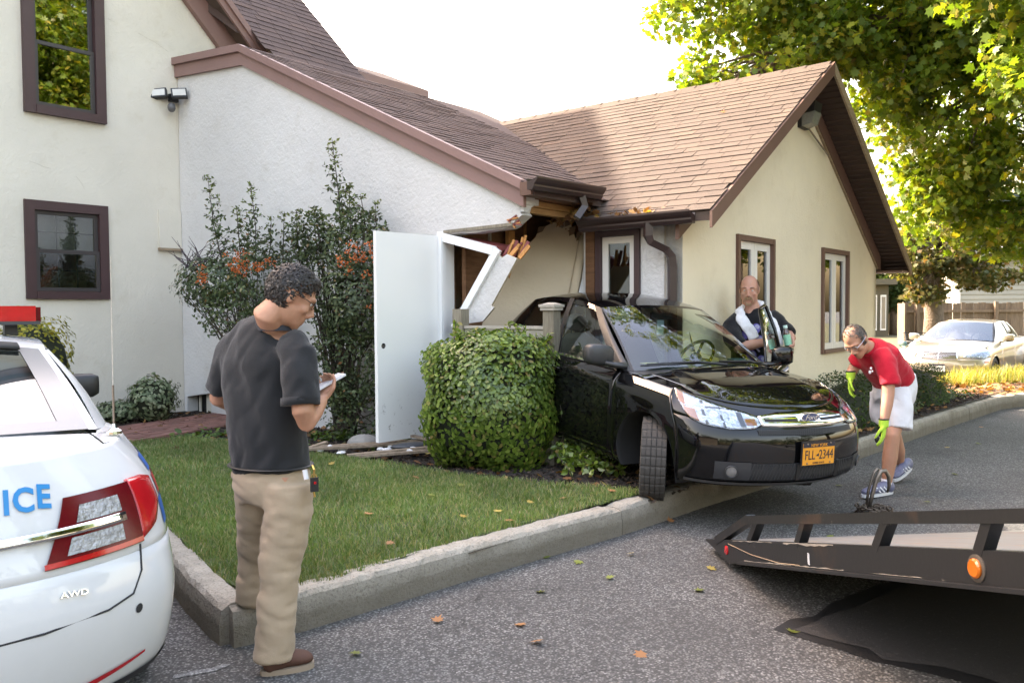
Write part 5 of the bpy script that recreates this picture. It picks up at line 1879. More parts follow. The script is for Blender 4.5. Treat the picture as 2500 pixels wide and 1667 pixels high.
M['clearlens'] = pm('clear_lamp_lens', (0.36, 0.365, 0.37), 0.25, metal=0.3, var=0.6, vs=26, coat=0.3, bump=(55, .9, .02))


def crom(p0, p1, p2, p3, t):
 return 0.5 * ((2 * p1) + (-p0 + p2) * t + (2 * p0 - 5 * p1 + 4 * p2 - p3) * t * t + (-p0 + 3 * p1 - 3 * p2 + p3) * t ** 3)


class Surf:
 YF = [0, .36, .64, .83, .945]
 XB = [0, .10, .32, .62, 1.0]
 YR = [.95, .80, .45, 0]
 XR = [1.0, .5, .12, 0]

 def __init__(s, layers, midx, widths=None):
  net = []
  for L in layers:
   row = []
   zc = L['z']
   zf = lambda x: float(np.interp(-x, [-a for a, b in zc], [b for a, b in zc]))
   for yf, xb in zip(s.YF, s.XB):
    x = L['xf'] - L['bf'] * xb
    row.append((x, L['w'] * yf, zf(x)))
   for k, x in enumerate(midx):
    wf = (widths or [0.985, 1, 1, 1, .99])[k]
    row.append((x, L['w'] * wf, zf(x)))
   for yf, xb in zip(s.YR, s.XR):
    x = L['xr'] + L['br'] * xb
    row.append((x, L['w'] * yf, zf(x)))
   net.append(row)
  s.net = np.array(net)
  s.R, s.S = s.net.shape[0], s.net.shape[1]

 def _row(s, r, u):
  n = s.net[r]
  i = int(min(max(math.floor(u), 0), s.S - 2))
  t = u - i
  g = lambda k: n[k] if 0 <= k < s.S else (n[-k] if k < 0 else n[2 * (s.S - 1) - k]) * np.array([1, -1, 1])
  return crom(g(i - 1), g(i), g(i + 1), g(i + 2), t)

 def P(s, u, r):
  m = 1.0
  if u < 0:
   u, m = -u, -1.0
  if u > s.S - 1:
   u, m = 2 * (s.S - 1) - u, -1.0
  i = int(min(max(math.floor(r), 0), s.R - 2))
  t = r - i
  a = [s._row(min(max(k, 0), s.R - 1), u) for k in (i - 1, i, i + 1, i + 2)]
  p = crom(a[0], a[1], a[2], a[3], t)
  # +u is the car's right-hand side (y negative)
  return Vector((p[0], -p[1] * m, p[2]))

 def N(s, u, r):
  e = 1e-2
  a = s.P(u + e, r) - s.P(u - e, r)
  r0, r1 = max(r - e, 0), min(r + e, s.R - 1)
  b = s.P(u, r1) - s.P(u, r0)
  n = a.cross(b)
  n.normalize()
  p = s.P(u, r)
  if n.dot(Vector((p.x - s.xm, p.y, 0))) < 0:
   n = -n
  return n

 @property
 def xm(s):
  return float(s.net[0, :, 0].mean())

 def u_of_x(s, x, r):
  lo, hi = 0.0, s.S - 1.0
  for _ in range(40):
   m = (lo + hi) / 2
   if s.P(m, r).x > x:
    lo = m
   else:
    hi = m
  return (lo + hi) / 2

 def u_of_y(s, y, r, front=True):
  """y>0 distance from the centre line"""
  lo, hi = (0.0, 5.0) if front else (s.S - 1.0, s.S - 6.0)
  for _ in range(40):
   m = (lo + hi) / 2
   if abs(s.P(m, r).y) < y:
    lo = m
   else:
    hi = m
  return (lo + hi) / 2

 def r_of_z(s, u, z):
  lo, hi = 0.0, s.R - 1.0
  for _ in range(30):
   m = (lo + hi) / 2
   if s.P(u, m).z < z:
    lo = m
   else:
    hi = m
  return (lo + hi) / 2

 def pz(s, u, z, off=0.0):
  r = s.r_of_z(u, z)
  p = s.P(u, r)
  return p + s.N(u, r) * off if off else p


def span(a, b, n, e=0.0):
 v = list(np.linspace(a, b, n + 1))
 if e:
  v = [v[0], v[0] + e] + v[1:-1] + [v[-1] - e, v[-1]]
 return v


def panel(sf, name, us, rs, mat, parent, arches=(), groove=(1, 1, 1, 1), label=None, M_=None, gd=0.006):
 """body panel on a surface; arches = list of (x,z,R)"""
 P = []
 for i, u in enumerate(us):
  row = []
  for j, r in enumerate(rs):
   p = sf.P(u, r)
   if (i == 0 and groove[0]) or (i == len(us) - 1 and groove[1]) or (j == 0 and groove[2]) or (j == len(rs) - 1 and groove[3]):
    p = p - sf.N(u, r) * gd
   row.append(p)
  P.append(row)
 ni, nj = len(us), len(rs)
 V = [p for row in P for p in row]
 inside = [False] * len(V)
 for (ax, az, R) in arches:
  for k, p in enumerate(V):
   if math.hypot(p.x - ax, p.z - az) < R:
    inside[k] = True
 F = []
 used = set()
 for i in range(ni - 1):
  for j in range(nj - 1):
   q = (i * nj + j, (i + 1) * nj + j, (i + 1) * nj + j + 1, i * nj + j + 1)
   if all(inside[k] for k in q):
    continue
   F.append(q)
   used.update(q)
 for k in used:
  if inside[k]:
   p = V[k]
   for (ax, az, R) in arches:
    d = math.hypot(p.x - ax, p.z - az)
    if d < R:
     f = R / max(d, 1e-4)
     V[k] = Vector((ax + (p.x - ax) * f, p.y, az + (p.z - az) * f))
 mb = MB()
 mb.add(V, F)
 idx = sorted(used)
 mp = {k: n for n, k in enumerate(idx)}
 mb2 = MB()
 mb2.add([V[k] for k in idx], [tuple(mp[k] for k in f) for f in F])
 return mb2.build(name, mat, parent, smooth=True, M=M_, label=label)


def strip(sf, name, us, ztop, zbot, mat, parent, off=0.006, m=4, thick=0.0, smooth=True, label=None, top_r=None):
 """conformal patch between heights zbot(u), ztop(u)"""
 P = []
 for u in us:
  zt, zb = ztop(u), zbot(u)
  P.append([sf.pz(u, zb + (zt - zb) * k / m, off) for k in range(m + 1)])
 mb = MB()
 mb.grid(P)
 if thick:
  e = []
  for u in us:
   e.append([sf.pz(u, ztop(u), off), sf.pz(u, ztop(u), off - thick)])
  mb.grid(e)
  e = []
  for u in us:
   e.append([sf.pz(u, zbot(u), off), sf.pz(u, zbot(u), off - thick)])
  mb.grid(e)
  for u in (us[0], us[-1]):
   zt, zb = ztop(u), zbot(u)
   mb.grid([[sf.pz(u, zb + (zt - zb) * k / m, off), sf.pz(u, zb + (zt - zb) * k / m, off - thick)] for k in range(m + 1)])
 return mb.build(name, mat, parent, smooth=smooth, label=label)


def lin(pts):
 xs = [p[0] for p in pts]
 ys = [p[1] for p in pts]
 return lambda u: float(np.interp(u, xs, ys))


def text_mesh(s, size, ext=0.0015, shear=0.0, sx=1.0, bold=0.0):
 c = bpy.data.curves.new('lettering', 'FONT')
 c.body = s
 c.size = size
 c.extrude = ext
 c.shear = shear
 c.offset = bold
 c.align_x = 'CENTER'
 c.align_y = 'CENTER'
 c.resolution_u = 3
 o = bpy.data.objects.new('lettering', c)
 COL.objects.link(o)
 dg = bpy.context.evaluated_depsgraph_get()
 me = bpy.data.meshes.new_from_object(o.evaluated_get(dg))
 bpy.data.objects.remove(o)
 bpy.data.curves.remove(c)
 if sx != 1.0:
  for v in me.vertices:
   v.co.x *= sx
 return me


def place_text(s, size, mat, parent, c, right, up, name='lettering', **k):
 me = text_mesh(s, size, **k)
 me.materials.clear()
 me.materials.append(mat)
 right, up = Vector(right).normalized(), Vector(up).normalized()
 n = right.cross(up).normalized()
 up = n.cross(right)
 Mx = Matrix((right, up, n)).transposed().to_4x4()
 Mx.translation = Vector(c)
 me.transform(Mx)
 return put(name, me, parent)


def wheel(parent, c, R=0.315, w=0.205, steer=0.0, out=-1, spokes=5, tread=True, rimR=0.205):
 c = Vector(c)
 Rm = Matrix.Rotation(steer, 3, 'Z')
 ax = Rm @ Vector((0, out, 0))
 fwd = Rm @ Vector((1, 0, 0))
 n = 168 if tread else 60
 # tyre with grooved, lugged tread
 ribs = [(-.50, -.40, 0), (-.385, -.22, 1), (-.20, -.02, 0), (.0, .0, 0), (.02, .20, 1), (.22, .385, 0), (.40, .50, 1)]
 prof = []
 prof += [(rimR, -.40 * w, 0), (rimR + 0.03, -.5 * w, 0), (R - 0.06, -.52 * w, 0), (R - 0.018, -.485 * w, 2)]
 for a in (-.40, -.21, -.0, .21, .40):
  prof += [(R - 0.004 if abs(a) > .3 else R, (a - .085) * w, 3), (R - 0.004 if abs(a) > .3 else R, (a + .085) * w, 3)]
  if a < .3:
   prof += [(R - 0.009, (a + .088) * w, 4), (R - 0.009, (a + .122) * w, 4)]
 prof += [(R - 0.018, .485 * w, 2), (R - 0.06, .52 * w, 0), (rimR + 0.03, .5 * w, 0), (rimR, .40 * w, 0)]
 mb = MB()
 P = []
 for j in range(n + 1):
  t = 2 * math.pi * j / n
  d = fwd * math.cos(t) + UP * math.sin(t)
  row = []
  for r, h, k in prof:
   rr = r
   if tread and k == 3 and (j % 6 == 0):
    rr -= 0.006
   if tread and k == 2 and (j % 6 < 2):
    rr -= 0.006
   row.append(c + d * rr + ax * h)
  P.append(row)
 mb.grid(P)
 ty = mb.build('wheel', M['tyre'], parent, smooth=False)
 mb = MB()
 mb.lathe([(rimR + 0.004, .42 * w), (rimR - 0.012, .40 * w), (rimR - 0.02, .1 * w), (rimR - 0.02, -.4 * w)], c, ax, 36)
 for k in range(spokes):
  t = 2 * math.pi * k / spokes
  d = fwd * math.cos(t) + UP * math.sin(t)
  s_ = ax.cross(d)
  mb.beam(c + d * 0.03 + ax * .36 * w, c + d * (rimR - 0.005) + ax * .32 * w, 0.055, 0.03, side=s_)
 mb.lathe([(0.0, .40 * w), (0.05, .39 * w), (0.06, .30 * w)], c, ax, 16)
 mb.build('rim', M['rim'], ty, smooth=False)
 mb = MB()
 mb.lathe([(0.0, .05 * w), (rimR - 0.03, .05 * w)], c, ax, 24)
 mb.build('brake_disc', M['dark_in'], ty)
 return ty


class Car:
 def __init__(s, name, label, cat, Mx, group=None):
  s.t = bpy.data.objects.new(name, None)
  s.t.empty_display_size = 0.3
  _link(s.t, None, Mx)
  tag(s.t, label, cat, group)
  s.Mx = Mx


def car_build(name, label, Mx, sf, gh, mats, arches, xb, hood=True, trunk=True, wheels=None, left_door_open=None, group=None, seats=True, simple=False, cat='car'):
 """generic body: sf = side surface, gh = greenhouse spec, xb = shut lines dict"""
 t = bpy.data.objects.new(name, None)
 _link(t, None, Mx)
 tag(t, label, cat, group)
 # children are authored in car coordinates: register identity so parent inverse is not applied
 real = MW[t.name]
 MW[t.name] = Matrix.Identity(4)
 pa, bl = mats['paint'], M['black_pl']
 RT = sf.R - 1
 um = lambda x, r=2.0: sf.u_of_x(x, r)
 rs_full = lambda a, b, n: span(a, b, n, 0.02)
 e = 0.012
 ub, uf, ud1, ud2, uq = um(xb['bumper']), um(xb['bumper']), um(xb['door1']), um(xb['door2']), um(xb['quarter'])
 ur = um(xb['rbumper'])
 U2 = 2 * (sf.S - 1)
 lampr = xb.get('lamp_r', 3.5)
 panel(sf, 'front_bumper', span(-ub, ub, 64, e), rs_full(0, lampr, 16), pa, t, [(a[0], a[1], a[2]) for a in arches], label=xb.get('fb_label'))
 panel(sf, 'nose_panel', span(-ub, ub, 56, e), rs_full(lampr, RT, 6), pa, t)
 for sg in (1, -1):
  def S(a, b, n):
   v = span(a, b, n, e)
   return v if sg > 0 else [-x for x in v]
  panel(sf, 'fender', S(ub, ud1, 26), rs_full(0, RT, 26), pa, t, arches)
  if not (sg < 0 and left_door_open is not None):
   panel(sf, 'door', S(ud1, ud2, 18), rs_full(0.85, RT, 16), pa, t)
  panel(sf, 'door', S(ud2, uq, 18), rs_full(0.85, RT, 16), pa, t, arches)
  panel(sf, 'sill', S(ud1, uq, 30), rs_full(0, 0.85, 4), pa, t, arches)
  panel(sf, 'rear_quarter', S(uq, ur, 30), rs_full(0, RT, 26), pa, t, arches)
 panel(sf, 'rear_bumper', span(ur, U2 - ur, 64, e), rs_full(0, xb.get('rb_r', 3.0), 14), pa, t, arches)
 panel(sf, 'rear_panel', span(ur, U2 - ur, 64, e), rs_full(xb.get('rb_r', 3.0), RT, 14), pa, t)
 # shoulder line lookups
 us = np.linspace(0, sf.S - 1, 400)
 SH = np.array([tuple(sf.P(u, RT)) for u in us])
 half = np.argmax(-SH[:, 1])
 def ysh(x):
  k = np.argsort(SH[:, 0])
  return float(np.interp(x, SH[k, 0], -SH[k, 1])), float(np.interp(x, SH[k, 0], SH[k, 2]))
 fr = us < 5.5
 def xfront(y):
  k = np.argsort(-SH[fr, 1])
  return float(np.interp(y, -SH[fr, 1][k], SH[fr, 0][k]))
 rr = us > sf.S - 6.0
 def xrear(y):
  k = np.argsort(-SH[rr, 1])
  return float(np.interp(y, -SH[rr, 1][k], SH[rr, 0][k]))
 crown = gh.get('crown', 0.05)
 bul = gh.get('bulge', 0.0)
 def hz(x, y, c=crown):
  w, z = ysh(x)
  w = max(w, 1e-3)
  q = min(abs(y) / w, 1)
  b = bul * max(0.0, min(1.0, (0.50 - abs(y)) / 0.05)) * min(1.0, max(0.0, (xfront(abs(y)) - x) / 0.25)) if bul else 0
  return z + c * min(1.0, w / 0.7) * (1 - q ** 2) + b
 s_hz = hz
 YH = gh['hood_y']
 cx = gh['cowl_x']
 def sheetgrid(nm, ys, x0f, x1f, n, label=None, mat=pa, c=crown):
  P = []
  for i, y in enumerate(ys):
   row = []
   x0, x1 = x0f(abs(y)), x1f(abs(y))
   xs = span(x0, x1, n, 0.012 if x1 > x0 else -0.012)
   for j, x in enumerate(xs):
    z = hz(x, y, c)
    if i in (0, len(ys) - 1) or j in (0, len(xs) - 1):
     z -= 0.006
    row.append((x, y, z))
   P.append(row)
  mb = MB()
  mb.grid(P)
  return mb.build(nm, mat, t, smooth=True, label=label)
 ysy = span(-YH, YH, 36, 0.01)
 sheetgrid('hood', ysy, lambda y: xfront(y), lambda y: cx + 0.0, 26)
 yr = gh.get('trunk_y', YH)
 tx = gh['deck_x']
 sheetgrid('trunk_lid', span(-yr, yr, 30, 0.01), lambda y: tx, lambda y: xrear(y), 14, c=gh.get('rcrown', 0.03))
 # fender tops between hood edge and shoulder, shelf beside the cabin
 def gy(x):          # greenhouse base half width at x
  k = gh['base']
  xs = [p[0] for p in k][::-1]
  return float(np.interp(x, xs, [p[1] for p in k][::-1]))
 for sg in (1, -1):
  mb = MB()
  P = []
  for x in np.linspace(xfront(YH), cx, 22):
   w, z = ysh(x)
   P.append([(x, sg * (YH + (w - YH) * k / 4), hz(x, YH + (w - YH) * k / 4)) for k in range(5)])
  mb.grid(P)
  P = []
  for x in np.linspace(cx, tx, 40):
   w, z = ysh(x)
   g_ = min(gy(x), w)
   P.append([(x, sg * (g_ - 0.02 + (w - g_ + 0.02) * k / 4), z + (0.006 if k < 4 else 0)) for k in range(5)])
  mb.grid(P)
  P = []
  for x in np.linspace(tx, xrear(yr), 16):
   w, z = ysh(x)
   P.append([(x, sg * (yr + (w - yr) * k / 4), hz(x, yr + (w - yr) * k / 4, gh.get('rcrown', 0.03))) for k in range(5)])
  mb.grid(P)
  mb.build('shoulder', pa, t, smooth=True)
 # ---- greenhouse
 rf = gh['roof']         # dict: front_c, front_e (x), rear_c, rear_e, ye(list x,y), zc (list x,z), drop
 zc = lambda x: float(np.interp(-x, [-a for a, b in rf['zc']], [b for a, b in rf['zc']]))
 ye = lambda x: float(np.interp(-x, [-a for a, b in rf['ye']], [b for a, b in rf['ye']]))
 def Rz(x, y):
  return zc(x) - rf['drop'] * (abs(y) / ye(x)) ** 2.4
 fx = lambda q: rf['front_c'] + (rf['front_e'] - rf['front_c']) * q * q
 rx = lambda q: rf['rear_c'] + (rf['rear_e'] - rf['rear_c']) * q * q
 P = []
 for i in range(25):
  q = -1 + 2 * i / 24
  row = []
  for j in range(23):
   f = j / 22
   x = fx(abs(q)) + (rx(abs(q)) - fx(abs(q))) * f
   y = q * ye(x)
   row.append((x, y, Rz(x, y)))
  P.append(row)
 mb = MB()
 mb.grid(P)
 roof_o = mb.build('roof', pa, t, smooth=True)
 # windscreen
 wb_c, wb_e = gh['ws_base_c'], gh['ws_base_e']
 def ws(q, f):
  a = Vector((wb_c[0] + (wb_e[0] - wb_c[0]) * q * q, q * wb_e[1], wb_c[1] + (wb_e[2] - wb_c[1]) * q * q))
  x = fx(abs(q))
  b = Vector((x, q * ye(x), Rz(x, q * ye(x))))
  p = a.lerp(b, f)
  p += Vector((0.5, 0, 0.85)).normalized() * 0.022 * math.sin(math.pi * f)
  return p
 rb_c, rb_e = gh['rw_base_c'], gh['rw_base_e']
 def rw(q, f):
  a = Vector((rb_c[0] + (rb_e[0] - rb_c[0]) * q * q, q * rb_e[1], rb_c[1] + (rb_e[2] - rb_c[1]) * q * q))
  x = rx(abs(q))
  b = Vector((x, q * ye(x), Rz(x, q * ye(x))))
  p = a.lerp(b, f)
  p += Vector((-0.5, 0, 0.85)).normalized() * 0.015 * math.sin(math.pi * f)
  return p
 def patch(fn, qs, fs, nm, mat, off=0.0):
  mb = MB()
  mb.grid([[fn(q, f) + Vector((0, 0, off)) for f in fs] for q in qs])
  return mb.build(nm, mat, t, smooth=True)
 qg = gh.get('ws_edge', 0.965)
 patch(ws, np.linspace(-qg, qg, 25), np.linspace(0.0, 0.955, 12), 'windscreen', mats.get('glass', M['car_glass']))
 patch(ws, np.linspace(-qg, qg, 25), np.linspace(0.955, 1.0, 3), 'roof_header', pa)
 for a, b in ((-1, -qg), (qg, 1)):
  patch(ws, np.linspace(a, b, 3), np.linspace(0, 1, 12), 'windscreen_trim', bl)
 rq = gh.get('rw_edge', 0.93)
 rwg = patch(rw, np.linspace(-rq, rq, 21), np.linspace(0.03, 0.93, 10), 'rear_window', mats.get('rglass', M['car_glass']))
 if not gh.get('border'):
  patch(rw, np.linspace(-rq, rq, 21), np.linspace(0.93, 1.0, 3), 'rear_header', pa)
  patch(rw, np.linspace(-rq, rq, 21), np.linspace(0.0, 0.03, 3), 'rear_window_trim', bl)
 for a, b in ((-1, -rq), (rq, 1)):
  patch(rw, np.linspace(a, b, 3), np.linspace(0, 1, 12), 'rear_pillar', pa)
 s_info = dict(t=t, sf=sf, hz=hz, ws=ws, rw=rw, ysh=ysh, Rz=Rz, ye=ye, xfront=xfront, xrear=xrear)
 # side: list of base x and top x stations with what lies between
 st = gh['side']        # [(xbase, xtop, kind_after), ...]
 def base(x):
  return Vector((x, gy(x), ysh(x)[1] + 0.004))
 def top(x):
  return Vector((x, ye(x), Rz(x, ye(x))))
 def sidept(k0, k1, f, v, sg):
  xb_ = st[k0][0] + (st[k1][0] - st[k0][0]) * f
  xt_ = st[k0][1] + (st[k1][1] - st[k0][1]) * f
  if k0 == 0 and f == 0.0:
   a, b = Vector(wb_e[:1] + (wb_e[1], wb_e[2])) if False else Vector((wb_e[0], wb_e[1], wb_e[2])), Vector((rf['front_e'], ye(rf['front_e']), Rz(rf['front_e'], ye(rf['front_e']))))
  elif k1 == len(st) - 1 and f == 1.0:
   a, b = Vector(rb_e), Vector((rf['rear_e'], ye(rf['rear_e']), Rz(rf['rear_e'], ye(rf['rear_e']))))
  else:
   a, b = base(xb_), top(xt_)
  p = a.lerp(b, v)
  p.y += 0.02 * math.sin(math.pi * v)
  if st[k0][2] == 'paint':
   p.y += 0.014 * math.sin(math.pi * f)
  return Vector((p.x, p.y * sg, p.z))
 vt = gh.get('glass_top', 0.90)
 for sg in (-1, 1):
  for k in range(len(st) - 1):
   kind = st[k][2]
   if sg > 0 and left_door_open is not None and kind == 'door_glass':
    # leave the opening: only roof rail
    mb = MB()
    mb.grid([[sidept(k, k + 1, f, v, sg) for v in (0.955, 1.0)] for f in np.linspace(0, 1, 8)])
    mb.build('roof_rail', pa, t, smooth=True)
    continue
   nf = 10
   fs = np.linspace(0, 1, nf)
   if kind in ('glass', 'door_glass'):
    mb = MB()
    mb.grid([[sidept(k, k + 1, f, v, sg) + Vector((0, -sg * 0.008, 0)) for v in np.linspace(0.0, vt, 7)] for f in fs])
    mb.build('side_window', mats.get('glass', M['car_glass']), t, smooth=True)
    mb = MB()
    mb.grid([[sidept(k, k + 1, f, v, sg) for v in np.linspace(vt, 0.955, 3)] for f in fs])
    mb.build('window_frame', pa if gh.get('frame_paint', True) else bl, t, smooth=True)
    mb = MB()
    mb.grid([[sidept(k, k + 1, f, v, sg) + Vector((0, sg * 0.004, 0)) for v in (-0.02, 0.025)] for f in fs])
    mb.build('belt_trim', mats.get('belt', bl), t)
    mb = MB()
    mb.grid([[sidept(k, k + 1, f, v, sg) for v in (0.955, 1.0)] for f in fs])
    mb.build('roof_rail', pa, t, smooth=True)
   else:
    mb = MB()
    mb.grid([[sidept(k, k + 1, f, v, sg) for v in np.linspace(0.0, 1.0, 9)] for f in np.linspace(0, 1, 7)])
    mb.build('pillar', pa if kind == 'paint' else bl, t, smooth=True)
 s_info['sidept'] = sidept
 # cowl, floor, inner shell
 mb = MB()
 P = []
 for i in range(21):
  q = -1 + i / 10
  y = q * wb_e[1]
  p = ws(q, 0.0)
  P.append([(cx + 0.015, y, hz(cx, y) - 0.022), (p.x + 0.02, y, min(p.z, hz(cx, y)) - 0.012), (p.x, y, p.z - 0.002)])
 mb.grid(P)
 mb.build('cowl', bl, t, smooth=True)
 x0, x1 = sf.net[0, 0, 0] - 0.15, sf.net[0, -1, 0] + 0.15
 wi = sf.net[0, 7, 1] - 0.18
 mb = MB()
 mb.hexa([(x1, -wi, 0.22), (x0, -wi * .8, 0.22), (x0, wi * .8, 0.22), (x1, wi, 0.22), (x1, -wi, 0.5), (x0, -wi * .8, 0.5), (x0, wi * .8, 0.5), (x1, wi, 0.5)])
 mb.build('floor_pan', M['dark_in'], t)
 for a in arches:
  for sg in (-1, 1):
   mb = MB()
   w = sf.net[2, 7, 1]
   P = []
   for k in range(17):
    an = math.pi * (-0.12 + 1.24 * k / 16)
    dx, dz = a[2] * math.cos(an), a[2] * math.sin(an)
    yo = abs(sf.pz(um(a[0] + dx), max(a[1] + dz, 0.22)).y)
    P.append([(a[0] + dx, sg * (yo + 0.002), a[1] + dz), (a[0] + dx * 0.985, sg * (yo - 0.02), a[1] + dz * .985), (a[0] + dx * 1.0, sg * (yo - 0.05), a[1] + dz), (a[0] + dx * 1.02, sg * (w - 0.36), a[1] + dz * 1.02)])
   mb.grid(P)
   mb.add([(a[0] + a[2] * math.cos(k / 11 * math.pi) * 1.05, sg * (w - 0.34), a[1] - 0.02 + a[2] * math.sin(k / 11 * math.pi) * 1.05) for k in range(12)], [tuple(range(12))])
   mb.build('wheel_arch', M['dark_in'], t, smooth=True)
 # interior
 d0 = gh['dash_x']
 zb = ysh(d0)[1]
 mb = MB()
 P = []
 for i in range(11):
  y = -0.68 + 1.36 * i / 10
  hump = 0.035 * math.exp(-((y - 0.36) / 0.2) ** 2)
  P.append([(wb_e[0] + 0.1 if abs(y) > .6 else wb_c[0] - 0.03, y, zb - 0.035), (d0 + 0.1, y, zb - 0.005 + hump), (d0, y, zb - 0.02 + hump), (d0 - 0.02, y, zb - 0.2), (d0 + 0.1, y, zb - 0.5)])
 mb.grid(P)
 mb.build('dashboard', M['dash'], t, smooth=True)
 if seats:
  for y in (-0.37, 0.37):
   mb = MB()
   mb.tube([(d0 - 0.85, y, zb - 0.48), (d0 - 0.95, y, zb - 0.15), (d0 - 1.05, y, zb + 0.12), (d0 - 1.08, y, zb + 0.18)], 0, 12, ab=[(0.24, .08), (0.25, 0.08), (0.20, 0.06), (0.12, 0.04)], side=(0, 1, 0))
   mb.tube([(d0 - 0.35, y, zb - 0.52), (d0 - 0.85, y, zb - 0.55)], 0, 10, ab=[(0.25, .08), (0.25, 0.1)], side=(0, 1, 0))
   so = mb.build('front_seat', mats.get('seat', M['seat']), t, smooth=True)
   mb = MB()
   mb.ell((d0 - 1.10, y, zb + 0.29), (0.05, 0.13, 0.085))
   mb.tube([(d0 - 1.09, y + .05, zb + .1), (d0 - 1.1, y + .05, zb + 0.28)], 0.008, 6)
   mb.tube([(d0 - 1.09, y - .05, zb + .1), (d0 - 1.1, y - .05, zb + 0.28)], 0.008, 6)
   mb.build('headrest', mats.get('seat', M['seat']), so, smooth=True)
  mb = MB()
  mb.tube([(d0 - 1.75, 0, zb - 0.45), (d0 - 1.9, 0, zb - 0.1), (d0 - 2.0, 0, zb + 0.1)], 0, 12, ab=[(0.62, .09), (0.62, .09), (0.5, 0.05)], side=(0, 1, 0))
  mb.build('rear_seat', mats.get('seat', M['seat']), t, smooth=True)
  mb = MB()
  cw = Vector((d0 - 0.20, 0.37, zb + 0.03))
  axw = Vector((-0.85, 0, 0.5)).normalized()
  b1 = Vector((0, 1, 0))
  b2 = axw.cross(b1)
  ring = [cw + b1 * 0.185 * math.cos(a) + b2 * 0.185 * math.sin(a) for a in np.linspace(0, 2 * math.pi, 25)]
  mb.tube(ring, 0.015, 8, cap=False)
  for a in (0.2, math.pi - 0.2, -math.pi / 2):
   mb.tube([cw, cw + b1 * 0.18 * math.cos(a) + b2 * 0.18 * math.sin(a)], 0.014, 6)
  mb.ell(cw, (0.05, 0.06, 0.05))
  mb.tube([cw, cw - axw * 0.25], 0.03, 8)
  mb.build('steering_wheel', M['dark_in'], t, smooth=True)
 for (wx, wy, wz, R, w, steer) in wheels or []:
  for sg in (-1, 1):
   wheel(t, (wx, sg * wy, wz), R, w, steer, sg, tread=not simple, rimR=R * 0.66)
 s_info['real'] = real
 return s_info


def car_done(info):
 MW[info['t'].name] = info['real']


def mirror_part(info, x, z, sg, mat, parent=None, s=1.0, R=None, body=None):
 """door mirror: sail foot, arm and housing"""
 t = parent or info['t']
 y0 = info['ysh'](x)[0] - 0.06
 f = R or (lambda p: p)
 mb = MB()
 prof = [(0.0, 0.06, 0.055), (0.03, 0.095, 0.082), (0.10, 0.11, 0.088), (0.19, 0.105, 0.08), (0.225, 0.08, 0.06)]
 P = []
 for dy, a, b in prof:
  row = []
  for k in range(17):
   an = 2 * math.pi * k / 16
   ca, sa = math.cos(an), math.sin(an)
   ex = 0.55
   px = math.copysign(abs(ca) ** ex, ca) * a * 0.62
   pz = math.copysign(abs(sa) ** ex, sa) * b
   row.append(f(Vector((x + px - 0.02 - dy * 0.10, sg * (y0 + 0.09 + dy * s), z + 0.055 + pz + dy * 0.08))))
  P.append(row)
 mb.grid(P)
 for e in (0, -1):
  mb.add(P[e][:16], [tuple(range(16))])
 mb.tube([f(Vector((x + 0.07, sg * (y0 + 0.0), z - 0.02))), f(Vector((x + 0.03, sg * (y0 + 0.08), z - 0.015))), f(Vector((x + 0.0, sg * (y0 + 0.17), z + 0.005)))], 0, 8,
   ab=[(0.075, 0.03), (0.055, 0.025), (0.05, 0.022)], side=f(Vector((1, 0, 0))) - f(Vector((0, 0, 0))))
 o = mb.build('door_mirror', mat, t, smooth=True)
 return o

# ------------------------------------------------------------------ black crashed sedan
FX = Matrix.Translation((1.72, 6.80, 0.15)) @ Matrix.Rotation(rad(-63.0), 4, 'Z') @ Matrix.Rotation(rad(2.9), 4, 'Y') @ Matrix.Rotation(rad(-1.2), 4, 'X')
LY = [
 dict(xf=0.78, xr=-3.50, bf=0.40, br=0.35, w=0.80, z=[(0.9, .225), (0.4, .215), (-.3, .20), (-2.4, .22), (-3.6, .27)]),
 dict(xf=0.865, xr=-3.57, bf=0.40, br=0.35, w=0.845, z=[(0.9, .30), (0.4, .30), (-.3, .29), (-2.4, .31), (-3.6, .38)]),
 dict(xf=0.885, xr=-3.585, bf=0.40, br=0.36, w=0.858, z=[(0.9, .47), (0.4, .47), (-.3, .47), (-2.4, .50), (-3.6, .56)]),
 dict(xf=0.865, xr=-3.56, bf=0.42, br=0.36, w=0.861, z=[(0.9, .60), (0.4, .62), (-.3, .66), (-2.4, .70), (-3.6, .74)]),
 dict(xf=0.79, xr=-3.50, bf=0.46, br=0.36, w=0.850, z=[(0.9, .685), (0.6, .72), (0.3, .76), (-.3, .82), (-2.4, .88), (-3.6, .90)]),
 dict(xf=0.71, xr=-3.44, bf=0.52, br=0.36, w=0.775, z=[(0.75, .755), (0.55, .795), (0.3, .855), (0.0, .89), (-.3, .915), (-1.0, .945), (-2.4, 1.01), (-3.0, 1.05), (-3.6, 1.05)]),
]
fsf = Surf(LY, [0.18, -0.35, -1.2, -2.0, -2.75])
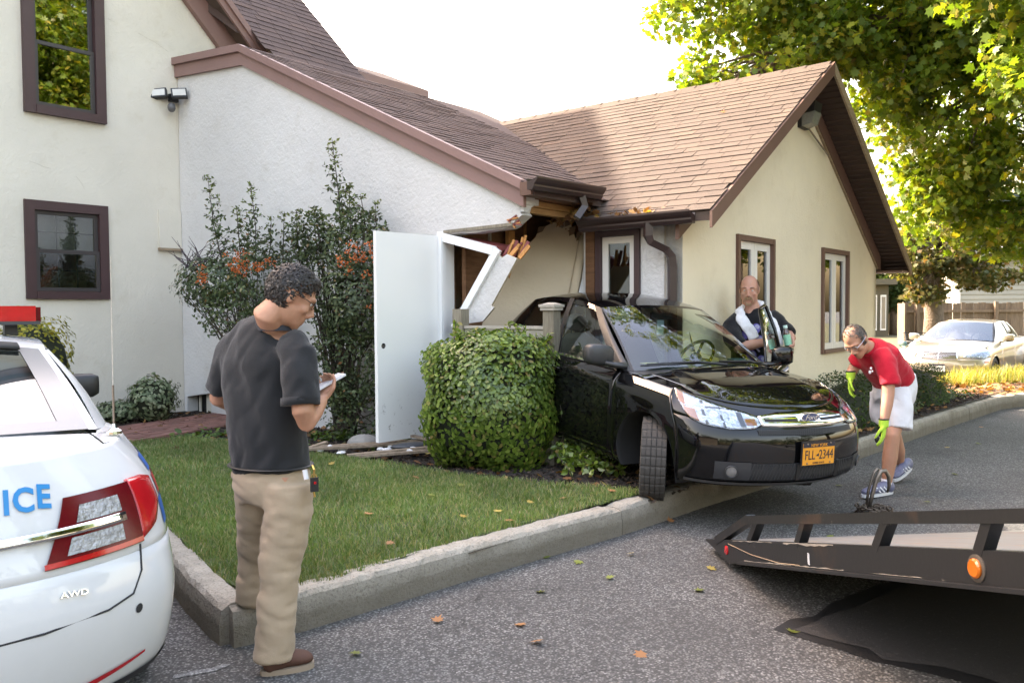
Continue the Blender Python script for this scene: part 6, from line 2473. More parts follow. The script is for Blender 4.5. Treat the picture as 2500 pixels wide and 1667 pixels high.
FGH = dict(crown=0.055, rcrown=0.03, bulge=0.013, hood_y=0.665, cowl_x=-0.20, deck_x=-2.95, dash_x=-0.72,
           base=[(-0.20, 0.73), (-0.5, 0.765), (-1.5, 0.775), (-2.4, 0.75), (-2.95, 0.66)],
           ws_base_c=(-0.14, 0.965), ws_base_e=(-0.38, 0.715, 0.922), ws_edge=0.975,
           rw_base_c=(-2.97, 1.10), rw_base_e=(-2.83, 0.63, 1.075),
           roof=dict(front_c=-0.98, front_e=-1.10, rear_c=-2.36, rear_e=-2.32, ye=[(-1.0, .55), (-1.3, .572), (-1.8, .590), (-2.4, .56)],
                     zc=[(-0.9, 1.418), (-1.05, 1.442), (-1.3, 1.49), (-1.6, 1.522), (-1.9, 1.522), (-2.15, 1.50), (-2.4, 1.455)], drop=0.055),
           side=[(-0.38, -1.10, 'black'), (-0.53, -1.20, 'door_glass'), (-1.42, -1.52, 'black'), (-1.50, -1.59, 'glass'), (-2.32, -2.18, 'paint'), (-2.83, -2.32, '')], glass_top=0.915)
FAR = [(0.0, 0.315, 0.352), (-2.615, 0.315, 0.352)]
FI = car_build('crashed_sedan', 'black sedan backed through the smashed corner of the house with its front over the kerb', FX, fsf, FGH, dict(paint=M['black_paint'], glass=M['car_glass'], belt=M['chrome']), FAR,
               dict(bumper=0.37, door1=-0.43, door2=-1.50, quarter=-2.28, rbumper=-3.05, lamp_r=3.55), wheels=[(-2.615, .755, .315, .315, .205, 0)], left_door_open=64)
ft = FI['t']
# front wheels, steered to the car's right
wheel(ft, (0.0, -0.745, 0.300), 0.318, 0.185, rad(-37), -1, rimR=0.205)
wheel(ft, (0.0, 0.745, 0.300), 0.318, 0.205, rad(-37), 1, rimR=0.205)

S_ = fsf
def fu(y, r=3.9):
 return S_.u_of_y(y, r)
uo = S_.u_of_x(0.30, 4.2)      # outer end of the lamp on the fender
ui = fu(0.385)
for sg in (1, -1):
 us = np.linspace(ui, uo, 22)
 ztop = lin([(ui, .700), (ui + (uo - ui) * .15, .735), (ui + (uo - ui) * .45, .775), (ui + (uo - ui) * .75, .825), (uo, .868)])
 zbot = lin([(ui, .672), (ui + (uo - ui) * .10, .640), (ui + (uo - ui) * .35, .630), (ui + (uo - ui) * .70, .650), (ui + (uo - ui) * .88, .690), (uo, .845)])
 lam = strip(S_, 'headlight', [sg * u for u in us], lambda u: ztop(abs(u)), lambda u: zbot(abs(u)), M['lampchrome'], ft, 0.003, 6)
 # amber side marker along the outer edge
 ua = np.linspace(ui + (uo - ui) * .74, ui + (uo - ui) * .90, 6)
 strip(S_, 'side_marker', [sg * u for u in ua], lambda u: zbot(abs(u)) + 0.085 - 0.25 * (abs(u) - ua[0]) / (ua[-1] - ua[0]) * 0.1, lambda u: zbot(abs(u)) + 0.008, M['amber'], lam, 0.0055, 3)
 ub_ = np.linspace(ui + (uo - ui) * .86, ui + (uo - ui) * .985, 6)
 strip(S_, 'side_marker', [sg * u for u in ub_], lambda u: ztop(abs(u)) - 0.004, lambda u: max(zbot(abs(u)) + 0.012, ztop(abs(u)) - 0.075), M['amber'], lam, 0.0057, 3)
 un = np.linspace(ui + (uo - ui) * .06, ui + (uo - ui) * .17, 4)
 strip(S_, 'indicator_bulb', [sg * u for u in un], lambda u: 0.700, lambda u: 0.660, M['amber'], lam, 0.0052, 2)
 # bulbs and dark gaps inside the lamp
 for f, z, rr in ((0.30, .688, .030), (0.52, .715, .034)):
  u = ui + (uo - ui) * f
  c = S_.pz(sg * u, z, 0.004)
  n = S_.N(sg * u, S_.r_of_z(sg * u, z))
  mb = MB()
  mb.lathe([(rr, 0.001), (rr * .92, 0.004), (rr * 0.8, -0.004), (rr * 0.3, -0.010), (0, -0.011)], c, n, 18)
  mb.build('bulb_bowl', M['chrome'], lam, smooth=True)
 for f0, f1, z0, z1 in ((0.18, 0.24, .645, .74), (0.41, 0.44, .64, .77), (0.62, 0.66, .655, .80), (0.30, 0.60, .752, .764)):
  uu = np.linspace(ui + (uo - ui) * f0, ui + (uo - ui) * f1, 5)
  strip(S_, 'lamp_divider', [sg * u for u in uu], lambda u: min(z1, ztop(abs(u)) - .006), lambda u: z0 + .004, M['grey_pl'], lam, 0.0046, 2)
 strip(S_, 'headlight_lens', [sg * u for u in us], lambda u: ztop(abs(u)) + 0.002, lambda u: zbot(abs(u)) - 0.002, M['lens'], lam, 0.013, 6, thick=0.011)

# chrome grille bar with two slots, black mesh below
ug = fu(0.40, 3.8)
gu_ = np.linspace(-ug, ug, 40)
g1 = lin([(0, .742), (ug * .6, .735), (ug, .712)])
g0 = lin([(0, .652), (ug * .6, .650), (ug, .655)])
gr = strip(S_, 'grille', list(gu_), lambda u: g1(abs(u)), lambda u: g0(abs(u)), M['chrome'], ft, 0.014, 4, thick=0.02)
for a, b in ((-ug * .90, -ug * .26), (ug * .26, ug * .90)):
 uu = np.linspace(a, b, 14)
 strip(S_, 'grille_slot', list(uu), lambda u: 0.712 - 0.012 * abs(u) / ug, lambda u: 0.678, M['dark_in'], gr, 0.0165, 2)
 strip(S_, 'grille_bar', list(uu), lambda u: 0.699, lambda u: 0.692, M['chrome'], gr, 0.020, 1)
um_ = np.linspace(-ug * 1.12, ug * 1.12, 46)
me_ = strip(S_, 'mesh_grille', list(um_), lambda u: 0.640 - 0.008 * abs(u), lambda u: 0.592 + 0.012 * abs(u), M['dark_in'], ft, 0.005, 2)
mb = MB()
for k in range(58):
 u0 = -ug * 1.1 + 2 * ug * 1.1 * k / 57
 for d in (1, -1):
  mb.tube([S_.pz(max(-ug * 1.12, min(ug * 1.12, u0 - d * .035)), 0.598, 0.008), S_.pz(max(-ug * 1.12, min(ug * 1.12, u0 + d * .035)), 0.634, 0.008)], 0.0022, 4)
o_ = mb.build('mesh_wires', M['grey_pl'], me_, fix=False)
# badge: blue oval with white script
bc = S_.pz(0, 0.692, 0.030)
mb = MB()
for rx_, rz_, h, mi in ((0.088, 0.036, 0.0, 0), (0.078, 0.029, 0.004, 1)):
 n = 32
 V = [bc + Vector((h, -rx_ * math.cos(2 * math.pi * k / n), rz_ * math.sin(2 * math.pi * k / n))) for k in range(n)]
 V2 = [p + Vector((-0.03, 0, 0)) for p in V]
 mb.add(V, [tuple(range(n))], mi)
 mb.add(V + V2, [(k, (k + 1) % n, n + (k + 1) % n, n + k) for k in range(n)], mi)
bd = mb.build('badge', [M['chrome'], pm('badge_blue', (0.012, 0.03, 0.11), 0.25, coat=1.0)], ft)
place_text('Ford', 0.050, M['chrome'], bd, bc + Vector((0.0055, 0, -0.001)), (0, 1, 0), (0, 0, 1), shear=0.35, sx=1.15)

M['fogl'] = pm('grey_fog_lens', (0.16, 0.155, 0.15), 0.1, var=0.3, vs=30, coat=1.0)
# lower intake, fog lamps, lip
ul = fu(0.50, 1.4)
li = strip(S_, 'lower_grille', list(np.linspace(-ul, ul, 30)), lambda u: 0.405, lambda u: 0.285, M['dark_in'], ft, 0.004, 3)
mb = MB()
for k in range(40):
 u0 = -ul + 2 * ul * k / 39
 d = 0.10 if u0 < 0 else -0.10
 mb.tube([S_.pz(max(-ul, min(ul, u0)), 0.29, 0.008), S_.pz(max(-ul, min(ul, u0 + d)), 0.40, 0.008)], 0.0035, 4)
mb.build('intake_bars', M['grey_pl'], li, fix=False)
for k in (-.45, .25):
 mb = MB()
 mb.beam(S_.pz(ul * k, .285, .006), S_.pz(ul * (k + .02), .405, .006), 0.03, 0.02, side=(0, 1, 0))
 mb.build('intake_strut', M['black_pl'], li)
u0_, u1_ = fu(0.495, 1.4), fu(0.70, 1.4)
for sg in (1, -1):
 fp = strip(S_, 'fog_lamp_panel', [sg * u for u in np.linspace(u0_, u1_, 8)], lin([(0, 0)]) if False else (lambda u: 0.412), lambda u: 0.285, M['grey_pl'], ft, 0.006, 3)
 u = (u0_ * .5 + u1_ * .5)
 c = S_.pz(sg * u, 0.345, 0.006)
 n = S_.N(sg * u, S_.r_of_z(sg * u, 0.345))
 mb = MB()
 mb.lathe([(0.046, 0.0), (0.046, 0.010), (0.040, 0.012), (0.038, 0.002)], c, n, 22)
 fl_ = mb.build('fog_lamp', M['grey_pl'], fp, smooth=True)
 mb = MB()
 mb.lathe([(0.037, 0.006), (0.02, 0.011), (0.0, 0.012)], c, n, 20)
 mb.build('fog_lens', M['fogl'], fp, smooth=True)
strip(S_, 'bumper_lip', list(np.linspace(-fu(0.78, .5), fu(0.78, .5), 40)), lambda u: 0.262, lambda u: 0.238, pm('lighter_lip', (0.10, 0.10, 0.105), 0.4, var=0.4, vs=20), ft, 0.006, 2)  # lighter grey strip along the bumper's bottom edge
# number plate
pc_ = S_.pz(0, 0.475, 0.02)
mb = MB()
mb.box(pc_ + Vector((0, 0, 0)), (0.012, 0.318, 0.172))
pf = mb.build('plate_frame', M['black_pl'], ft)
mb = MB()
mb.box(pc_ + Vector((0.007, 0, -0.004)), (0.004, 0.302, 0.152))
M['plate_y'] = pm('plate_orange', (0.72, 0.30, 0.018), 0.45, var=0.05)
M['plate_ink'] = pm('plate_dark_blue', (0.012, 0.014, 0.030), 0.5)
pp = mb.build('licence_plate', M['plate_y'], ft)
mb = MB()
mb.box(pc_ + Vector((0.0095, 0, 0.058)), (0.002, 0.302, 0.030))
mb.build('plate_band', M['plate_ink'], pp)
place_text('NEW YORK', 0.030, M['plate_y'], pp, pc_ + Vector((0.0115, 0, 0.057)), (0, 1, 0), (0, 0, 1), ext=0.0008)
place_text('FLL', 0.094, M['plate_ink'], pp, pc_ + Vector((0.0105, -0.085, -0.013)), (0, 1, 0), (0, 0, 1), ext=0.0008, sx=0.74)
place_text('2344', 0.094, M['plate_ink'], pp, pc_ + Vector((0.0105, 0.070, -0.013)), (0, 1, 0), (0, 0, 1), ext=0.0008, sx=0.74)
mb = MB()
ny = [(-.016, -.006), (-.004, .004), (.004, .008), (.010, .014), (.014, .012), (.014, -.010), (.008, -.008), (-.002, -.007)]
mb.add([pc_ + Vector((0.0105, -0.014 + a, -0.013 + b)) for a, b in ny], [tuple(range(len(ny)))])
mb.build('state_mark', M['plate_ink'], pp)
place_text('EMPIRE STATE', 0.018, M['plate_ink'], pp, pc_ + Vector((0.0105, 0, -0.068)), (0, 1, 0), (0, 0, 1), ext=0.0008)
for y, z in ((-.11, .068), (.11, .068), (-.11, -.068), (.11, -.068)):
 mb = MB()
 mb.lathe([(0.0, 0.004), (0.006, 0.003), (0.007, 0.0)], pc_ + Vector((0.0105, y, z)), (1, 0, 0), 8)
 mb.build('screw', M['steel'], pp)
# mirror, handles, wipers, nozzles
mirror_part(FI, -0.52, 0.975, -1, M['grey_pl'])
for sg in (-1,):
 for x in (-1.38, -2.16):
  y, z = FI['ysh'](x)
  mb = MB()
  mb.tube([(x - 0.10, sg * (y + .055), z - .115), (x - 0.05, sg * (y + 0.078), z - .112), (x + 0.05, sg * (y + 0.078), z - .112), (x + 0.10, sg * (y + .055), z - .115)], 0, 8, ab=[(.012, .016)] * 4, side=(0, 0, 1))
  mb.build('door_handle', M['black_paint'], ft, smooth=True)
for (y0, y1, f) in ((-0.62, 0.02, 0.045), (-0.02, 0.60, 0.05)):
 mb = MB()
 A = FI['ws'](y0 / .715, f) + Vector((0.03, 0, 0.025))
 B = FI['ws'](y1 / .715, 0.015) + Vector((0.05, 0, 0.02))
 Mid = FI['ws']((y0 * .4 + y1 * .6) / .715, 0.04) + Vector((0.03, 0, 0.03))
 mb.tube([B, Mid, A], [0.012, 0.010, 0.006], 6)
 mb.tube([A + Vector((0, -.06, -.012)), Mid + Vector((-.01, 0, -0.012)), Mid + Vector((-.01, .16, -0.012))], 0.007, 5)
 mb.build('wiper', M['black_pl'], ft)
for y in (-.3, .3):
 mb = MB()
 mb.ell((-0.12, y, FI['hz'](-0.12, y) + 0.004), (0.018, 0.014, 0.008))
 mb.build('washer_nozzle', M['black_pl'], ft, smooth=True)
# interior mirror and hanging tag, paper on the dash
mb = MB()
mb.box((-0.98, 0.0, 1.335), (0.03, 0.22, 0.06))
mb.tube([(-0.98, 0, 1.36), (-1.06, 0, 1.42)], 0.012, 6)
im = mb.build('rear_view_mirror', M['dark_in'], ft)
mb = MB()
mb.box((-0.955, -0.02, 1.235), (0.004, 0.075, 0.13))
mb.build('hanging_tag', pm('blue_white_tag', (0.50, 0.56, 0.62), 0.6, var=0.3, vs=40), ft)
mb = MB()
mb.box((-0.52, -0.42, 0.965), (0.10, 0.16, 0.006))
mb.build('paper', pm('yellow_paper', (0.6, 0.55, 0.25), 0.7), ft)
mb = MB()
mb.box((-0.55, 0.52, 0.975), (0.08, 0.14, 0.03))
mb.build('blue_box', pm('pale_blue_card', (0.16, 0.30, 0.36), 0.7), ft)
# open driver's door: same surface, swung on its front edge
hinge = Vector((-0.45, 0.80, 0))
Rd = Matrix.Translation(hinge) @ Matrix.Rotation(rad(-(52)), 4, 'Z') @ Matrix.Translation(-hinge)
# opening swings the rear edge outwards (to +y): rotate clockwise seen from above
e_ = 0.012
us_ = [-x for x in span(S_.u_of_x(-0.43, 2), S_.u_of_x(-1.50, 2), 18, e_)]
do = panel(S_, 'open_door', us_, span(0.85, 5, 16, 0.02), M['black_paint'], ft, M_=Rd, label="driver's door standing open")
mb = MB()
for sgn in (1,):
 P = []
 for u in us_:
  P.append([S_.P(u, r) + Vector((0, -0.07, 0)) for r in span(0.85, 5, 8)])
 mb.grid(P)
 for j in (0, -1):
  mb.grid([[S_.P(u, span(0.85, 5, 8)[j]), S_.P(u, span(0.85, 5, 8)[j]) + Vector((0, -.07, 0))] for u in us_])
 for i in (0, -1):
  mb.grid([[S_.P(us_[i], r), S_.P(us_[i], r) + Vector((0, -.07, 0))] for r in span(0.85, 5, 8)])
mb.build('door_lining', M['grey_pl'], do, M=Rd, smooth=True)
fr_pts = [FI['sidept'](1, 2, f, v, 1) for f, v in [(0, 0.0), (0, .35), (0, .70), (0.03, .92), (0.12, .97), (.5, .97), (0.92, .97), (1.0, .93), (1, .5), (1, 0)]]
mb = MB()
mb.tube(fr_pts, 0, 6, ab=[(0.024, 0.014)] * len(fr_pts), side=(0.3, 0, 1), cap=True)
mb.build('door_window_frame', M['black_paint'], do, M=Rd, smooth=True)
mb = MB()
mb.grid([[FI['sidept'](1, 2, f, v, 1) + Vector((0, -.01, 0)) for v in np.linspace(0, .95, 5)] for f in np.linspace(0.01, .99, 8)])
mb.build('door_glass', M['car_glass'], do, M=Rd, smooth=True)
mirror_part(FI, -0.56, 0.955, 1, M['black_paint'], parent=do, s=0.8, R=lambda p: (Rd @ p))
car_done(FI)

# ------------------------------------------------------------------ white police car (rear right corner in view)
PB = Vector((-1.81, 2.43, -0.03))
pyaw = rad(124.75)
PX = Matrix.Translation(PB) @ Matrix.Rotation(pyaw, 4, 'Z') @ Matrix.Translation((4.08, 0, 0))
PL = [
 dict(xf=0.88, xr=-3.93, bf=0.42, br=0.50, w=0.84, z=[(0.9, .24), (-.3, .22), (-3.0, .22), (-4.1, .22)]),
 dict(xf=0.96, xr=-4.03, bf=0.42, br=0.50, w=0.925, z=[(0.9, .33), (-.3, .31), (-3.0, .32), (-4.1, .35)]),
 dict(xf=0.98, xr=-4.08, bf=0.42, br=0.50, w=0.955, z=[(0.9, .50), (-.3, .50), (-3.0, .54), (-4.1, .60)]),
 dict(xf=0.96, xr=-4.05, bf=0.44, br=0.54, w=0.945, z=[(0.9, .64), (-.3, .70), (-3.0, .76), (-4.1, .78)]),
 dict(xf=0.88, xr=-3.99, bf=0.48, br=0.56, w=0.905, z=[(0.9, .76), (-.3, .88), (-3.0, .97), (-4.1, .97)]),
 dict(xf=0.80, xr=-3.93, bf=0.52, br=0.60, w=0.805, z=[(0.8, .82), (0.3, .92), (-.4, 1.02), (-2.0, 1.08), (-3.0, 1.13), (-4.0, 1.145)]),
]
psf = Surf(PL, [0.2, -0.4, -1.4, -2.3, -3.0])
PGH = dict(crown=0.05, rcrown=0.028, hood_y=0.70, cowl_x=-0.35, deck_x=-3.30, dash_x=-0.85, border=True, trunk_y=0.66,
           base=[(-0.35, 0.79), (-0.7, 0.83), (-1.7, 0.845), (-2.6, 0.82), (-3.30, 0.70)],
           ws_base_c=(-0.30, 1.08), ws_base_e=(-0.55, 0.78, 1.04), rw_base_c=(-3.33, 1.165), rw_base_e=(-3.20, 0.70, 1.145), rw_edge=0.95,
           roof=dict(front_c=-1.15, front_e=-1.25, rear_c=-2.42, rear_e=-2.36, ye=[(-1.1, .58), (-1.4, .61), (-1.9, .63), (-2.45, .60)],
                     zc=[(-1.1, 1.47), (-1.3, 1.505), (-1.8, 1.54), (-2.2, 1.52), (-2.45, 1.485)], drop=0.05),
           side=[(-0.55, -1.25, 'paint'), (-0.78, -1.36, 'glass'), (-1.66, -1.76, 'black'), (-1.74, -1.83, 'glass'), (-2.62, -2.30, 'paint'), (-3.20, -2.36, '')])
PAR = [(0.0, 0.355, 0.40), (-2.868, 0.355, 0.40)]
PI_ = car_build('police_car', 'white police car with blue lettering and red tail light parked at the left edge', PX, psf, PGH,
    dict(paint=M['white_paint'], glass=M['car_glass'], rglass=M['car_glass_w']), PAR,
    dict(bumper=0.40, door1=-0.55, door2=-1.70, quarter=-2.52, rbumper=-3.35, lamp_r=3.5, rb_r=2.95),
    wheels=[(0, .80, .355, .355, .235, 0), (-2.868, .80, .355, .355, .235, 0)], simple=True)
pt = PI_['t']
Q_ = psf
UC_ = Q_.S - 1.0
def ru(y, r=3.7):
 return Q_.u_of_y(y, r, front=False)
# grey border of the rear window
def rwpatch(qs, fs, nm, mat, off):
 mb = MB()
 n = Vector((-0.45, 0, 0.9)).normalized()
 mb.grid([[PI_['rw'](q, f) + n * off for f in fs] for q in qs])
 return mb.build(nm, mat, pt, smooth=True)
for qs, fs in ((np.linspace(-.95, .95, 19), np.linspace(0.0, 0.09, 3)), (np.linspace(-.95, -.80, 4), np.linspace(0.09, .93, 9)), (np.linspace(.80, .95, 4), np.linspace(0.09, .93, 9)), (np.linspace(-.95, .95, 19), np.linspace(.93, 1.0, 3))):
 rwpatch(qs, fs, 'window_border', M['ceramic'], 0.003)
M['rear_reflection'] = pm('painted_rear_reflection', (0.30, 0.34, 0.35), 0.8)
rwpatch(np.linspace(-.93, .93, 13), np.linspace(0.04, .95, 8), 'pale_reflection_sheet', M['rear_reflection'], -0.05)  # added pale sheet under the glass, its colour standing for the reflection
for k in (-.45, -.15, .15, .45):
 rwpatch([k - 0.004, k + 0.004], np.linspace(0.1, .93, 5), 'defroster_line', M['ceramic'], 0.0035)
mb = MB()
mb.tube([PI_['rw'](q, 0.985) + Vector((-0.015, 0, 0.012)) for q in np.linspace(-.8, .8, 12)], 0, 6, ab=[(0.05, 0.012)] * 12, side=(1, 0, 0.3))
mb.build('brake_light', M['dark_in'], pt, smooth=True)
# deck-lid lip
lip_u = np.linspace(ru(0.78, 5), 2 * UC_ - ru(0.78, 5), 40)
# right tail lamp: trunk part with two clear windows, fender part solid red
for sg in (1, -1):
 f_ = (lambda u: u) if sg > 0 else (lambda u: 2 * UC_ - u)
 ua, ub_, uc_ = ru(0.44), ru(0.735), Q_.u_of_x(-3.56, 3.9)
 ztop = lin([(uc_, 0.985), (ub_ - (ub_ - uc_) * .5, 1.005), (ub_, 1.008), (ua - (ua - ub_) * .25, 1.0), (ua, 0.99)][::1] if uc_ < ub_ else [(ua, 0.99), (ub_, 1.008), (uc_, 0.985)])
 zb_pts = sorted([(uc_, 0.90), (uc_ + (ub_ - uc_) * .45, 0.835), (ub_, 0.80), (ua, 0.79)])
 zbot = lin(zb_pts)
 g = lambda fn: (lambda u: fn(u if u <= UC_ else 2 * UC_ - u))
 tl = strip(Q_, 'tail_light', [f_(u) for u in np.linspace(uc_, ub_ - 0.004, 18)], g(ztop), g(zbot), M['redlens'], pt, 0.010, 8, thick=0.012)
 # inner (trunk) lens: slanting inner end -> build as rows with varying start
 rows = []
 for k in range(13):
  z = 0.79 + (1.0 - 0.79) * k / 12
  yin = 0.40 + (z - 0.79) * 0.45
  ui_ = ru(yin)
  rows.append([Q_.pz(f_(ub_ + 0.004 + (ui_ - ub_ - 0.004) * j / 14), z, 0.011) for j in range(15)])
 mb = MB()
 mb.grid(rows)
 inn = mb.build('trunk_lens', M['redlens_dk'], tl, smooth=True)
 for z0, z1, y0, y1 in ((0.820, 0.872, .470, .665), (0.915, 0.968, .515, .675)):
  rws = []
  for k in range(6):
   z = z0 + (z1 - z0) * k / 5
   u0 = ru(y0 + (z - z0) * 0.42)
   u1 = ru(y1)
   rws.append([Q_.pz(f_(u0 + (u1 - u0) * j / 8), z, 0.0135) for j in range(9)])
  mb = MB()
  mb.grid(rws)
  mb.build('clear_lens', M['clearlens'], tl, smooth=True)
 rr = np.linspace(ub_ + 0.01, ru(0.40), 8)
 strip(Q_, 'red_rim', [f_(u) for u in rr], lambda u: 0.809, lambda u: 0.793, M['redlens'], tl, 0.0138, 1)
 # red bumper reflector and sensors
 r0, r1 = ru(0.30, 1.2), ru(0.74, 1.2)
 strip(Q_, 'reflector', [f_(u) for u in np.linspace(r0, r1, 14)], g(lin(sorted([(r0, 0.352), (r1, 0.405)]))), g(lin(sorted([(r0, 0.318), (r1, 0.395)]))), M['redlens'], pt, 0.007, 2)
 for y, z in ((0.72, 0.575), (0.25, 0.55)):
  u = ru(y, 2.2)
  c, n = Q_.pz(f_(u), z, 0.002), Q_.N(f_(u), Q_.r_of_z(f_(u), z))
  mb = MB()
  mb.lathe([(0.0, 0.003), (0.013, 0.003), (0.017, 0.0)], c, n, 14)
  mb.build('parking_sensor', M['dark_in'], pt)
 # blue and red flank stripe just ahead of the lamp
 s0, s1 = Q_.u_of_x(-3.60, 3.5), Q_.u_of_x(-2.6, 3.5)
 M.setdefault('dec_blue', pm('blue_decal', (0.012, 0.10, 0.42), 0.4))
 M.setdefault('dec_red', pm('red_decal', (0.45, 0.02, 0.02), 0.4))
 for za, zb_, mm in ((0.99, 1.05, 'dec_blue'), (0.905, 0.975, 'dec_red'), (0.80, 0.895, 'dec_blue')):
  strip(Q_, 'flank_stripe', [f_(u) for u in np.linspace(s1, Q_.u_of_x(-3.50 - (0.0 if za > .85 else .06), 3.5), 16)], lambda u: zb_, lambda u: za, M[mm], pt, 0.003, 2)
# chrome bar between the lamps
uu = np.linspace(ru(0.68), 2 * UC_ - ru(0.68), 40)
cb = strip(Q_, 'chrome_bar', list(uu), lambda u: 0.908, lambda u: 0.880, M['chrome'], pt, 0.020, 3, thick=0.012)
# trunk shut line as a recessed dark groove
mb = MB()
pth = []
for (y, z) in ((0.742, 0.785), (0.73, 0.70), (0.69, 0.635), (0.60, 0.612), (0.40, 0.602), (0.2, 0.60)):
 u = ru(y, 3.0)
 pth.append((u, z))
P_ = [Q_.pz(u, z, 0.002) for u, z in pth] + [Q_.pz(2 * UC_ - u, z, 0.002) for u, z in pth[::-1]]
mb.tube(P_, 0.004, 5)
mb.build('trunk_gap', M['dark_in'], pt)
# lettering
M['letter_blue'] = pm('police_blue_lettering', (0.015, 0.20, 0.48), 0.4, var=0.04)
for ch_, y in zip('POLICE', (-0.125, -0.20, -0.265, -0.315, -0.365, -0.425)):
 # +y is the car's left; the word reads left to right seen from behind
 u = ru(abs(y), 4.2) if y < 0 else 2 * UC_ - ru(abs(y), 4.2)
 z = 1.015
 c, n = Q_.pz(u, z, 0.003), Q_.N(u, Q_.r_of_z(u, z))
 right = Vector((0, -1, 0))
 right = (right - n * right.dot(n)).normalized()
 up = n.cross(right)
 place_text(ch_, 0.112, M['letter_blue'], pt, c, right, up, name='letter', ext=0.001, sx=0.86, bold=0.0035)
u = ru(0.49, 3.2)
c, n = Q_.pz(u, 0.70, 0.003), Q_.N(u, Q_.r_of_z(u, 0.70))
right = Vector((0, -1, 0))
right = (right - n * right.dot(n)).normalized()
place_text('AWD', 0.026, M['chrome'], pt, c, right, n.cross(right), name='badge', ext=0.004, sx=1.5)
# dark lower valance
strip(Q_, 'valance', list(np.linspace(Q_.u_of_x(-3.35, .6), 2 * UC_ - Q_.u_of_x(-3.35, .6), 60)), lambda u: 0.325, lambda u: 0.285, M['black_pl'], pt, 0.004, 3)
# light bar
lb = thing('light_bar', 'red emergency light bar on the white police car roof', 'light bar', tuple(PX @ Vector((-1.75, 0, 1.58))))
PXr = PX.to_3x3()
def pw(p):
 return PX @ Vector(p)
def pbox(c, s, name, mat, parent):
 mb = MB()
 mb.box(pw(c), s, PXr)
 return mb.build(name, mat, parent)
for sg in (1, -1):
 pbox((-1.80, sg * 0.42, 1.625), (0.27, 0.38, 0.085), 'red_lens_end', M['redlens'], lb)
 pbox((-1.80, sg * 0.62, 1.622), (0.235, 0.03, 0.078), 'end_cap', M['redlens_dk'], lb)
 pbox((-1.80, sg * 0.50, 1.555), (0.12, 0.06, 0.08), 'mount', M['black_pl'], lb)
pbox((-1.80, 0, 1.62), (0.27, 0.46, 0.08), 'centre_section', M['clearlens'], lb)
pbox((-1.80, 0, 1.578), (0.29, 1.26, 0.018), 'base', M['grey_pl'], lb)
# antenna
ab = PI_['hz'](-3.42, -0.75) if False else 1.15
an = thing('antenna', 'thin whip antenna on the rear fender of the police car', 'antenna', tuple(pw((-3.40, -0.73, 1.15))))
mb = MB()
mb.lathe([(0.03, 0.0), (0.028, 0.012), (0.014, 0.022), (0.008, 0.04), (0.0, 0.041)], pw((-3.40, -0.73, 1.145)), (0, 0, 1), 12)
mb.build('base', M['chrome'], an)
mb = MB()
mb.tube([pw((-3.40, -0.73, 1.18)), pw((-3.40, -0.73, 1.34))], 0.0045, 6)
mb.build('spring', M['steel'], an)
mb = MB()
mb.tube([pw((-3.40, -0.73, 1.34)), pw((-3.42, -0.73, 1.85))], 0.0018, 5)
mb.build('whip', M['palewood'], an)
mirror_part(PI_, -0.72, 1.07, -1, M['black_pl'], s=1.1)
mirror_part(PI_, -0.72, 1.07, 1, M['black_pl'], s=1.1)
for x in (-1.55, -2.45):
 y, z = PI_['ysh'](x)
 mb = MB()
 mb.tube([(x - 0.10, -(y + .06), z - .14), (x - 0.05, -(y + 0.09), z - .14), (x + 0.05, -(y + 0.09), z - .14), (x + 0.10, -(y + .06), z - .14)], 0, 8, ab=[(.012, .016)] * 4, side=(0, 0, 1))
 mb.build('door_handle', M['white_paint'], pt, smooth=True)
car_done(PI_)

# ------------------------------------------------------------------ parked cars in the far lot
def scale_layers(wf, z, L):
 return L
SL = [
 dict(xf=0.72, xr=-3.98, bf=0.36, br=0.40, w=0.84, z=[(0.9, .22), (-.3, .20), (-4, .26)]),
 dict(xf=0.82, xr=-4.06, bf=0.38, br=0.40, w=0.90, z=[(0.9, .30), (-.3, .29), (-4, .36)]),
 dict(xf=0.86, xr=-4.08, bf=0.38, br=0.40, w=0.925, z=[(0.9, .46), (-.3, .48), (-4, .55)]),
 dict(xf=0.84, xr=-4.06, bf=0.42, br=0.42, w=0.928, z=[(0.9, .58), (-.3, .66), (-4, .74)]),
 dict(xf=0.78, xr=-4.02, bf=0.46, br=0.42, w=0.905, z=[(0.9, .68), (0.5, .74), (-.3, .82), (-4, .92)]),
 dict(xf=0.70, xr=-3.95, bf=0.52, br=0.42, w=0.83, z=[(0.8, .775), (0.4, .84), (-.2, .92), (-.5, .945), (-2.5, .99), (-4, 1.0)]),
]
def sedan_gh(**k):
 d = dict(crown=0.05, rcrown=0.03, hood_y=0.70, cowl_x=-0.42, deck_x=-3.30, dash_x=-0.85,
             base=[(-0.42, 0.77), (-0.8, 0.80), (-1.8, 0.81), (-2.7, 0.78), (-3.3, 0.68)],
             ws_base_c=(-0.38, 1.0), ws_base_e=(-0.62, 0.74, 0.965), rw_base_c=(-3.32, 1.04), rw_base_e=(-3.18, 0.66, 1.02),
             roof=dict(front_c=-1.20, front_e=-1.30, rear_c=-2.62, rear_e=-2.56, ye=[(-1.1, .56), (-1.4, .59), (-1.9, .60), (-2.6, .57)],
                       zc=[(-1.1, 1.38), (-1.3, 1.405), (-1.8, 1.44), (-2.2, 1.435), (-2.6, 1.395)], drop=0.05),
             side=[(-0.62, -1.30, 'paint'), (-0.80, -1.40, 'glass'), (-1.72, -1.84, 'black'), (-1.80, -1.90, 'glass'), (-2.78, -2.45, 'paint'), (-3.18, -2.56, '')])
 d.update(k)
 return d
xbs = dict(bumper=0.38, door1=-0.60, door2=-1.75, quarter=-2.62, rbumper=-3.3, lamp_r=3.3)
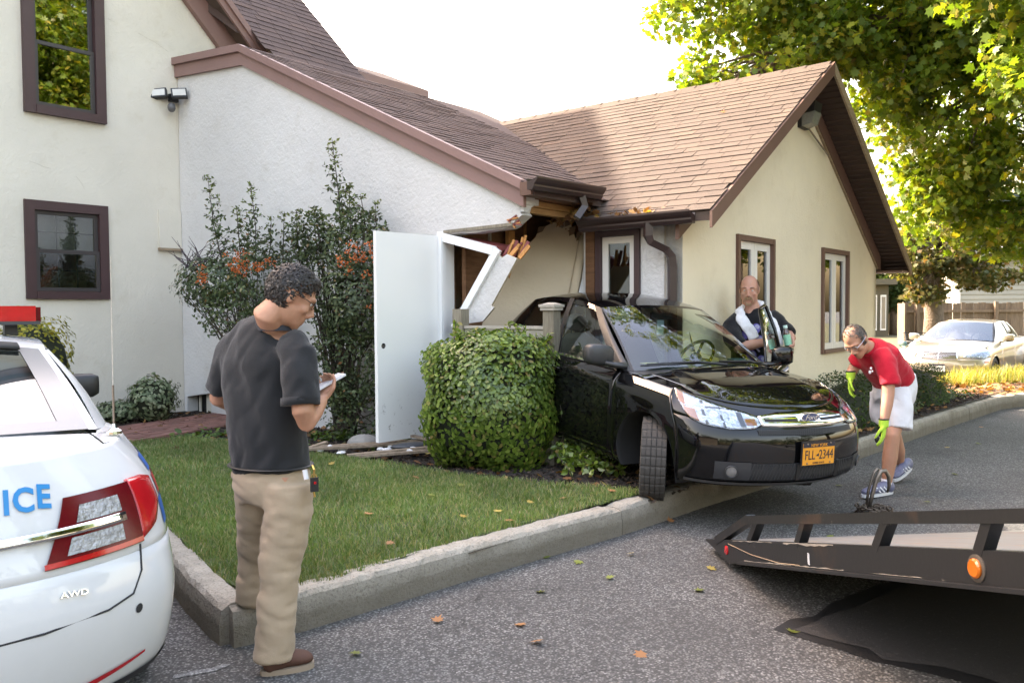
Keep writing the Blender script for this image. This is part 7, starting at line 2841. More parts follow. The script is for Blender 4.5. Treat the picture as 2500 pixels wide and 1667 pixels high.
ssf = Surf(SL, [0.2, -0.5, -1.4, -2.3, -3.05])
SX = Matrix.Translation((9.62, 18.75, -0.13)) @ Matrix.Rotation(rad(-132), 4, 'Z')
M['interior_blue'] = glassmat('pale_blue_windscreen', (0.55, 0.60, 0.70), 0.22)
SI = car_build('silver_sedan', 'champagne silver luxury sedan parked facing the camera behind the sunlit verge', SX, ssf, sedan_gh(), dict(paint=M['silver_paint'], glass=M['interior_blue'], belt=M['chrome'], seat=M['seat']),
               [(0, .32, .36), (-2.96, .32, .36)], xbs, wheels=[(0, .79, .32, .32, .23, 0), (-2.96, .79, .32, .32, .23, 0)], simple=True, group='cars parked in the far lot')
s_t = SI['t']
def su(y, r=3.6):
 return ssf.u_of_y(y, r)
a_, b_ = su(0.40), su(0.40)
gq = list(np.linspace(-su(0.36, 4), su(0.36, 4), 20))
grl = strip(ssf, 'grille', gq, lambda u: 0.765, lambda u: 0.590 + 0.02 * abs(u), M['chrome'], s_t, 0.016, 4, thick=0.02)
for k in range(5):
 z = 0.615 + 0.029 * k
 strip(ssf, 'grille_slot', list(np.linspace(gq[0] * .92, gq[-1] * .92, 16)), lambda u: z + 0.0215, lambda u: z, M['dark_in'], grl, 0.020, 1)
strip(ssf, 'grille_divider', [-0.02, 0.02], lambda u: 0.765, lambda u: 0.60, M['chrome'], grl, 0.026, 2)
for sg in (1, -1):
 ui2, uo2 = su(0.46, 4), ssf.u_of_x(0.28, 4)
 us = np.linspace(ui2, uo2, 16)
 zt = lin([(ui2, .725), ((ui2 + uo2) / 2, .790), (uo2, .800)])
 zb = lin([(ui2, .655), (ui2 + (uo2 - ui2) * .6, .625), (uo2, .745)])
 hl = strip(ssf, 'headlight', [sg * u for u in us], lambda u: zt(abs(u)), lambda u: zb(abs(u)), M['lampchrome'], s_t, 0.004, 5)
 strip(ssf, 'headlight_lens', [sg * u for u in us], lambda u: zt(abs(u)), lambda u: zb(abs(u)), M['lens'], hl, 0.012, 5, thick=0.008)
 strip(ssf, 'side_marker', [sg * u for u in np.linspace(ssf.u_of_x(0.55, 2.6), ssf.u_of_x(0.44, 2.6), 4)], lambda u: 0.575, lambda u: 0.545, M['amber'], s_t, 0.006, 1)
 strip(ssf, 'air_slot', [sg * u for u in np.linspace(su(0.52, 1.2), su(0.74, 1.2), 6)], lambda u: 0.36, lambda u: 0.29, M['dark_in'], s_t, 0.004, 2)
strip(ssf, 'lower_intake', list(np.linspace(-su(.44, 1.2), su(.44, 1.2), 16)), lambda u: 0.355, lambda u: 0.275, M['dark_in'], s_t, 0.004, 2)
pcs = ssf.pz(0, 0.44, 0.02)
mb = MB()
mb.box(pcs, (0.012, 0.31, 0.16))
pls = mb.build('licence_plate', pm('white_plate', (0.62, 0.62, 0.60), 0.5), s_t)
mb = MB()
mb.box(pcs + Vector((0.0075, 0, 0.062)), (0.003, 0.31, 0.035))
mb.build('plate_band', M['plate_ink'], pls)
place_text('DKY 7667', 0.082, M['plate_ink'], pls, pcs + Vector((0.0085, 0, -0.01)), (0, 1, 0), (0, 0, 1), ext=0.0008, sx=0.72)
hs = Vector((0.62, 0, SI['hz'](0.62, 0)))
mb = MB()
ring = [hs + Vector((0, 0.035 * math.sin(a), 0.05 + 0.035 * math.cos(a))) for a in np.linspace(0, 2 * math.pi, 17)]
mb.tube(ring, 0.004, 5, cap=False)
for k in range(3):
 a = 2 * math.pi * k / 3
 mb.tube([hs + Vector((0, 0, 0.05)), hs + Vector((0, 0.034 * math.sin(a), 0.05 + 0.034 * math.cos(a)))], 0.003, 5)
mb.tube([hs, hs + Vector((0, 0, 0.016))], 0.006, 6)
mb.build('hood_emblem', M['chrome'], s_t)
mirror_part(SI, -0.80, 0.97, -1, M['silver_paint'])
mirror_part(SI, -0.80, 0.97, 1, M['silver_paint'])
mb = MB()
mb.ell((-0.95, -0.25, 0.96), (0.10, 0.16, 0.05))
mb.build('dash_item', pm('white_cloth', (0.6, 0.6, 0.6), 0.8), s_t, smooth=True)
car_done(SI)
GI = car_build('grey_green_sedan', 'grey-green sedan half hidden behind the man in the red shirt', Matrix.Translation((10.2, 21.5, -0.42)) @ Matrix.Rotation(rad(-150), 4, 'Z'), ssf, sedan_gh(), dict(paint=M['green_paint'], belt=M['chrome']),
               [(0, .32, .36), (-2.96, .32, .36)], xbs, wheels=[(0, .79, .32, .32, .23, 0), (-2.96, .79, .32, .32, .23, 0)], simple=True, group='cars parked in the far lot')
mirror_part(GI, -0.80, 0.97, -1, M['green_paint'])
mirror_part(GI, -0.80, 0.97, 1, M['green_paint'])
car_done(GI)
M['pale_paint'] = paint('pale_car_paint', (0.45, 0.45, 0.44), 0.3, 0.3)
WI = car_build('pale_sedan', 'pale sedan at the right edge behind the silver car', Matrix.Translation((15.6, 23.6, -0.3)) @ Matrix.Rotation(rad(-140), 4, 'Z'), ssf, sedan_gh(), dict(paint=M['pale_paint'], belt=M['chrome']),
               [(0, .32, .36), (-2.96, .32, .36)], xbs, wheels=[(0, .79, .32, .32, .23, 0), (-2.96, .79, .32, .32, .23, 0)], simple=True, group='cars parked in the far lot')
car_done(WI)

# ------------------------------------------------------------------ tilted flatbed of the tow truck
TA = Vector((1.414, 4.04, 0))
TD = Vector((0.0909, -0.9959, 0))
TN = Vector((0.9959, 0.0909, 0))
M['bed_black'] = NT('scraped_black_enamel')
_t = M['bed_black']
_sc = _t.ramp(_t.noise(7, 7, 0.75), [(0.63, 0.0), (0.68, 1.0)])
_col = _t.mix(_t.math('MULTIPLY', _sc, 0.5), (0.016, 0.0155, 0.016), (0.22, 0.20, 0.18))
_col = _t.mix(_t.math('MULTIPLY', _t.ramp(_t.noise(3.1, 4), [(0.60, 0.0), (0.70, 1.0)]), 0.35), _col, (0.10, 0.055, 0.03))
_t.set(**{'Base Color': _col, 'Roughness': 0.42, 'Specular IOR Level': 0.5})
_t.bump(_t.noise(45, 3), 0.12, 0.004)
M['bed_black'] = _t.m
M['deck_steel'] = NT('worn_steel_deck')
_t = M['deck_steel']
_mp = _t.n('ShaderNodeMapping')
_mp.inputs['Scale'].default_value = (9, 0.9, 1)
_t.l(_t.pos(), _mp.inputs['Vector'])
_col = _t.mix(_t.noise(2.2, 6, 0.7, _mp.outputs[0]), (0.10, 0.105, 0.11), (0.26, 0.25, 0.235))
_col = _t.mix(_t.math('MULTIPLY', _t.ramp(_t.noise(1.6, 5, 0.65, _mp.outputs[0]), [(0.52, 0.0), (0.66, 1.0)]), 0.7), _col, (0.25, 0.145, 0.075))
_t.set(**{'Base Color': _col, 'Roughness': 0.5, 'Metallic': 0.2})
M['deck_steel'] = _t.m
zt_ = lambda s: 0.475 + 0.256 * s
zb_ = lambda s: 0.355 + 0.261 * s
zr_ = lambda s: 0.614 + 0.252 * s
tw = thing('flatbed', 'black steel flatbed of a tow truck tilted down to the asphalt', 'tow truck bed', (1.4, 4.0, 0))
def tp(s, n, z):
 return TA + TD * s + TN * n + UP * z
BW = 2.35
for n0, sgn in ((0.0, 1), (BW, -1)):
 o1, o2 = n0, n0 + 0.06 * sgn
 P = [(-1.564, .075, .070), (-1.10, zt_(-1.10), 0.045), (-0.92, zt_(-.92), 0.112), (0, zt_(0), zb_(0)), (1.5, zt_(1.5), zb_(1.5)), (3.4, zt_(3.4), zb_(3.4))]
 mb = MB()
 G_ = []
 for s, a, b in P:
  G_.append([tp(s, o1, b), tp(s, o1, a), tp(s, o2, a), tp(s, o2, b), tp(s, o1, b)])
 mb.grid(G_)
 mb.add(G_[-1][:4], [(0, 1, 2, 3)])
 sk = mb.build('side_channel', M['bed_black'], tw)
 # lower flange, scraped edge
 mb = MB()
 mb.beam(tp(-0.9, o1 - 0.005 * sgn, zb_(-.9) - .008), tp(3.4, o1 - 0.005 * sgn, zb_(3.4) - .008), 0.05, 0.014, side=TN)
 mb.build('bottom_flange', M['bed_black'], sk)
 mb = MB()
 mb.beam(tp(-0.82, o1 + 0.02 * sgn, zr_(-.82) - .022), tp(3.4, o1 + 0.02 * sgn, zr_(3.4) - .022), 0.05, 0.046, side=TN)
 mb.beam(tp(-1.36, o1 + 0.02 * sgn, zt_(-1.12) - 0.07), tp(-0.80, o1 + 0.02 * sgn, zr_(-.80) - .016), 0.05, 0.05, side=TN)
 mb.build('side_rail', M['bed_black'], tw)
 for s0, s1 in ((-0.80, -0.68), (-0.15, -0.07), (0.605, 0.68), (1.26, 1.31), (2.0, 2.06), (2.8, 2.86)):
  mb = MB()
  mb.beam(tp(s0, o1 + 0.022 * sgn, zt_(s0) - .01), tp(s1 + 0.0, o1 + 0.022 * sgn, zr_(s1) - .03), 0.046, 0.045, side=TN)
  mb.build('rail_post', M['bed_black'], tw)
# deck plate with ribs and cross members
mb = MB()
mb.hexa([tp(-1.55, 0.062, 0.055), tp(3.4, 0.062, zt_(3.4) - .03), tp(3.4, BW - .062, zt_(3.4) - .03), tp(-1.55, BW - .062, 0.055),
         tp(-1.55, 0.062, 0.068), tp(3.4, 0.062, zt_(3.4) - .012), tp(3.4, BW - .062, zt_(3.4) - .012), tp(-1.55, BW - .062, 0.068)])
mb.build('deck', M['deck_steel'], tw)
for s in (-0.5, 0.2, 0.9, 1.6, 2.3, 3.0):
 mb = MB()
 mb.beam(tp(s, 0.065, zb_(s) + 0.01), tp(s, BW - .065, zb_(s) + 0.01), 0.05, 0.05, side=TD)
 mb.build('cross_member', M['bed_black'], tw)
for n in (0.75, 1.6):
 mb = MB()
 mb.beam(tp(0.4, n, zb_(0.4) - 0.05), tp(3.4, n, zb_(3.4) - 0.05), 0.09, 0.12, side=TN)
 mb.build('sub_frame_beam', M['bed_black'], tw)
def disc(c, r, nm, mat, parent, nrm=-TN, h=0.008, squash=1.0):
 mb = MB()
 mb.lathe([(r, 0.0), (r, h * .6), (r * .8, h), (0, h)], c, nrm, 20)
 return mb.build(nm, mat, parent)
bz_ = disc(tp(1.262, -0.0, 0.738), 0.046, 'lamp_ring', M['steel'], tw, h=0.006)
disc(tp(1.262, -0.003, 0.738), 0.033, 'marker_lamp', M['amber'], bz_, h=0.014)
disc(tp(-1.15, 0.0, 0.118), 0.028, 'red_reflector', M['redlens'], tw)
mb = MB()
mb.hexa([tp(-.012, -.001, .372), tp(.010, -.001, .372), tp(.010, 0.0, .372), tp(-.012, 0, .372), tp(-.018, -.001, .425), tp(.002, -.001, .425), tp(.002, 0, .425), tp(-.018, 0, .425)])
mb.build('tape_strip', pm('white_tape', (0.55, 0.56, 0.58), 0.4), tw)
M['scrape'] = pm('bare_scraped_metal', (0.30, 0.27, 0.23), 0.5, var=0.4, vs=40)
g_ = random.Random(9)
for s0, s1, z0f, w in ((-1.05, -0.45, zt_, .006), (-0.30, 0.25, zt_, .011), (-0.85, -.2, zb_, .007), (-.15, .35, zb_, .006), (0.6, 0.95, zb_, .003)):
 mb = MB()
 n_ = 12
 rows = []
 for k in range(n_ + 1):
  s = s0 + (s1 - s0) * k / n_
  d = w * g_.uniform(0.2, 1.4)
  z = z0f(s) - (0.001 if z0f is zt_ else -0.004)
  rows.append([tp(s, -0.0025, z), tp(s, -0.0025, z - d if z0f is zt_ else z + d)])
 mb.grid(rows)
 mb.build('paint_scrape', M['scrape'], tw)
mb = MB()
mb.tube([tp(-1.12, -0.002, 0.165), tp(-.75, -0.002, 0.205), tp(-.35, -0.002, 0.275), tp(-.10, -.002, 0.338)], 0.0022, 4)
mb.build('scratch', pm('tan_scratch', (0.36, 0.27, 0.17), 0.6), tw)

# ------------------------------------------------------------------ J hook and chain
hk = thing('tow_hook', 'rusty steel tow hook standing on a heap of chain on the asphalt', 'hook', (2.80, 6.62, 0))
mb = MB()
hp = [(2.775, 6.60, 0.03), (2.80, 6.60, 0.14), (2.835, 6.60, 0.27), (2.87, 6.605, 0.325), (2.905, 6.61, 0.325), (2.935, 6.62, 0.28), (2.945, 6.63, 0.20), (2.935, 6.64, 0.15)]
mb.tube(hp, [0.014, .016, .017, .017, .017, .016, .013, .008], 8)
mb.tube([(2.765, 6.63, 0.03), (2.785, 6.64, 0.16), (2.83, 6.645, 0.30), (2.86, 6.65, 0.335), (2.89, 6.655, .31)], 0.011, 7)
mb.build('hook', M['steel'], hk, smooth=True)
cn = thing('chain', 'coil of rusty chain heaped on the asphalt under the hook', 'chain', (2.80, 6.60, 0))
g_ = random.Random(3)
lk = MB()
R_ = [Vector((0.026 * math.cos(a), 0.014 * math.sin(a), 0)) for a in np.linspace(0, 2 * math.pi, 11)]
lk.tube(R_, 0.006, 5, cap=False)
lko = lk.build('link', pm('rusty_chain', (0.11, 0.085, 0.065), 0.6, metal=0.5, var=0.4, vs=30), cn, smooth=True)
lko.matrix_basis = Matrix.Translation((2.8, 6.6, 0.01))
for k in range(46):
 a = k * 0.55
 r_k = 0.05 + 0.055 * g_.random()
 put('link', lko.data, cn, Matrix.Translation((2.80 + r_k * math.cos(a) * 1.35, 6.58 + r_k * math.sin(a), 0.012 + 0.045 * g_.random())) @ Matrix.Rotation(a + 1.57 + g_.uniform(-.5, .5), 4, 'Z') @ Matrix.Rotation(g_.uniform(-1.2, 1.2), 4, 'X') @ Matrix.Rotation(g_.uniform(-.5, .5), 4, 'Y'))

# ------------------------------------------------------------------ fallen leaves, one by one
M['fleaf_y'] = leafmat('fallen_yellow_leaf', [(0, (0.32, 0.22, 0.05)), (1, (0.42, 0.33, 0.09))], 0.25, 0.6)
M['fleaf_b'] = leafmat('fallen_brown_leaf', [(0, (0.26, 0.12, 0.045)), (1, (0.36, 0.19, 0.08))], 0.2, 0.6)
M['fleaf_g'] = leafmat('fallen_green_leaf', [(0, (0.14, 0.17, 0.03)), (1, (0.20, 0.22, 0.05))], 0.25, 0.6)
fls = []
for mm in ('fleaf_y', 'fleaf_b', 'fleaf_g'):
 for k in range(3):
  fls.append((mm, leafmesh('fallen_leaf', np.zeros((1, 3)), 0.068, (LEAF_MAPLE * np.array([1, 1, -1.6 + k]), F_MAPLE), M[mm], 200 + k, spread=0.05, up=1.0, sv=0.2)))
g_ = random.Random(12)
spots = [(-0.72, 3.92), (0.1, 4.05), (0.02, 4.25), (0.55, 5.0), (0.42, 5.35), (0.22, 5.45), (0.35, 5.62), (0.75, 5.5), (1.35, 4.15), (1.75, 3.45), (1.18, 6.3), (3.4, 6.9), (2.35, 6.45), (4.2, 8.1), (4.9, 9.6), (3.0, 5.9), (2.2, 5.9),
         (1.2, 5.2), (-0.4, 4.3), (0.6, 3.9), (5.4, 9.9), (6.2, 11.2), (2.9, 7.6), (0.15, 4.75), (1.05, 4.75)]
lawnspots = [(-0.35, 5.6), (0.1, 6.0), (0.35, 6.1), (-0.1, 5.75), (-0.05, 5.5), (0.6, 6.2), (-0.6, 6.2), (-1.0, 5.7), (-2.1, 6.4), (-0.8, 6.9), (-0.4, 6.6), (0.75, 6.35), (-1.6, 7.4), (-0.75, 5.0), (-1.25, 4.35)]
for k, (x, y) in enumerate(spots + lawnspots):
 on_road = k < len(spots)
 mm, me = g_.choice(fls)
 z = 0.012 if on_road else gz(x, y) + 0.035
 o = put('fallen_leaf', me, None, Matrix.Translation((x, y, z)) @ Matrix.Rotation(g_.uniform(0, 6.3), 4, 'Z') @ Matrix.Rotation(g_.uniform(-.35, .35), 4, 'X') @ Matrix.Diagonal((1, 1, 1, 1)))
 c_ = dict(fleaf_y='yellow', fleaf_b='brown', fleaf_g='greenish')[mm]
 tag(o, 'small %s fallen maple leaf lying on the %s' % (c_, 'grey asphalt' if on_road else 'mown lawn'), 'leaf', '%s leaves fallen on the %s' % (c_, 'asphalt' if on_road else 'lawn'))
for k, (x, y) in enumerate([(1.30, 8.1), (3.2, 7.2), (4.6, 6.0)]):
 pass
for k, (uu_, ff, lab) in enumerate([(3.0, 0.62, 'pale fallen leaf resting high on the sunlit wing roof'), (0.2, 0.66, 'pale fallen leaf on the wing roof below the gable end'), (4.6, 0.03, 'orange leaf litter clump in the wing gutter beside the valley')]):
 b = Bp(0.86 + (UC - 0.86) * ff, uu_ - 0.8, EZ + (RZW - EZ) * ff + 0.03)
 o = put('fallen_leaf', fls[k * 3][1], None, Matrix.Translation(b) @ Matrix.Rotation(0.5, 4, 'X') @ Matrix.Scale(1.3, 4))
 tag(o, lab, 'leaf', 'leaves fallen on the roof')
gl = []
g2 = np.random.default_rng(8)
pts_ = np.array([tuple(Bp(0.80 + g2.uniform(-.06, .10), v, 2.525 + g2.uniform(-.01, .035))) for v in list(g2.uniform(-1.1, 0.2, 34)) + list(g2.uniform(-.15, .35, 30))])
o = put('gutter_leaves', leafmesh('gutter_leaves', pts_, 0.075, (LEAF_MAPLE, F_MAPLE), M['litter'], 77, None, 1.0, 0.4))
tag(o, 'dry orange leaves caught in the wing gutter', None, None, 'stuff')
pts_ = np.array([tuple(Bp(0.86 + g2.uniform(-.05, .15), 0.0 + g2.uniform(-.18, .12), 2.60 + g2.uniform(-.05, .10))) for v in range(46)])
o = put('valley_leaves', leafmesh('valley_leaves', pts_, 0.08, (LEAF_MAPLE, F_MAPLE), M['litter'], 78, None, 1.0, 0.4))
tag(o, 'leaf clump stuck where the two roofs meet', None, None, 'stuff')

# the far side of the street behind the photographer (mirrored in glass and paint)
g3 = np.random.default_rng(17)
cl = []
for k in range(46):
 a = rad(-172 + 164 * k / 45)
 d = g3.uniform(24, 34)
 c = np.array([d * math.cos(a), d * math.sin(a), g3.uniform(2.5, 8.0)])
 v, nn = ball(170, g3, 0.3)
 cl.append(c + v * np.array([3.0, 3.0, 3.2]))
o = put('tree_line', leafmesh('tree_line', np.concatenate(cl), 0.75, (LEAF_ROUND, F_ROUND), M['farleaf'], 80, None, 1.0, 0.3))
tag(o, 'row of trees across the street behind the photographer', None, None, 'stuff')
nb = thing('brick_building', 'tan building across the parking lot behind the photographer', 'building', (-14, -12, 0))
mb = MB()
mb.box((-14, -14, 2.6), (16, 6, 5.2), Matrix.Rotation(rad(-25), 3, 'Z'))
mb.build('wall', M['beige_st'], nb)
mb = MB()
mb.box((-14, -14, 5.4), (17, 7, 0.4), Matrix.Rotation(rad(-25), 3, 'Z'))
mb.build('roof', M['trim_br'], nb)

# ================================================================== PEOPLE
def finish(mb, name, mat, parent, voxel=0.012, smooth=6, wr=None, label=None, sub=0, sfac=0.5):
 """join the tubes of a figure part into one continuous skin (voxel remesh), relax, optional cloth wrinkles"""
 me = bpy.data.meshes.new(name)
 me.from_pydata(mb.v, [], mb.f)
 o = bpy.data.objects.new(name + '_tmp', me)
 COL.objects.link(o)
 fixnormals(me)
 md = o.modifiers.new('r', 'REMESH')
 md.mode = 'VOXEL'
 md.voxel_size = voxel
 md.use_smooth_shade = True
 sm = o.modifiers.new('s', 'SMOOTH')
 sm.factor = sfac
 sm.iterations = smooth
 bpy.context.view_layer.update()
 dg = bpy.context.evaluated_depsgraph_get()
 out = bpy.data.meshes.new_from_object(o.evaluated_get(dg))
 bpy.data.objects.remove(o)
 if wr:
  from mathutils import noise as NZ
  nrm = [v.normal.copy() for v in out.vertices]
  for v, nv in zip(out.vertices, nrm):
   q = v.co
   s_ = 0.0
   for (fx_, fz_, sl_, amp) in wr:
    n_ = NZ.noise(Vector(((q.x + sl_ * q.z) * fx_, q.y * fx_, (q.z + .35 * q.x) * fz_)))
    s_ += amp * (n_ + 0.6 * (0.35 - abs(n_)))
   v.co = q + nv * s_
 out.materials.clear()
 out.materials.append(mat)
 out.polygons.foreach_set('use_smooth', [True] * len(out.polygons))
 out.name = name
 return put(name, out, parent, label=label)


def skin(name, c, c2):
 t = NT(name)
 col = t.mix(t.ramp(t.noise(14, 4, 0.6), [(0.35, 0.0), (0.7, 1.0)]), c, c2)
 col = t.mix(t.math('MULTIPLY', t.noise(90, 2), 0.35), col, mul(c, 0.75))
 t.set(**{'Base Color': col, 'Roughness': 0.5, 'Specular IOR Level': 0.35, 'Subsurface Weight': 0.12, 'Subsurface Scale': 0.008})
 t.b.inputs['Subsurface Radius'].default_value = (1.0, 0.35, 0.2)
 t.bump(t.noise(160, 2), 0.15, 0.002)
 return t.m


def cloth(name, c, rough=0.85, wrinkle=0.5, sc=7.0, var=0.12, fine=380):
 t = NT(name)
 col = t.mix(t.noise(5, 4), mul(c, 1 - var), mul(c, 1 + var))
 t.set(**{'Base Color': col, 'Roughness': rough, 'Specular IOR Level': 0.2, 'Sheen Weight': 0.15})
 h = t.mix(0.12, t.noise(sc, 3, 0.45), t.noise(fine, 1))
 t.bump(h, wrinkle, 0.03)
 return t.m


M['skin1'] = skin('tanned_skin', (0.40, 0.215, 0.135), (0.47, 0.25, 0.165))
M['skin2'] = skin('ruddy_skin', (0.46, 0.265, 0.19), (0.50, 0.245, 0.185))
M['skin3'] = skin('sun_browned_skin', (0.40, 0.215, 0.135), (0.46, 0.235, 0.155))
M['hair_dk'] = pm('dark_brown_hair', (0.010, 0.0075, 0.0065), 0.6, var=0.2, isl=0.4)
M['hair_gr'] = pm('grey_brown_hair', (0.085, 0.075, 0.066), 0.5, var=0.2, isl=0.7)
M['hair_sd'] = pm('short_brown_hair', (0.10, 0.065, 0.045), 0.5, var=0.2, isl=0.6)
M['beard'] = pm('sandy_moustache', (0.25, 0.145, 0.065), 0.5, var=0.2, isl=0.5)
M['eye_w'] = pm('eye_white', (0.55, 0.52, 0.48), 0.2)
M['polo'] = cloth('charcoal_polo_knit', (0.016, 0.017, 0.019), 0.8, 0.55, 6.0)
M['khaki'] = cloth('khaki_cotton', (0.37, 0.285, 0.195), 0.8, 0.45, 9.0)
M['tee'] = cloth('black_tee', (0.011, 0.011, 0.014), 0.8, 0.6, 7.0)
M['red_polo'] = cloth('red_polo_knit', (0.42, 0.006, 0.022), 0.75, 0.5, 8.0)
M['white_short'] = cloth('white_cotton_shorts', (0.68, 0.68, 0.72), 0.8, 0.6, 9.0)
M['towel'] = cloth('white_terry_towel', (0.74, 0.74, 0.78), 0.95, 0.5, 14.0, fine=160)
M['brown_shoe'] = pm('brown_suede', (0.085, 0.038, 0.024), 0.8, var=0.2)
M['sole'] = pm('tan_rubber_sole', (0.30, 0.235, 0.17), 0.8)
M['runner'] = pm('navy_silver_runner', (0.12, 0.125, 0.20), 0.5, var=0.75, vs=28)
M['runner_sole'] = pm('white_runner_sole', (0.60, 0.60, 0.62), 0.6)
M['glove'] = pm('lime_glove_knit', (0.40, 0.62, 0.045), 0.8, var=0.1, bump=(200, .4, .002))
M['glove_palm'] = pm('black_glove_palm', (0.02, 0.02, 0.02), 0.6)


def frame(face, up=(0, 0, 1)):
 y = Vector(face).normalized()
 u = Vector(up)
 x = y.cross(u).normalized()
 z = x.cross(y)
 return Matrix((x, y, z)).transposed()


def head(mb, c, R, s=1.0, bald=False, jaw=1.0):
 c = Vector(c)
 T = lambda p: c + R @ (Vector(p) * s)
 E = lambda p, r, n=14, m=10: mb.ell(T(p), tuple(x * s for x in r), R, n, m)
 E((0, -.008, .030), (.077, .098, .098), 20, 14)
 E((0, .018, -.045), (.063 * jaw, .076, .078), 18, 12)
 E((0, .040, .010), (.064, .052, .075))
 E((0, .074, -.100), (.026 * jaw, .020, .018))
 E((0, .052, -.085), (.045 * jaw, .040, .028))
 mb.tube([T((0, .090, .022)), T((0, .104, -.008)), T((0, .116, -.034))], [.009 * s, .012 * s, .016 * s], 10)
 for a in (-1, 1):
  E((a * .013, .100, -.038), (.010, .012, .009), 8, 6)
  E((a * .044, .064, -.022), (.024, .024, .020))
  mb.tube([T((a * .058, .066, .026)), T((a * .034, .086, .034)), T((a * .008, .092, .030))], [.008 * s, .011 * s, .010 * s], 8)
  mb.tube([T((a * .052, .071, .000)), T((a * .033, .084, -.004)), T((a * .014, .085, -.002))], .006 * s, 6)
  E((a * .079, -.012, -.004), (.009, .020, .034), 10, 8)
  mb.tube([T((a * .079, -.004, -.030)), T((a * .084, -.022, .0)), T((a * .083, -.024, .022)), T((a * .080, -.006, .030))], .0065 * s, 6)
 mb.tube([T((-.026, .086, -.066)), T((0, .097, -.062)), T((.026, .086, -.066))], [.004 * s, .008 * s, .004 * s], 8)
 mb.tube([T((-.022, .084, -.077)), T((0, .094, -.078)), T((.022, .084, -.077))], [.004 * s, .009 * s, .004 * s], 8)
 return T


def eyes(T, R, parent, s=1.0, down=0.3):
 for a in (-1, 1):
  mb = MB()
  mb.ell(T((a * .031, .0765, .012)), (.0125 * s,) * 3, R, 10, 8)
  e = mb.build('eye', M['eye_w'], parent, smooth=True)
  mb = MB()
  mb.ell(T((a * .031, .0840, .0095)), (.0062 * s, .005 * s, .0062 * s), R, 8, 6)
  mb.build('iris', M['dark_in'], e, smooth=True)


def hairstrands(name, T, R, parent, mat, n, mask, length, seed, s=1.0, curl=1.0, width=0.0035, cap=None, lift=0.0):
 g = np.random.default_rng(seed)
 r = random.Random(seed)
 mb = MB()
 if cap:
  cap(mb)
 k = 0
 while k < n:
  v = Vector(g.normal(size=3)).normalized()
  p = Vector((v.x * .080, v.y * .101 - .008, v.z * .101 + .030))
  if not mask(p):
   continue
  k += 1
  nrm = Vector((v.x / .08, v.y / .1, v.z / .1)).normalized()
  tang = Vector(g.normal(size=3))
  tang = (tang - nrm * tang.dot(nrm)).normalized()
  tang = (tang * curl + Vector((0, -0.35, -0.75)) * (1.2 - min(curl, 1.0))).normalized()
  tang = (tang - nrm * tang.dot(nrm) * .8).normalized()
  L = length * r.uniform(0.6, 1.3)
  side = nrm.cross(tang).normalized()
  pts = [p + nrm * (lift + r.uniform(0, .010)), p + tang * L * .45 + nrm * (lift + L * .35), p + tang * L * .85 + side * L * .3 * curl * r.uniform(-1, 1) + nrm * (lift + L * .12 * r.uniform(0, 2))]
  b = len(mb.v)
  for i, q in enumerate(pts):
   w = width * (1.0, 1.0, 0.35)[i]
   mb.v += [tuple(T(q - side * w)), tuple(T(q + side * w))]
  mb.f += [(b, b + 1, b + 3, b + 2), (b + 2, b + 3, b + 5, b + 4)]
  mb.mi += [0, 0]
 return mb.build(name, mat, parent, fix=False)


def hand(mb, wrist, d, palm, thumb_side, curl=(0.5, 0.55, 0.6, 0.65), s=1.0, thumb=0.4, spread=0.10, r0=1.0):
 """d: wrist->knuckles, palm: direction the palm faces; thumb_side +-1 along palm x d"""
 w = Vector(wrist)
 d = Vector(d).normalized()
 pl = Vector(palm)
 pl = (pl - d * pl.dot(d)).normalized()
 sd = pl.cross(d) * thumb_side
 mb.tube([w, w + d * .03 * s, w + d * .06 * s, w + d * .090 * s], 0, 10, ab=[(.027 * s, .021 * s), (.036 * s, .019 * s), (.042 * s, .017 * s), (.040 * s, .013 * s)], side=sd)
 lens = (.072, .080, .075, .058)
 for k in range(4):
  off = (.031 - k * .0205) * s
  a = w + d * (.086 - .004 * abs(k - 1.2)) * s + sd * off
  fd = (d + sd * spread * (1.5 - k)).normalized()
  pts = [a - fd * .02 * s, a]
  ang = 0.0
  q = a
  for j, f in enumerate((.46, .31, .23)):
   ang += curl[k] * (0.75 if j == 0 else 1.0)
   q = q + (fd * math.cos(ang) + pl * math.sin(ang)) * lens[k] * f * s
   pts.append(q)
  mb.tube(pts, [.0098 * s * r0, .0096 * s * r0, .0088 * s * r0, .0080 * s * r0, .0066 * s * r0], 8)
  mb.ell(pts[-1], (.0066 * s * r0,) * 3, None, 6, 4)
 a = w + d * .022 * s + sd * .028 * s
 b = a + (sd * .75 + d * .55 + pl * .35).normalized() * .042 * s
 c = b + (sd * .15 + d * .85 + pl * thumb).normalized() * .034 * s
 e = c + (d * .8 - sd * .1 + pl * thumb * 1.4).normalized() * .026 * s
 mb.tube([w + d * .012 * s + sd * .014 * s, a, b, c, e], [.017 * s, .015 * s, .0115 * s, .0102 * s, .0080 * s], 8)
 mb.ell(e, (.008 * s,) * 3, None, 6, 4)


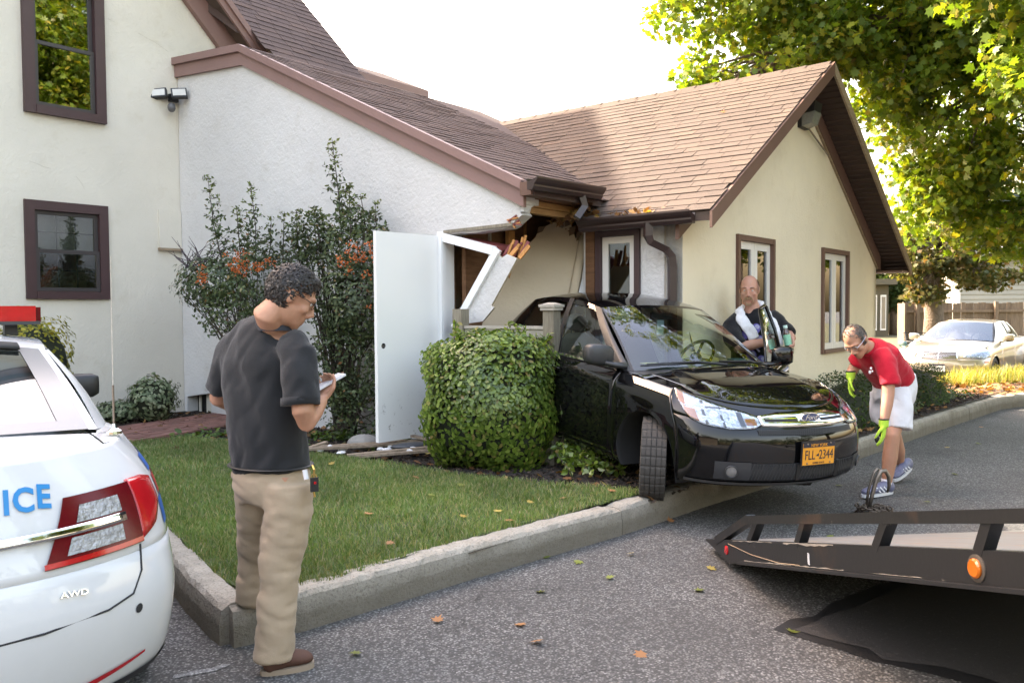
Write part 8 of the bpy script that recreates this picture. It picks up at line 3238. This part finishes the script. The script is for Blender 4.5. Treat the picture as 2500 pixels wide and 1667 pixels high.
def shoe(parent, heel, toe, mat, solem, w=0.05, h=0.085, name='shoe', up=Vector((0, 0, 1)), ankle=None):
 heel, toe = Vector(heel), Vector(toe)
 d = (toe - heel)
 L = d.length
 d.normalize()
 n = up
 sd = d.cross(n).normalized()
 n = sd.cross(d)
 P = lambda f, z, y=0: heel + d * (L * f) + n * z + sd * y
 mb = MB()
 st = [(0.0, .034, .045, .030), (0.10, .045, .060, .040), (0.30, .046, .055, .042), (0.5, .043, .042, .042), (0.72, .034, .034, .050), (0.9, .028, .026, .045), (1.0, .020, .014, .026)]
 mb.tube([P(f, c + 0.018) for f, c, hh, ww in st], 0, 14, ab=[(ww * w / .05, hh * h / .085) for f, c, hh, ww in st], side=sd)
 if ankle is not None:
  mb.tube([P(0.20, 0.05), Vector(ankle)], [.042, .040], 12)
 s_ = finish(mb, name, mat, parent, 0.008, 4)
 mb = MB()
 out = []
 for k in range(24):
  a = 2 * math.pi * k / 24
  f = 0.5 + 0.535 * math.cos(a)
  ww = (0.040 + 0.012 * math.cos(a)) * w / .05 * (1 if abs(math.cos(a)) < .9 else .92)
  out.append((f, math.copysign(abs(math.sin(a)) ** .7, math.sin(a)) * ww))
 mb.add([P(f, 0.0, y) for f, y in out] + [P(f, 0.026, y * 1.02) for f, y in out], [tuple(range(23, -1, -1)), tuple(range(24, 48))] + [(k, (k + 1) % 24, 24 + (k + 1) % 24, 24 + k) for k in range(24)])
 mb.build('sole', solem, s_)
 return s_


# ---------------------------------------------------------------- man in the charcoal polo (foreground, seen from behind)
p1 = thing('person', 'man in charcoal polo and khaki trousers looking down at a phone by the kerb', 'person', (-1.044, 3.720, -0.019))
sd1 = Vector((0.90, -0.43, 0))
f1 = Vector((0.43, 0.90, 0))
mb = MB()
R1 = frame((0.82, 0.40, -0.55), (0.25, 0.1, 1))
hc1 = Vector((-0.983, 3.800, 1.663))
T1 = head(mb, hc1, R1, 1.06)
mb.tube([T1((0, -.018, -.045)), T1((0, -.045, -.11)), Vector((-1.066, 3.840, 1.527)), Vector((-1.101, 3.860, 1.432))], [.060, .064, .072, .10], 14)
mb.tube([(-1.124, 3.860, 1.432), (-1.124, 3.860, 1.235), (-1.115, 3.860, 0.956), (-1.103, 3.860, 0.857)], 0, 14, ab=[(.16, .09), (.17, .11), (.165, .11), (.16, .11)], side=sd1)
# right arm
aR = [Vector((-0.923, 3.700, 1.429)), Vector((-0.911, 3.660, 1.290)), Vector((-0.893, 3.630, 1.166)), Vector((-0.885, 3.640, 1.127)), Vector((-0.865, 3.710, 1.167)), Vector((-0.847, 3.770, 1.207))]
mb.tube(aR, [.046, .048, .048, .048, .042, .031], 12)
hand(mb, aR[-1], (0.10, 0.55, 0.42), (-0.25, 0.10, 1.0), -1, (0.75, 0.8, 0.85, 0.9), 1.0, 0.5, 0.04)
aL = [Vector((-1.303, 3.960, 1.429)), Vector((-1.371, 4.020, 1.262)), Vector((-1.401, 4.060, 1.192)), Vector((-1.370, 4.200, 1.139)), Vector((-1.315, 4.300, 1.138))]
mb.tube(aL, [.046, .046, .047, .042, .032], 12)
hand(mb, aL[-1], (0.75, 0.35, 0.2), (0.2, -0.2, 1.0), 1, (0.6, .6, .6, .6))
# legs inside the trousers
for pts in ([(-1.021, 3.800, 0.868), (-1.045, 3.770, 0.492), (-1.060, 3.730, 0.104)], [(-1.183, 3.930, 0.844), (-1.222, 4.040, 0.540), (-1.262, 4.090, 0.207)]):
 mb.tube(pts, [.085, .06, .04], 10)
b1 = finish(mb, 'body', M['skin1'], p1, 0.0068, 3)
eyes(T1, R1, b1, 1.06)
# polo shirt
mb = MB()
ring = [((-1.104, 3.865, 0.884), .188, .145), ((-1.107, 3.865, 0.936), .184, .145), ((-1.116, 3.860, 1.036), .186, .145), ((-1.125, 3.860, 1.155), .192, .142), ((-1.133, 3.860, 1.274), .202, .138), ((-1.133, 3.860, 1.373), .210, .130), ((-1.124, 3.860, 1.442), .205, .115), ((-1.106, 3.855, 1.496), .150, .098), ((-1.084, 3.850, 1.527), .095, .082), ((-1.067, 3.845, 1.547), .078, .074)]
mb.tube([r[0] for r in ring], 0, 28, ab=[(r[1], r[2]) for r in ring], side=sd1)
mb.tube([(-0.981, 3.760, 1.465), (-0.927, 3.700, 1.410), (-0.916, 3.670, 1.308), (-0.910, 3.650, 1.207)], [.068, .073, .076, .081], 18)
mb.tube([(-1.261, 3.930, 1.460), (-1.308, 3.960, 1.405), (-1.357, 4.010, 1.294), (-1.383, 4.040, 1.229)], [.068, .072, .068, .068], 18)
sh1 = finish(mb, 'polo_shirt', M['polo'], p1, 0.011, 4, [(8, 2.5, 0.5, 0.014), (17, 6, -0.7, 0.008)])
# sleeve bands and collar
mb = MB()
mb.tube([(-0.912, 3.655, 1.230), (-0.910, 3.650, 1.197)], [.0835, .0845], 22)
mb.build('sleeve_band', M['polo'], sh1, smooth=True)
mb = MB()
cr = []
c0 = Vector((-1.063, 3.845, 1.554))
cx_, cy_ = R1 @ Vector((1, 0, 0)), Vector((0.75, 0.62, -0.30)).normalized()
rows = []
for k in range(25):
 a = 2 * math.pi * k / 24
 d = sd1 * math.cos(a) + f1 * math.sin(a)
 rise = 0.022 - 0.050 * max(0, math.sin(a)) + 0.012 * max(0, -math.sin(a))
 base = c0 + d * 0.079 - UP * (0.010 + 0.035 * max(0, math.sin(a)))
 rows.append([base + d * 0.018 - UP * 0.030, base + d * 0.014 + UP * rise * 0.4, base + d * 0.002 + UP * (rise + .014), base - d * 0.004 + UP * (rise + .010), base - d * 0.004 - UP * .02])
mb.grid(rows)
mb.build('collar', pm('collar_knit', (0.022, 0.024, 0.032), 0.8, var=0.4, vs=30), sh1, smooth=True)
# khaki trousers
mb = MB()
rg = [((-1.104, 3.865, 0.900), .172, .128), ((-1.104, 3.865, 0.866), .190, .145), ((-1.101, 3.865, 0.796), .190, .140), ((-1.098, 3.865, 0.736), .165, .12)]
mb.tube([r[0] for r in rg], 0, 24, ab=[(r[1], r[2]) for r in rg], side=sd1)
mb.tube([(-1.012, 3.800, 0.828), (-1.008, 3.790, 0.712), (-1.028, 3.785, 0.586), (-1.042, 3.780, 0.479), (-1.049, 3.765, 0.386), (-1.057, 3.750, 0.273), (-1.062, 3.740, 0.169), (-1.068, 3.735, 0.059)], [.112, .110, .102, .096, .088, .085, .084, .087], 20)
mb.tube([(-1.169, 3.920, 0.805), (-1.196, 3.990, 0.667), (-1.220, 4.050, 0.547), (-1.242, 4.080, 0.434), (-1.255, 4.090, 0.324), (-1.268, 4.090, 0.192)], [.112, .106, .098, .088, .082, .080], 20)
tr1 = finish(mb, 'trousers', M['khaki'], p1, 0.010, 3, [(5, 11, 0.6, 0.011), (11, 24, -0.8, 0.007)])
mb = MB()
mb.tube([Vector((-1.103, 3.865, 0.904)) + (sd1 * .195 * math.cos(a) + f1 * .150 * math.sin(a)) for a in np.linspace(0, 2 * math.pi, 33)], 0, 6, ab=[(.004, .018)] * 33, side=UP, cap=False)
mb.build('belt', pm('black_leather_belt', (0.012, 0.011, 0.010), 0.45), tr1, smooth=True)
shoe(p1, (-1.111, 3.700, -0.004), (-0.912, 3.800, 0.001), M['brown_shoe'], M['sole'], 0.054, 0.085, ankle=(-1.066, 3.735, 0.082))
shoe(p1, (-1.277, 4.080, 0.146), (-1.195, 4.280, 0.090), M['brown_shoe'], M['sole'], 0.052, 0.085, ankle=(-1.264, 4.090, 0.213))
# hair: wavy, dark
def cap1(mb_):
 mb_.ell(T1((0, -.016, .040)), (.084, .105, .098), R1, 18, 12)
 mb_.ell(T1((0, -.055, .005)), (.074, .062, .070), R1, 14, 10)
mask1 = lambda p: (p.z > 0.045 and p.y < 0.085 and not (p.y > 0.06 and p.z < 0.075)) or (p.y < -0.012 and p.z > -0.055) or (abs(p.x) > .062 and p.z > -.012 and p.y < .018 and p.y > -.02 and p.z > .02)
# trim the cap in front with an ellipsoid that stays behind the face
def cap1b(mb_):
 mb_.ell(T1((0, -.022, .046)), (.081, .094, .090), R1, 18, 12)
 mb_.ell(T1((0, -.060, .000)), (.070, .050, .062), R1, 14, 10)
 mb_.ell(T1((0, .045, .098)), (.060, .045, .034), R1, 14, 10)
hairstrands('hair', T1, R1, b1, M['hair_dk'], 1900, mask1, 0.027, 5, 1.06, 0.8, 0.0036, cap1b, 0.002)
hairstrands('grey_hair', T1, R1, b1, M['hair_gr'], 90, lambda p: p.y < 0.02 and p.z < 0.06 and p.z > -.05 and (p.y < -.012 or p.z > .02), 0.026, 6, 1.06, 0.8, 0.0028, None, 0.004)
# glasses
mb = MB()
for a in (-1, 1):
 mb.tube([T1((a * .031 + .021 * math.cos(t), .097, .010 + .016 * math.sin(t))) for t in np.linspace(0, 2 * math.pi, 15)], .0018, 5, cap=False)
 mb.tube([T1((a * .052, .096, .014)), T1((a * .078, .05, .016)), T1((a * .086, -.01, .014))], .0018, 5)
mb.tube([T1((-.010, .099, .012)), T1((.010, .099, .012))], .0018, 5)
mb.build('glasses', M['black_pl'], b1)
# phone, keys
hp = aR[-1] + Vector((0.02, 0.07, 0.075))
ph = MB()
Rp = Matrix.Rotation(rad(-50), 3, 'Z') @ Matrix.Rotation(rad(24), 3, 'X')
ph.box(hp, (0.07, 0.145, 0.009), Rp)
pho = ph.build('phone', pm('white_phone', (0.70, 0.71, 0.74), 0.2))
tag(pho, 'white smartphone in the hand of the man in the charcoal polo', 'phone')
mb = MB()
mb.box(hp + Rp @ Vector((0, 0, .0052)), (0.062, 0.128, 0.001), Rp)
mb.build('screen', pm('bright_phone_screen', (0.55, 0.57, 0.62), 0.1), pho)
kf = thing('keys', 'black car key fob and brass keys clipped at the khaki trouser pocket', 'keys', (-0.864, 3.680, 0.890))
mb = MB()
mb.box((-0.864, 3.685, 0.847), (0.034, 0.014, 0.062), Matrix.Rotation(0.5, 3, 'Z'))
mb.build('key_fob', M['black_pl'], kf)
for z in (1104, 1112, 1120):
 pass
mb = MB()
mb.box(Vector((-0.858, 3.675, 0.857)) + Vector((0, -.004, 0)), (0.010, 0.004, 0.010), Matrix.Rotation(0.5, 3, 'Z'))
mb.build('button', M['redlens'], kf)
mb = MB()
mb.tube([(-0.874, 3.700, 0.928), (-0.863, 3.685, 0.912), (-0.866, 3.685, 0.878)], .0045, 6)
mb.tube([Vector((-0.866, 3.685, 0.881)) + Vector((.012 * math.cos(a), 0, .012 * math.sin(a))) for a in np.linspace(0, 6.28, 13)], .002, 5, cap=False)
mb.tube([(-0.873, 3.690, 0.840), (-0.864, 3.690, 0.792)], .005, 5)
mb.build('key_ring', pm('brass', (0.50, 0.33, 0.10), 0.3, metal=0.9), kf)
mb = MB()
mb.tube([(-0.906, 3.690, 0.911), (-0.898, 3.685, 0.870)], .011, 8)
tag(mb.build('pen', pm('white_pen', (0.6, 0.6, 0.62), 0.4)), 'white pen clipped in the khaki trouser pocket', 'pen')

# ---------------------------------------------------------------- man with the towel behind the open car door
D2 = 8.8
p2 = thing('person', 'bald moustached man in black T-shirt with white towel round his neck behind the car door', 'person', (2.50, 8.8, 0.17))
f2 = Vector((-0.30, -0.95, 0)).normalized()
sd2 = Vector((f2.y, -f2.x, 0))          # his right-hand side
sd2 = Vector((-0.95, 0.30, 0))
mb = MB()
R2 = frame((-0.34, -0.90, -0.20), (0.0, -0.05, 1))
hc2 = Vector((2.426, 8.720, 1.783))
T2 = head(mb, hc2, R2, 1.16, jaw=1.14)
mb.tube([T2((0, -.02, -.05)), T2((0, -.05, -.13)), Vector((2.490, 8.800, 1.475))], [.075, .082, .12], 14)
mb.tube([(2.499, 8.800, 1.452), (2.513, 8.800, 1.183), (2.515, 8.800, 0.822), (2.515, 8.800, 0.618)], 0, 14, ab=[(.18, .11), (.22, .16), (.22, .17), (.19, .15)], side=sd2)
a2R = [Vector((2.254, 8.720, 1.420)), Vector((2.232, 8.600, 1.282)), Vector((2.270, 8.530, 1.201)), Vector((2.384, 8.500, 1.232)), Vector((2.501, 8.500, 1.257))]
mb.tube(a2R, [.075, .068, .062, .054, .042], 12)
hand(mb, a2R[-1], (0.97, -0.05, 0.02), (0.0, 0.95, 0.1), -1, (0.28, 0.3, 0.34, 0.4), 1.12, 0.1, 0.10)
a2L = [Vector((2.748, 8.820, 1.441)), Vector((2.798, 8.750, 1.353)), Vector((2.810, 8.650, 1.311)), Vector((2.818, 8.580, 1.287))]
mb.tube(a2L, [.075, .062, .055, .046], 12)
hand(mb, a2L[-1], (-0.05, -0.35, -0.40), (-0.95, -0.1, -0.1), -1, (0.7, 0.75, 0.8, 0.85), 1.12, 0.5, 0.04)
for x in (1712, 1762):
 mb.tube([(0.0 + (x - 1176) / 1959 * 8.8, 8.8, 0.95), (0.0 + (x - 1176) / 1959 * 8.8, 8.8, 0.26)], [.10, .06], 10)
b2 = finish(mb, 'body', M['skin2'], p2, 0.0095, 2)
eyes(T2, R2, b2, 1.16)
mb = MB()
rg = [((2.528, 8.800, 0.731), .245, .20), ((2.528, 8.800, 0.912), .250, .205), ((2.523, 8.800, 1.092), .250, .20), ((2.513, 8.800, 1.273), .250, .185), ((2.503, 8.800, 1.407), .245, .16), ((2.499, 8.800, 1.497), .205, .135), ((2.494, 8.800, 1.551), .14, .11), ((2.489, 8.800, 1.587), .10, .10)]
mb.tube([r[0] for r in rg], 0, 26, ab=[(r[1], r[2]) for r in rg], side=sd2)
mb.tube([(2.347, 8.770, 1.490), (2.248, 8.700, 1.402), (2.232, 8.600, 1.290), (2.269, 8.540, 1.214)], [.095, .10, .095, .092], 16)
mb.tube([(2.647, 8.800, 1.505), (2.737, 8.800, 1.442), (2.798, 8.750, 1.371), (2.811, 8.680, 1.328)], [.095, .095, .088, .085], 16)
ts2 = finish(mb, 't_shirt', M['tee'], p2, 0.014, 4, [(6, 4, 0.4, 0.02), (15, 8, -.5, 0.008)])
# printed skulls on the chest: purple-white shapes on the front of the shirt
M['print_v'] = pm('violet_print', (0.14, 0.12, 0.42), 0.7, var=0.5, vs=40)
M['print_w'] = pm('pale_print', (0.40, 0.40, 0.58), 0.7, var=0.5, vs=60)
def on_chest(px_, py_):
 return None
def chest(a, z):
 """point on the shirt front: a metres to his left, z height"""
 cz = [(1.28, .20), (1.42, .185), (1.52, .16), (1.58, .14)]
 dep = float(np.interp(z, [c[0] for c in cz], [c[1] for c in cz]))
 dep *= math.sqrt(max(0.05, 1 - (a / .26) ** 2))
 return Vector((2.50, 8.8, z)) - sd2 * a + f2 * (dep + 0.016)
def decal(pts, mat, nm):
 mb_ = MB()
 P = [chest(a, z) for a, z in pts]
 c = sum(P, Vector()) / len(P) + f2 * 0.004
 mb_.add(P + [c], [(i, (i + 1) % len(P), len(P)) for i in range(len(P))])
 o = mb_.build(nm, mat, ts2, smooth=True)
def skull(a0, z0, r):
 decal([(a0 + r * math.cos(t) * (0.85 if math.sin(t) < -.3 else 1), z0 + r * 1.2 * math.sin(t)) for t in np.linspace(0, 6.28, 17)[:-1]], M['print_v'], 'shirt_print')
 decal([(a0 + r * .2 + r * .55 * math.cos(t), z0 + r * .35 + r * .6 * math.sin(t)) for t in np.linspace(0, 6.28, 11)[:-1]], M['print_w'], 'shirt_print')
for (a0, z0, r) in ((-.075, 1.335, .040), (.025, 1.39, .045), (.055, 1.26, .055), (-.02, 1.12, .05), (.075, 1.07, .045), (.09, 1.41, .022)):
 skull(a0, z0, r)
for (x0, z0, x1, z1) in ((-.13, 1.30, -.04, 1.24), (-.14, 1.33, -.10, 1.26), (-.06, 1.24, .03, 1.19), (.0, 1.22, .06, 1.16), (-.11, 1.27, -.03, 1.20)):
 d = Vector((x1 - x0, z1 - z0)).normalized() * 0.008
 decal([(x0 - d.y, z0 + d.x), (x1 - d.y, z1 + d.x), (x1 + d.y, z1 - d.x), (x0 + d.y, z0 - d.x)], M['print_w'], 'shirt_print')
mb = MB()
rg = [((2.50, 8.8, 1.02), .215, .17), ((2.50, 8.8, 0.9), .215, .17), ((2.50, 8.8, 0.78), .19, .14)]
mb.tube([r[0] for r in rg], 0, 20, ab=[(r[1], r[2]) for r in rg], side=sd2)
for x in (2.40, 2.60):
 mb.tube([(x, 8.8, 0.9), (x, 8.8, 0.5), (x, 8.8, 0.22)], [.12, .10, .09], 14)
finish(mb, 'trousers', M['tee'], p2, 0.016, 3, [(6, 8, 0.4, 0.012)])
for x in (2.40, 2.60):
 shoe(p2, (x + .03, 8.86, 0.16), (x - .06, 8.59, 0.16), M['black_pl'], M['black_pl'], ankle=(x, 8.8, 0.25))
hairstrands('hair', T2, R2, b2, M['hair_sd'], 620, lambda p: abs(p.x) > 0.035 and p.z < 0.085 and p.z > -0.02 and p.y < 0.030 or (p.y < -.06 and p.z > -.05 and p.z < .08), 0.014, 8, 1.16, 0.3, 0.0032, None, -0.001)
mb = MB()
g_ = random.Random(4)
def bristles(mb_, T, n, fn, L, w=0.0022):
 for k in range(n):
  p, d = fn()
  p, d = Vector(p), Vector(d).normalized()
  s_ = d.cross(Vector((0, 1, 0))).normalized()
  b = len(mb_.v)
  q = p + d * L * g_.uniform(.6, 1.2)
  mb_.v += [tuple(T(p - s_ * w)), tuple(T(p + s_ * w)), tuple(T(q))]
  mb_.f.append((b, b + 1, b + 2))
  mb_.mi.append(0)
def mfn():
 x = g_.uniform(-.040, .040)
 drop = max(0, (abs(x) - .026) * 2.4)
 return (x, .104 - abs(x) * .42 + g_.uniform(0, .004), -.044 - drop - g_.uniform(0, .008)), (x * 9, .25, -1)
bristles(mb, T2, 420, mfn, 0.019)
def gfn():
 x = g_.uniform(-.026, .026)
 return (x, .092 - abs(x) * .3, -.096 - g_.uniform(0, .016)), (x * 4, .4, -1)
bristles(mb, T2, 200, gfn, 0.014)
mb.build('moustache', M['beard'], b2, fix=False)
mb = MB()
for a in (-1, 1):
 mb.tube([T2((a * .050, .083, .036)), T2((a * .032, .094, .040)), T2((a * .014, .096, .033))], [.0035, .005, .004], 6)
mb.build('eyebrows', M['hair_sd'], b2, smooth=True)
# towel: band round the neck, two hanging ends
tw_ = thing('towel', 'white towel hanging round the neck of the man in the black T-shirt', 'towel', (2.484, 8.700, 1.365))
def ribbon(path, w0, wn, th=0.02):
 mb_ = MB()
 mb_.tube(path, 0, 12, ab=[(w, th) for w in w0], side=wn)
 return mb_
mb = MB()
left = [Vector((2.603, 8.850, 1.622)), Vector((2.540, 8.900, 1.646)), Vector((2.422, 8.850, 1.633)), Vector((2.327, 8.730, 1.579)), Vector((2.323, 8.630, 1.491)), Vector((2.369, 8.590, 1.413)), Vector((2.418, 8.575, 1.334)), Vector((2.435, 8.575, 1.290))]
mb.tube(left, 0, 14, ab=[(.045, .022), (.045, .022), (.045, .022), (.048, .022), (.055, .018), (.058, .016), (.055, .014), (.052, .013)], side=[(0, -.3, 1), (0, 0, 1), (.3, 0, 1), (.9, -.2, .5), (1, -.1, .25), (1, -.1, .35), (1, -.1, .4), (1, -.1, .4)])
right = [Vector((2.494, 8.880, 1.637)), Vector((2.562, 8.820, 1.623)), Vector((2.577, 8.700, 1.560)), Vector((2.627, 8.630, 1.445)), Vector((2.662, 8.600, 1.344)), Vector((2.689, 8.600, 1.234)), Vector((2.693, 8.600, 1.212))]
mb.tube(right, 0, 14, ab=[(.045, .022), (.045, .022), (.050, .022), (.056, .018), (.056, .016), (.052, .014), (.050, .013)], side=[(0, 0, 1), (-.4, 0, 1), (1, .1, .6), (1, .05, .3), (1, 0, .1), (1, 0, 0), (1, 0, 0)])
finish(mb, 'towel_cloth', M['towel'], tw_, 0.009, 2, [(30, 6, 0.0, 0.010), (12, 10, .3, 0.008)])
# bottle
bo = thing('bottle', 'brown tea bottle with mint green label and cap held by the towelled man', 'bottle', (2.742, 8.520, 1.207))
bb, bt_ = Vector((2.767, 8.530, 1.210)), Vector((2.731, 8.530, 1.424))
ax_ = (bt_ - bb).normalized()
Lb = (bt_ - bb).length
mb = MB()
mb.lathe([(0, 0), (.034, 0.002), (.036, .01), (.036, Lb * .60), (.030, Lb * .72), (.018, Lb * .82), (.017, Lb * .87)], bb, ax_, 18)
bl_ = mb.build('glass', pm('brown_tea', (0.05, 0.018, 0.012), 0.08, coat=1.0), bo, smooth=True)
mb = MB()
mb.lathe([(.0368, Lb * .08), (.0368, Lb * .58)], bb, ax_, 18)
mb.build('label', pm('mint_label', (0.24, 0.52, 0.36), 0.5, var=0.35, vs=50), bl_, smooth=True)
mb = MB()
mb.lathe([(.021, Lb * .87), (.021, Lb * 1.0), (0, Lb * 1.0)], bb, ax_, 16)
mb.build('cap', pm('pale_mint_cap', (0.42, 0.58, 0.52), 0.5), bo, smooth=True)

# ---------------------------------------------------------------- bending man in red
p3 = thing('person', 'bending man in red polo, white shorts and lime gloves by the car front', 'person', (3.197, 7.300, 0.006))
sd3 = Vector((0.55, -0.83, 0.0))      # towards his left-hand side (near the viewer, right)
mb = MB()
R3 = frame((-0.50, -0.50, -0.68), (-0.62, -0.28, 0.75))
hc3 = Vector((2.890, 7.160, 1.317))
T3 = head(mb, hc3, R3, 1.08)
nk = Vector((3.033, 7.240, 1.250))
mb.tube([T3((0, -.02, -.05)), T3((0, -.045, -.11)), nk, Vector((3.119, 7.300, 1.164))], [.060, .064, .075, .11], 14)
mb.tube([(3.084, 7.280, 1.203), (3.222, 7.380, 1.091), (3.345, 7.500, 0.928)], 0, 12, ab=[(.15, .10), (.15, .11), (.15, .11)], side=sd3)
a3N = [Vector((3.128, 7.150, 1.151)), Vector((3.128, 7.080, 1.010)), Vector((3.116, 7.050, 0.878)), Vector((3.097, 7.030, 0.790)), Vector((3.060, 7.000, 0.643))]
mb.tube(a3N, [.062, .056, .050, .047, .034], 12)
a3F = [Vector((3.008, 7.450, 1.095)), Vector((2.974, 7.450, 1.042)), Vector((2.951, 7.420, 1.007))]
mb.tube([Vector((3.049, 7.420, 1.185))] + a3F, [.06, .052, .045, .036], 12)
lN = [Vector((3.331, 7.450, 0.856)), Vector((3.289, 7.300, 0.590)), Vector((3.245, 7.250, 0.503)), Vector((3.224, 7.250, 0.316)), Vector((3.192, 7.240, 0.086))]
mb.tube(lN, [.09, .068, .060, .064, .040], 14)
lF = [Vector((3.329, 7.620, 0.820)), Vector((3.390, 7.620, 0.546)), Vector((3.457, 7.680, 0.438)), Vector((3.522, 7.750, 0.287)), Vector((3.567, 7.820, 0.158))]
mb.tube(lF, [.09, .066, .058, .060, .040], 14)
b3 = finish(mb, 'body', M['skin3'], p3, 0.0085, 3)
eyes(T3, R3, b3, 1.08)
# red polo
mb = MB()
rg = [((3.360, 7.500, 0.959), .185, .150), ((3.291, 7.450, 1.040), .192, .155), ((3.206, 7.380, 1.121), .198, .150), ((3.123, 7.310, 1.190), .200, .135), ((3.061, 7.270, 1.241), .150, .105), ((3.022, 7.240, 1.265), .088, .080)]
mb.tube([r[0] for r in rg], 0, 24, ab=[(r[1], r[2]) for r in rg], side=sd3)
mb.tube([(3.113, 7.200, 1.207), (3.134, 7.130, 1.126), (3.135, 7.080, 1.010), (3.135, 7.070, 0.953)], [.085, .088, .082, .086], 16)
mb.tube([(3.070, 7.380, 1.198), (3.034, 7.420, 1.158), (3.008, 7.450, 1.103)], [.082, .080, .075], 16)
po3 = finish(mb, 'polo_shirt', M['red_polo'], p3, 0.012, 4, [(7, 5, 0.6, 0.018), (16, 9, -.6, 0.007)])
mb = MB()
c3 = Vector((3.022, 7.240, 1.261))
ax3 = (Vector((2.950, 7.200, 1.307)) - Vector((3.123, 7.310, 1.190))).normalized()
s3 = sd3
n3 = ax3.cross(s3).normalized()
rows = []
for k in range(21):
 a = 2 * math.pi * k / 20
 d = s3 * math.cos(a) + n3 * math.sin(a)
 rows.append([c3 + d * .096 - ax3 * .03, c3 + d * .086 + ax3 * .0, c3 + d * .074 + ax3 * .022, c3 + d * .070 - ax3 * .01])
mb.grid(rows)
mb.build('collar', M['red_polo'], po3, smooth=True)
lg = Vector((2.962, 7.040, 1.076))
mb = MB()
for (a, b, r) in ((0, .02, .010), (-.008, -.012, .012), (.012, -.004, .007)):
 mb.ell(lg + Vector((a, -0.012, b)), (r, .003, r * 1.2), None, 8, 5)
mb.build('chest_logo', pm('white_embroidery', (0.65, 0.6, 0.62), 0.8), po3)
# white shorts
mb = MB()
rg = [((3.363, 7.500, 0.998), .180, .150), ((3.385, 7.520, 0.907), .190, .165), ((3.361, 7.500, 0.813), .185, .165), ((3.333, 7.470, 0.739), .16, .14)]
mb.tube([r[0] for r in rg], 0, 22, ab=[(r[1], r[2]) for r in rg], side=sd3)
mb.tube([(3.340, 7.420, 0.859), (3.329, 7.360, 0.733), (3.309, 7.310, 0.550)], [.125, .122, .120], 18)
mb.tube([(3.320, 7.600, 0.842), (3.321, 7.600, 0.725), (3.331, 7.620, 0.573)], [.120, .115, .112], 18)
finish(mb, 'shorts', M['white_short'], p3, 0.012, 4, [(9, 4, 0.4, 0.016), (18, 9, -.5, 0.007)])
# gloves
for (w, d, pl, ts, nm) in ((a3N[-1], (-0.10, -0.10, -1), (-0.8, 0.55, 0.05), 1, 'n'), (a3F[-1], (-0.05, 0.0, -1), (0.75, -0.5, 0), -1, 'f')):
 mb = MB()
 hand(mb, Vector(w) + Vector((0, 0, -0.012)), d, pl, ts, (0.30, 0.32, 0.36, 0.42), 1.14, 0.35, 0.10, 1.12)
 mb.tube([Vector(w) + Vector((0, 0, 0.035)), Vector(w) + Vector(d).normalized() * 0.03], [.040, .039], 14)
 gl_ = finish(mb, 'glove', M['glove'], p3, 0.0075, 2)
 mb = MB()
 wv = Vector(w)
 dv = Vector(d).normalized()
 pv = Vector(pl).normalized()
 sv = pv.cross(dv) * ts
 for k in range(4):
  a = wv + dv * (0.150 - 0.012 * abs(k - 1.2)) + sv * (.035 - k * .023) + pv * 0.045
  mb.ell(a, (.0125, .0125, .018), None, 8, 6)
 mb.tube([wv + dv * .06 + pv * .016, wv + dv * .11 + pv * .022], 0, 8, ab=[(.038, .010), (.040, .010)], side=sv)
 mb.build('glove_palm', M['glove_palm'], gl_, smooth=True)
 mb = MB()
 mb.tube([wv + Vector((0, 0, .030)), wv + Vector((0, 0, .040))], .0415, 14)
 mb.build('glove_cuff', M['glove_palm'], gl_, smooth=True)
M['sock'] = pm('white_sock', (0.62, 0.60, 0.62), 0.9)
for (an, he, to) in ((lN[-1], (3.251, 7.270, 0.001), (2.918, 7.060, 0.016)), (lF[-1], (3.690, 7.860, 0.101), (3.440, 7.660, 0.026))):
 mb = MB()
 an = Vector(an)
 mb.tube([an + Vector((0, 0, .05)), an + Vector((0, 0, -.03))], [.042, .045], 12)
 mb.build('sock', M['sock'], p3, smooth=True)
 s_ = shoe(p3, he, to, M['runner'], M['runner_sole'], 0.050, 0.085, ankle=an)
 he, to = Vector(he), Vector(to)
 dv = (to - he).normalized()
 sv = dv.cross(UP).normalized()
 for sg in (1, -1):
  for k in range(3):
   mb = MB()
   f0 = 0.30 + .13 * k
   a = he.lerp(to, f0) + sv * sg * .047 + UP * .035
   b = he.lerp(to, f0 + .12) + sv * sg * .036 + UP * .078
   mb.beam(a, b, .012, .006, side=dv)
   mb.build('shoe_stripe', M['runner_sole'], s_)
hairstrands('hair', T3, R3, b3, M['hair_gr'], 1500, lambda p: (p.y < -0.03 or (abs(p.x) > 0.052 and p.y < 0.035)) and p.z > -0.05 and not (p.z > .115 and abs(p.x) < .04 and p.y > -.03), 0.016, 9, 1.08, 0.35, 0.0032, None, -0.001)
hairstrands('thin_hair', T3, R3, b3, M['hair_gr'], 420, lambda p: p.z > 0.06 and p.y < 0.055, 0.016, 10, 1.08, 0.35, 0.0020, None, -0.001)
mb = MB()
for a in (-1, 1):
 mb.tube([T3((a * .052, .096, .012)), T3((a * .078, .05, .016)), T3((a * .086, -.01, .016))], .003, 5)
 mb.tube([T3((a * .031 + .021 * math.cos(t), .098, .008 + .015 * math.sin(t))) for t in np.linspace(0, 2 * math.pi, 13)], .002, 5, cap=False)
mb.build('glasses', pm('silver_glasses', (0.4, 0.4, 0.42), 0.3, metal=0.8), b3)
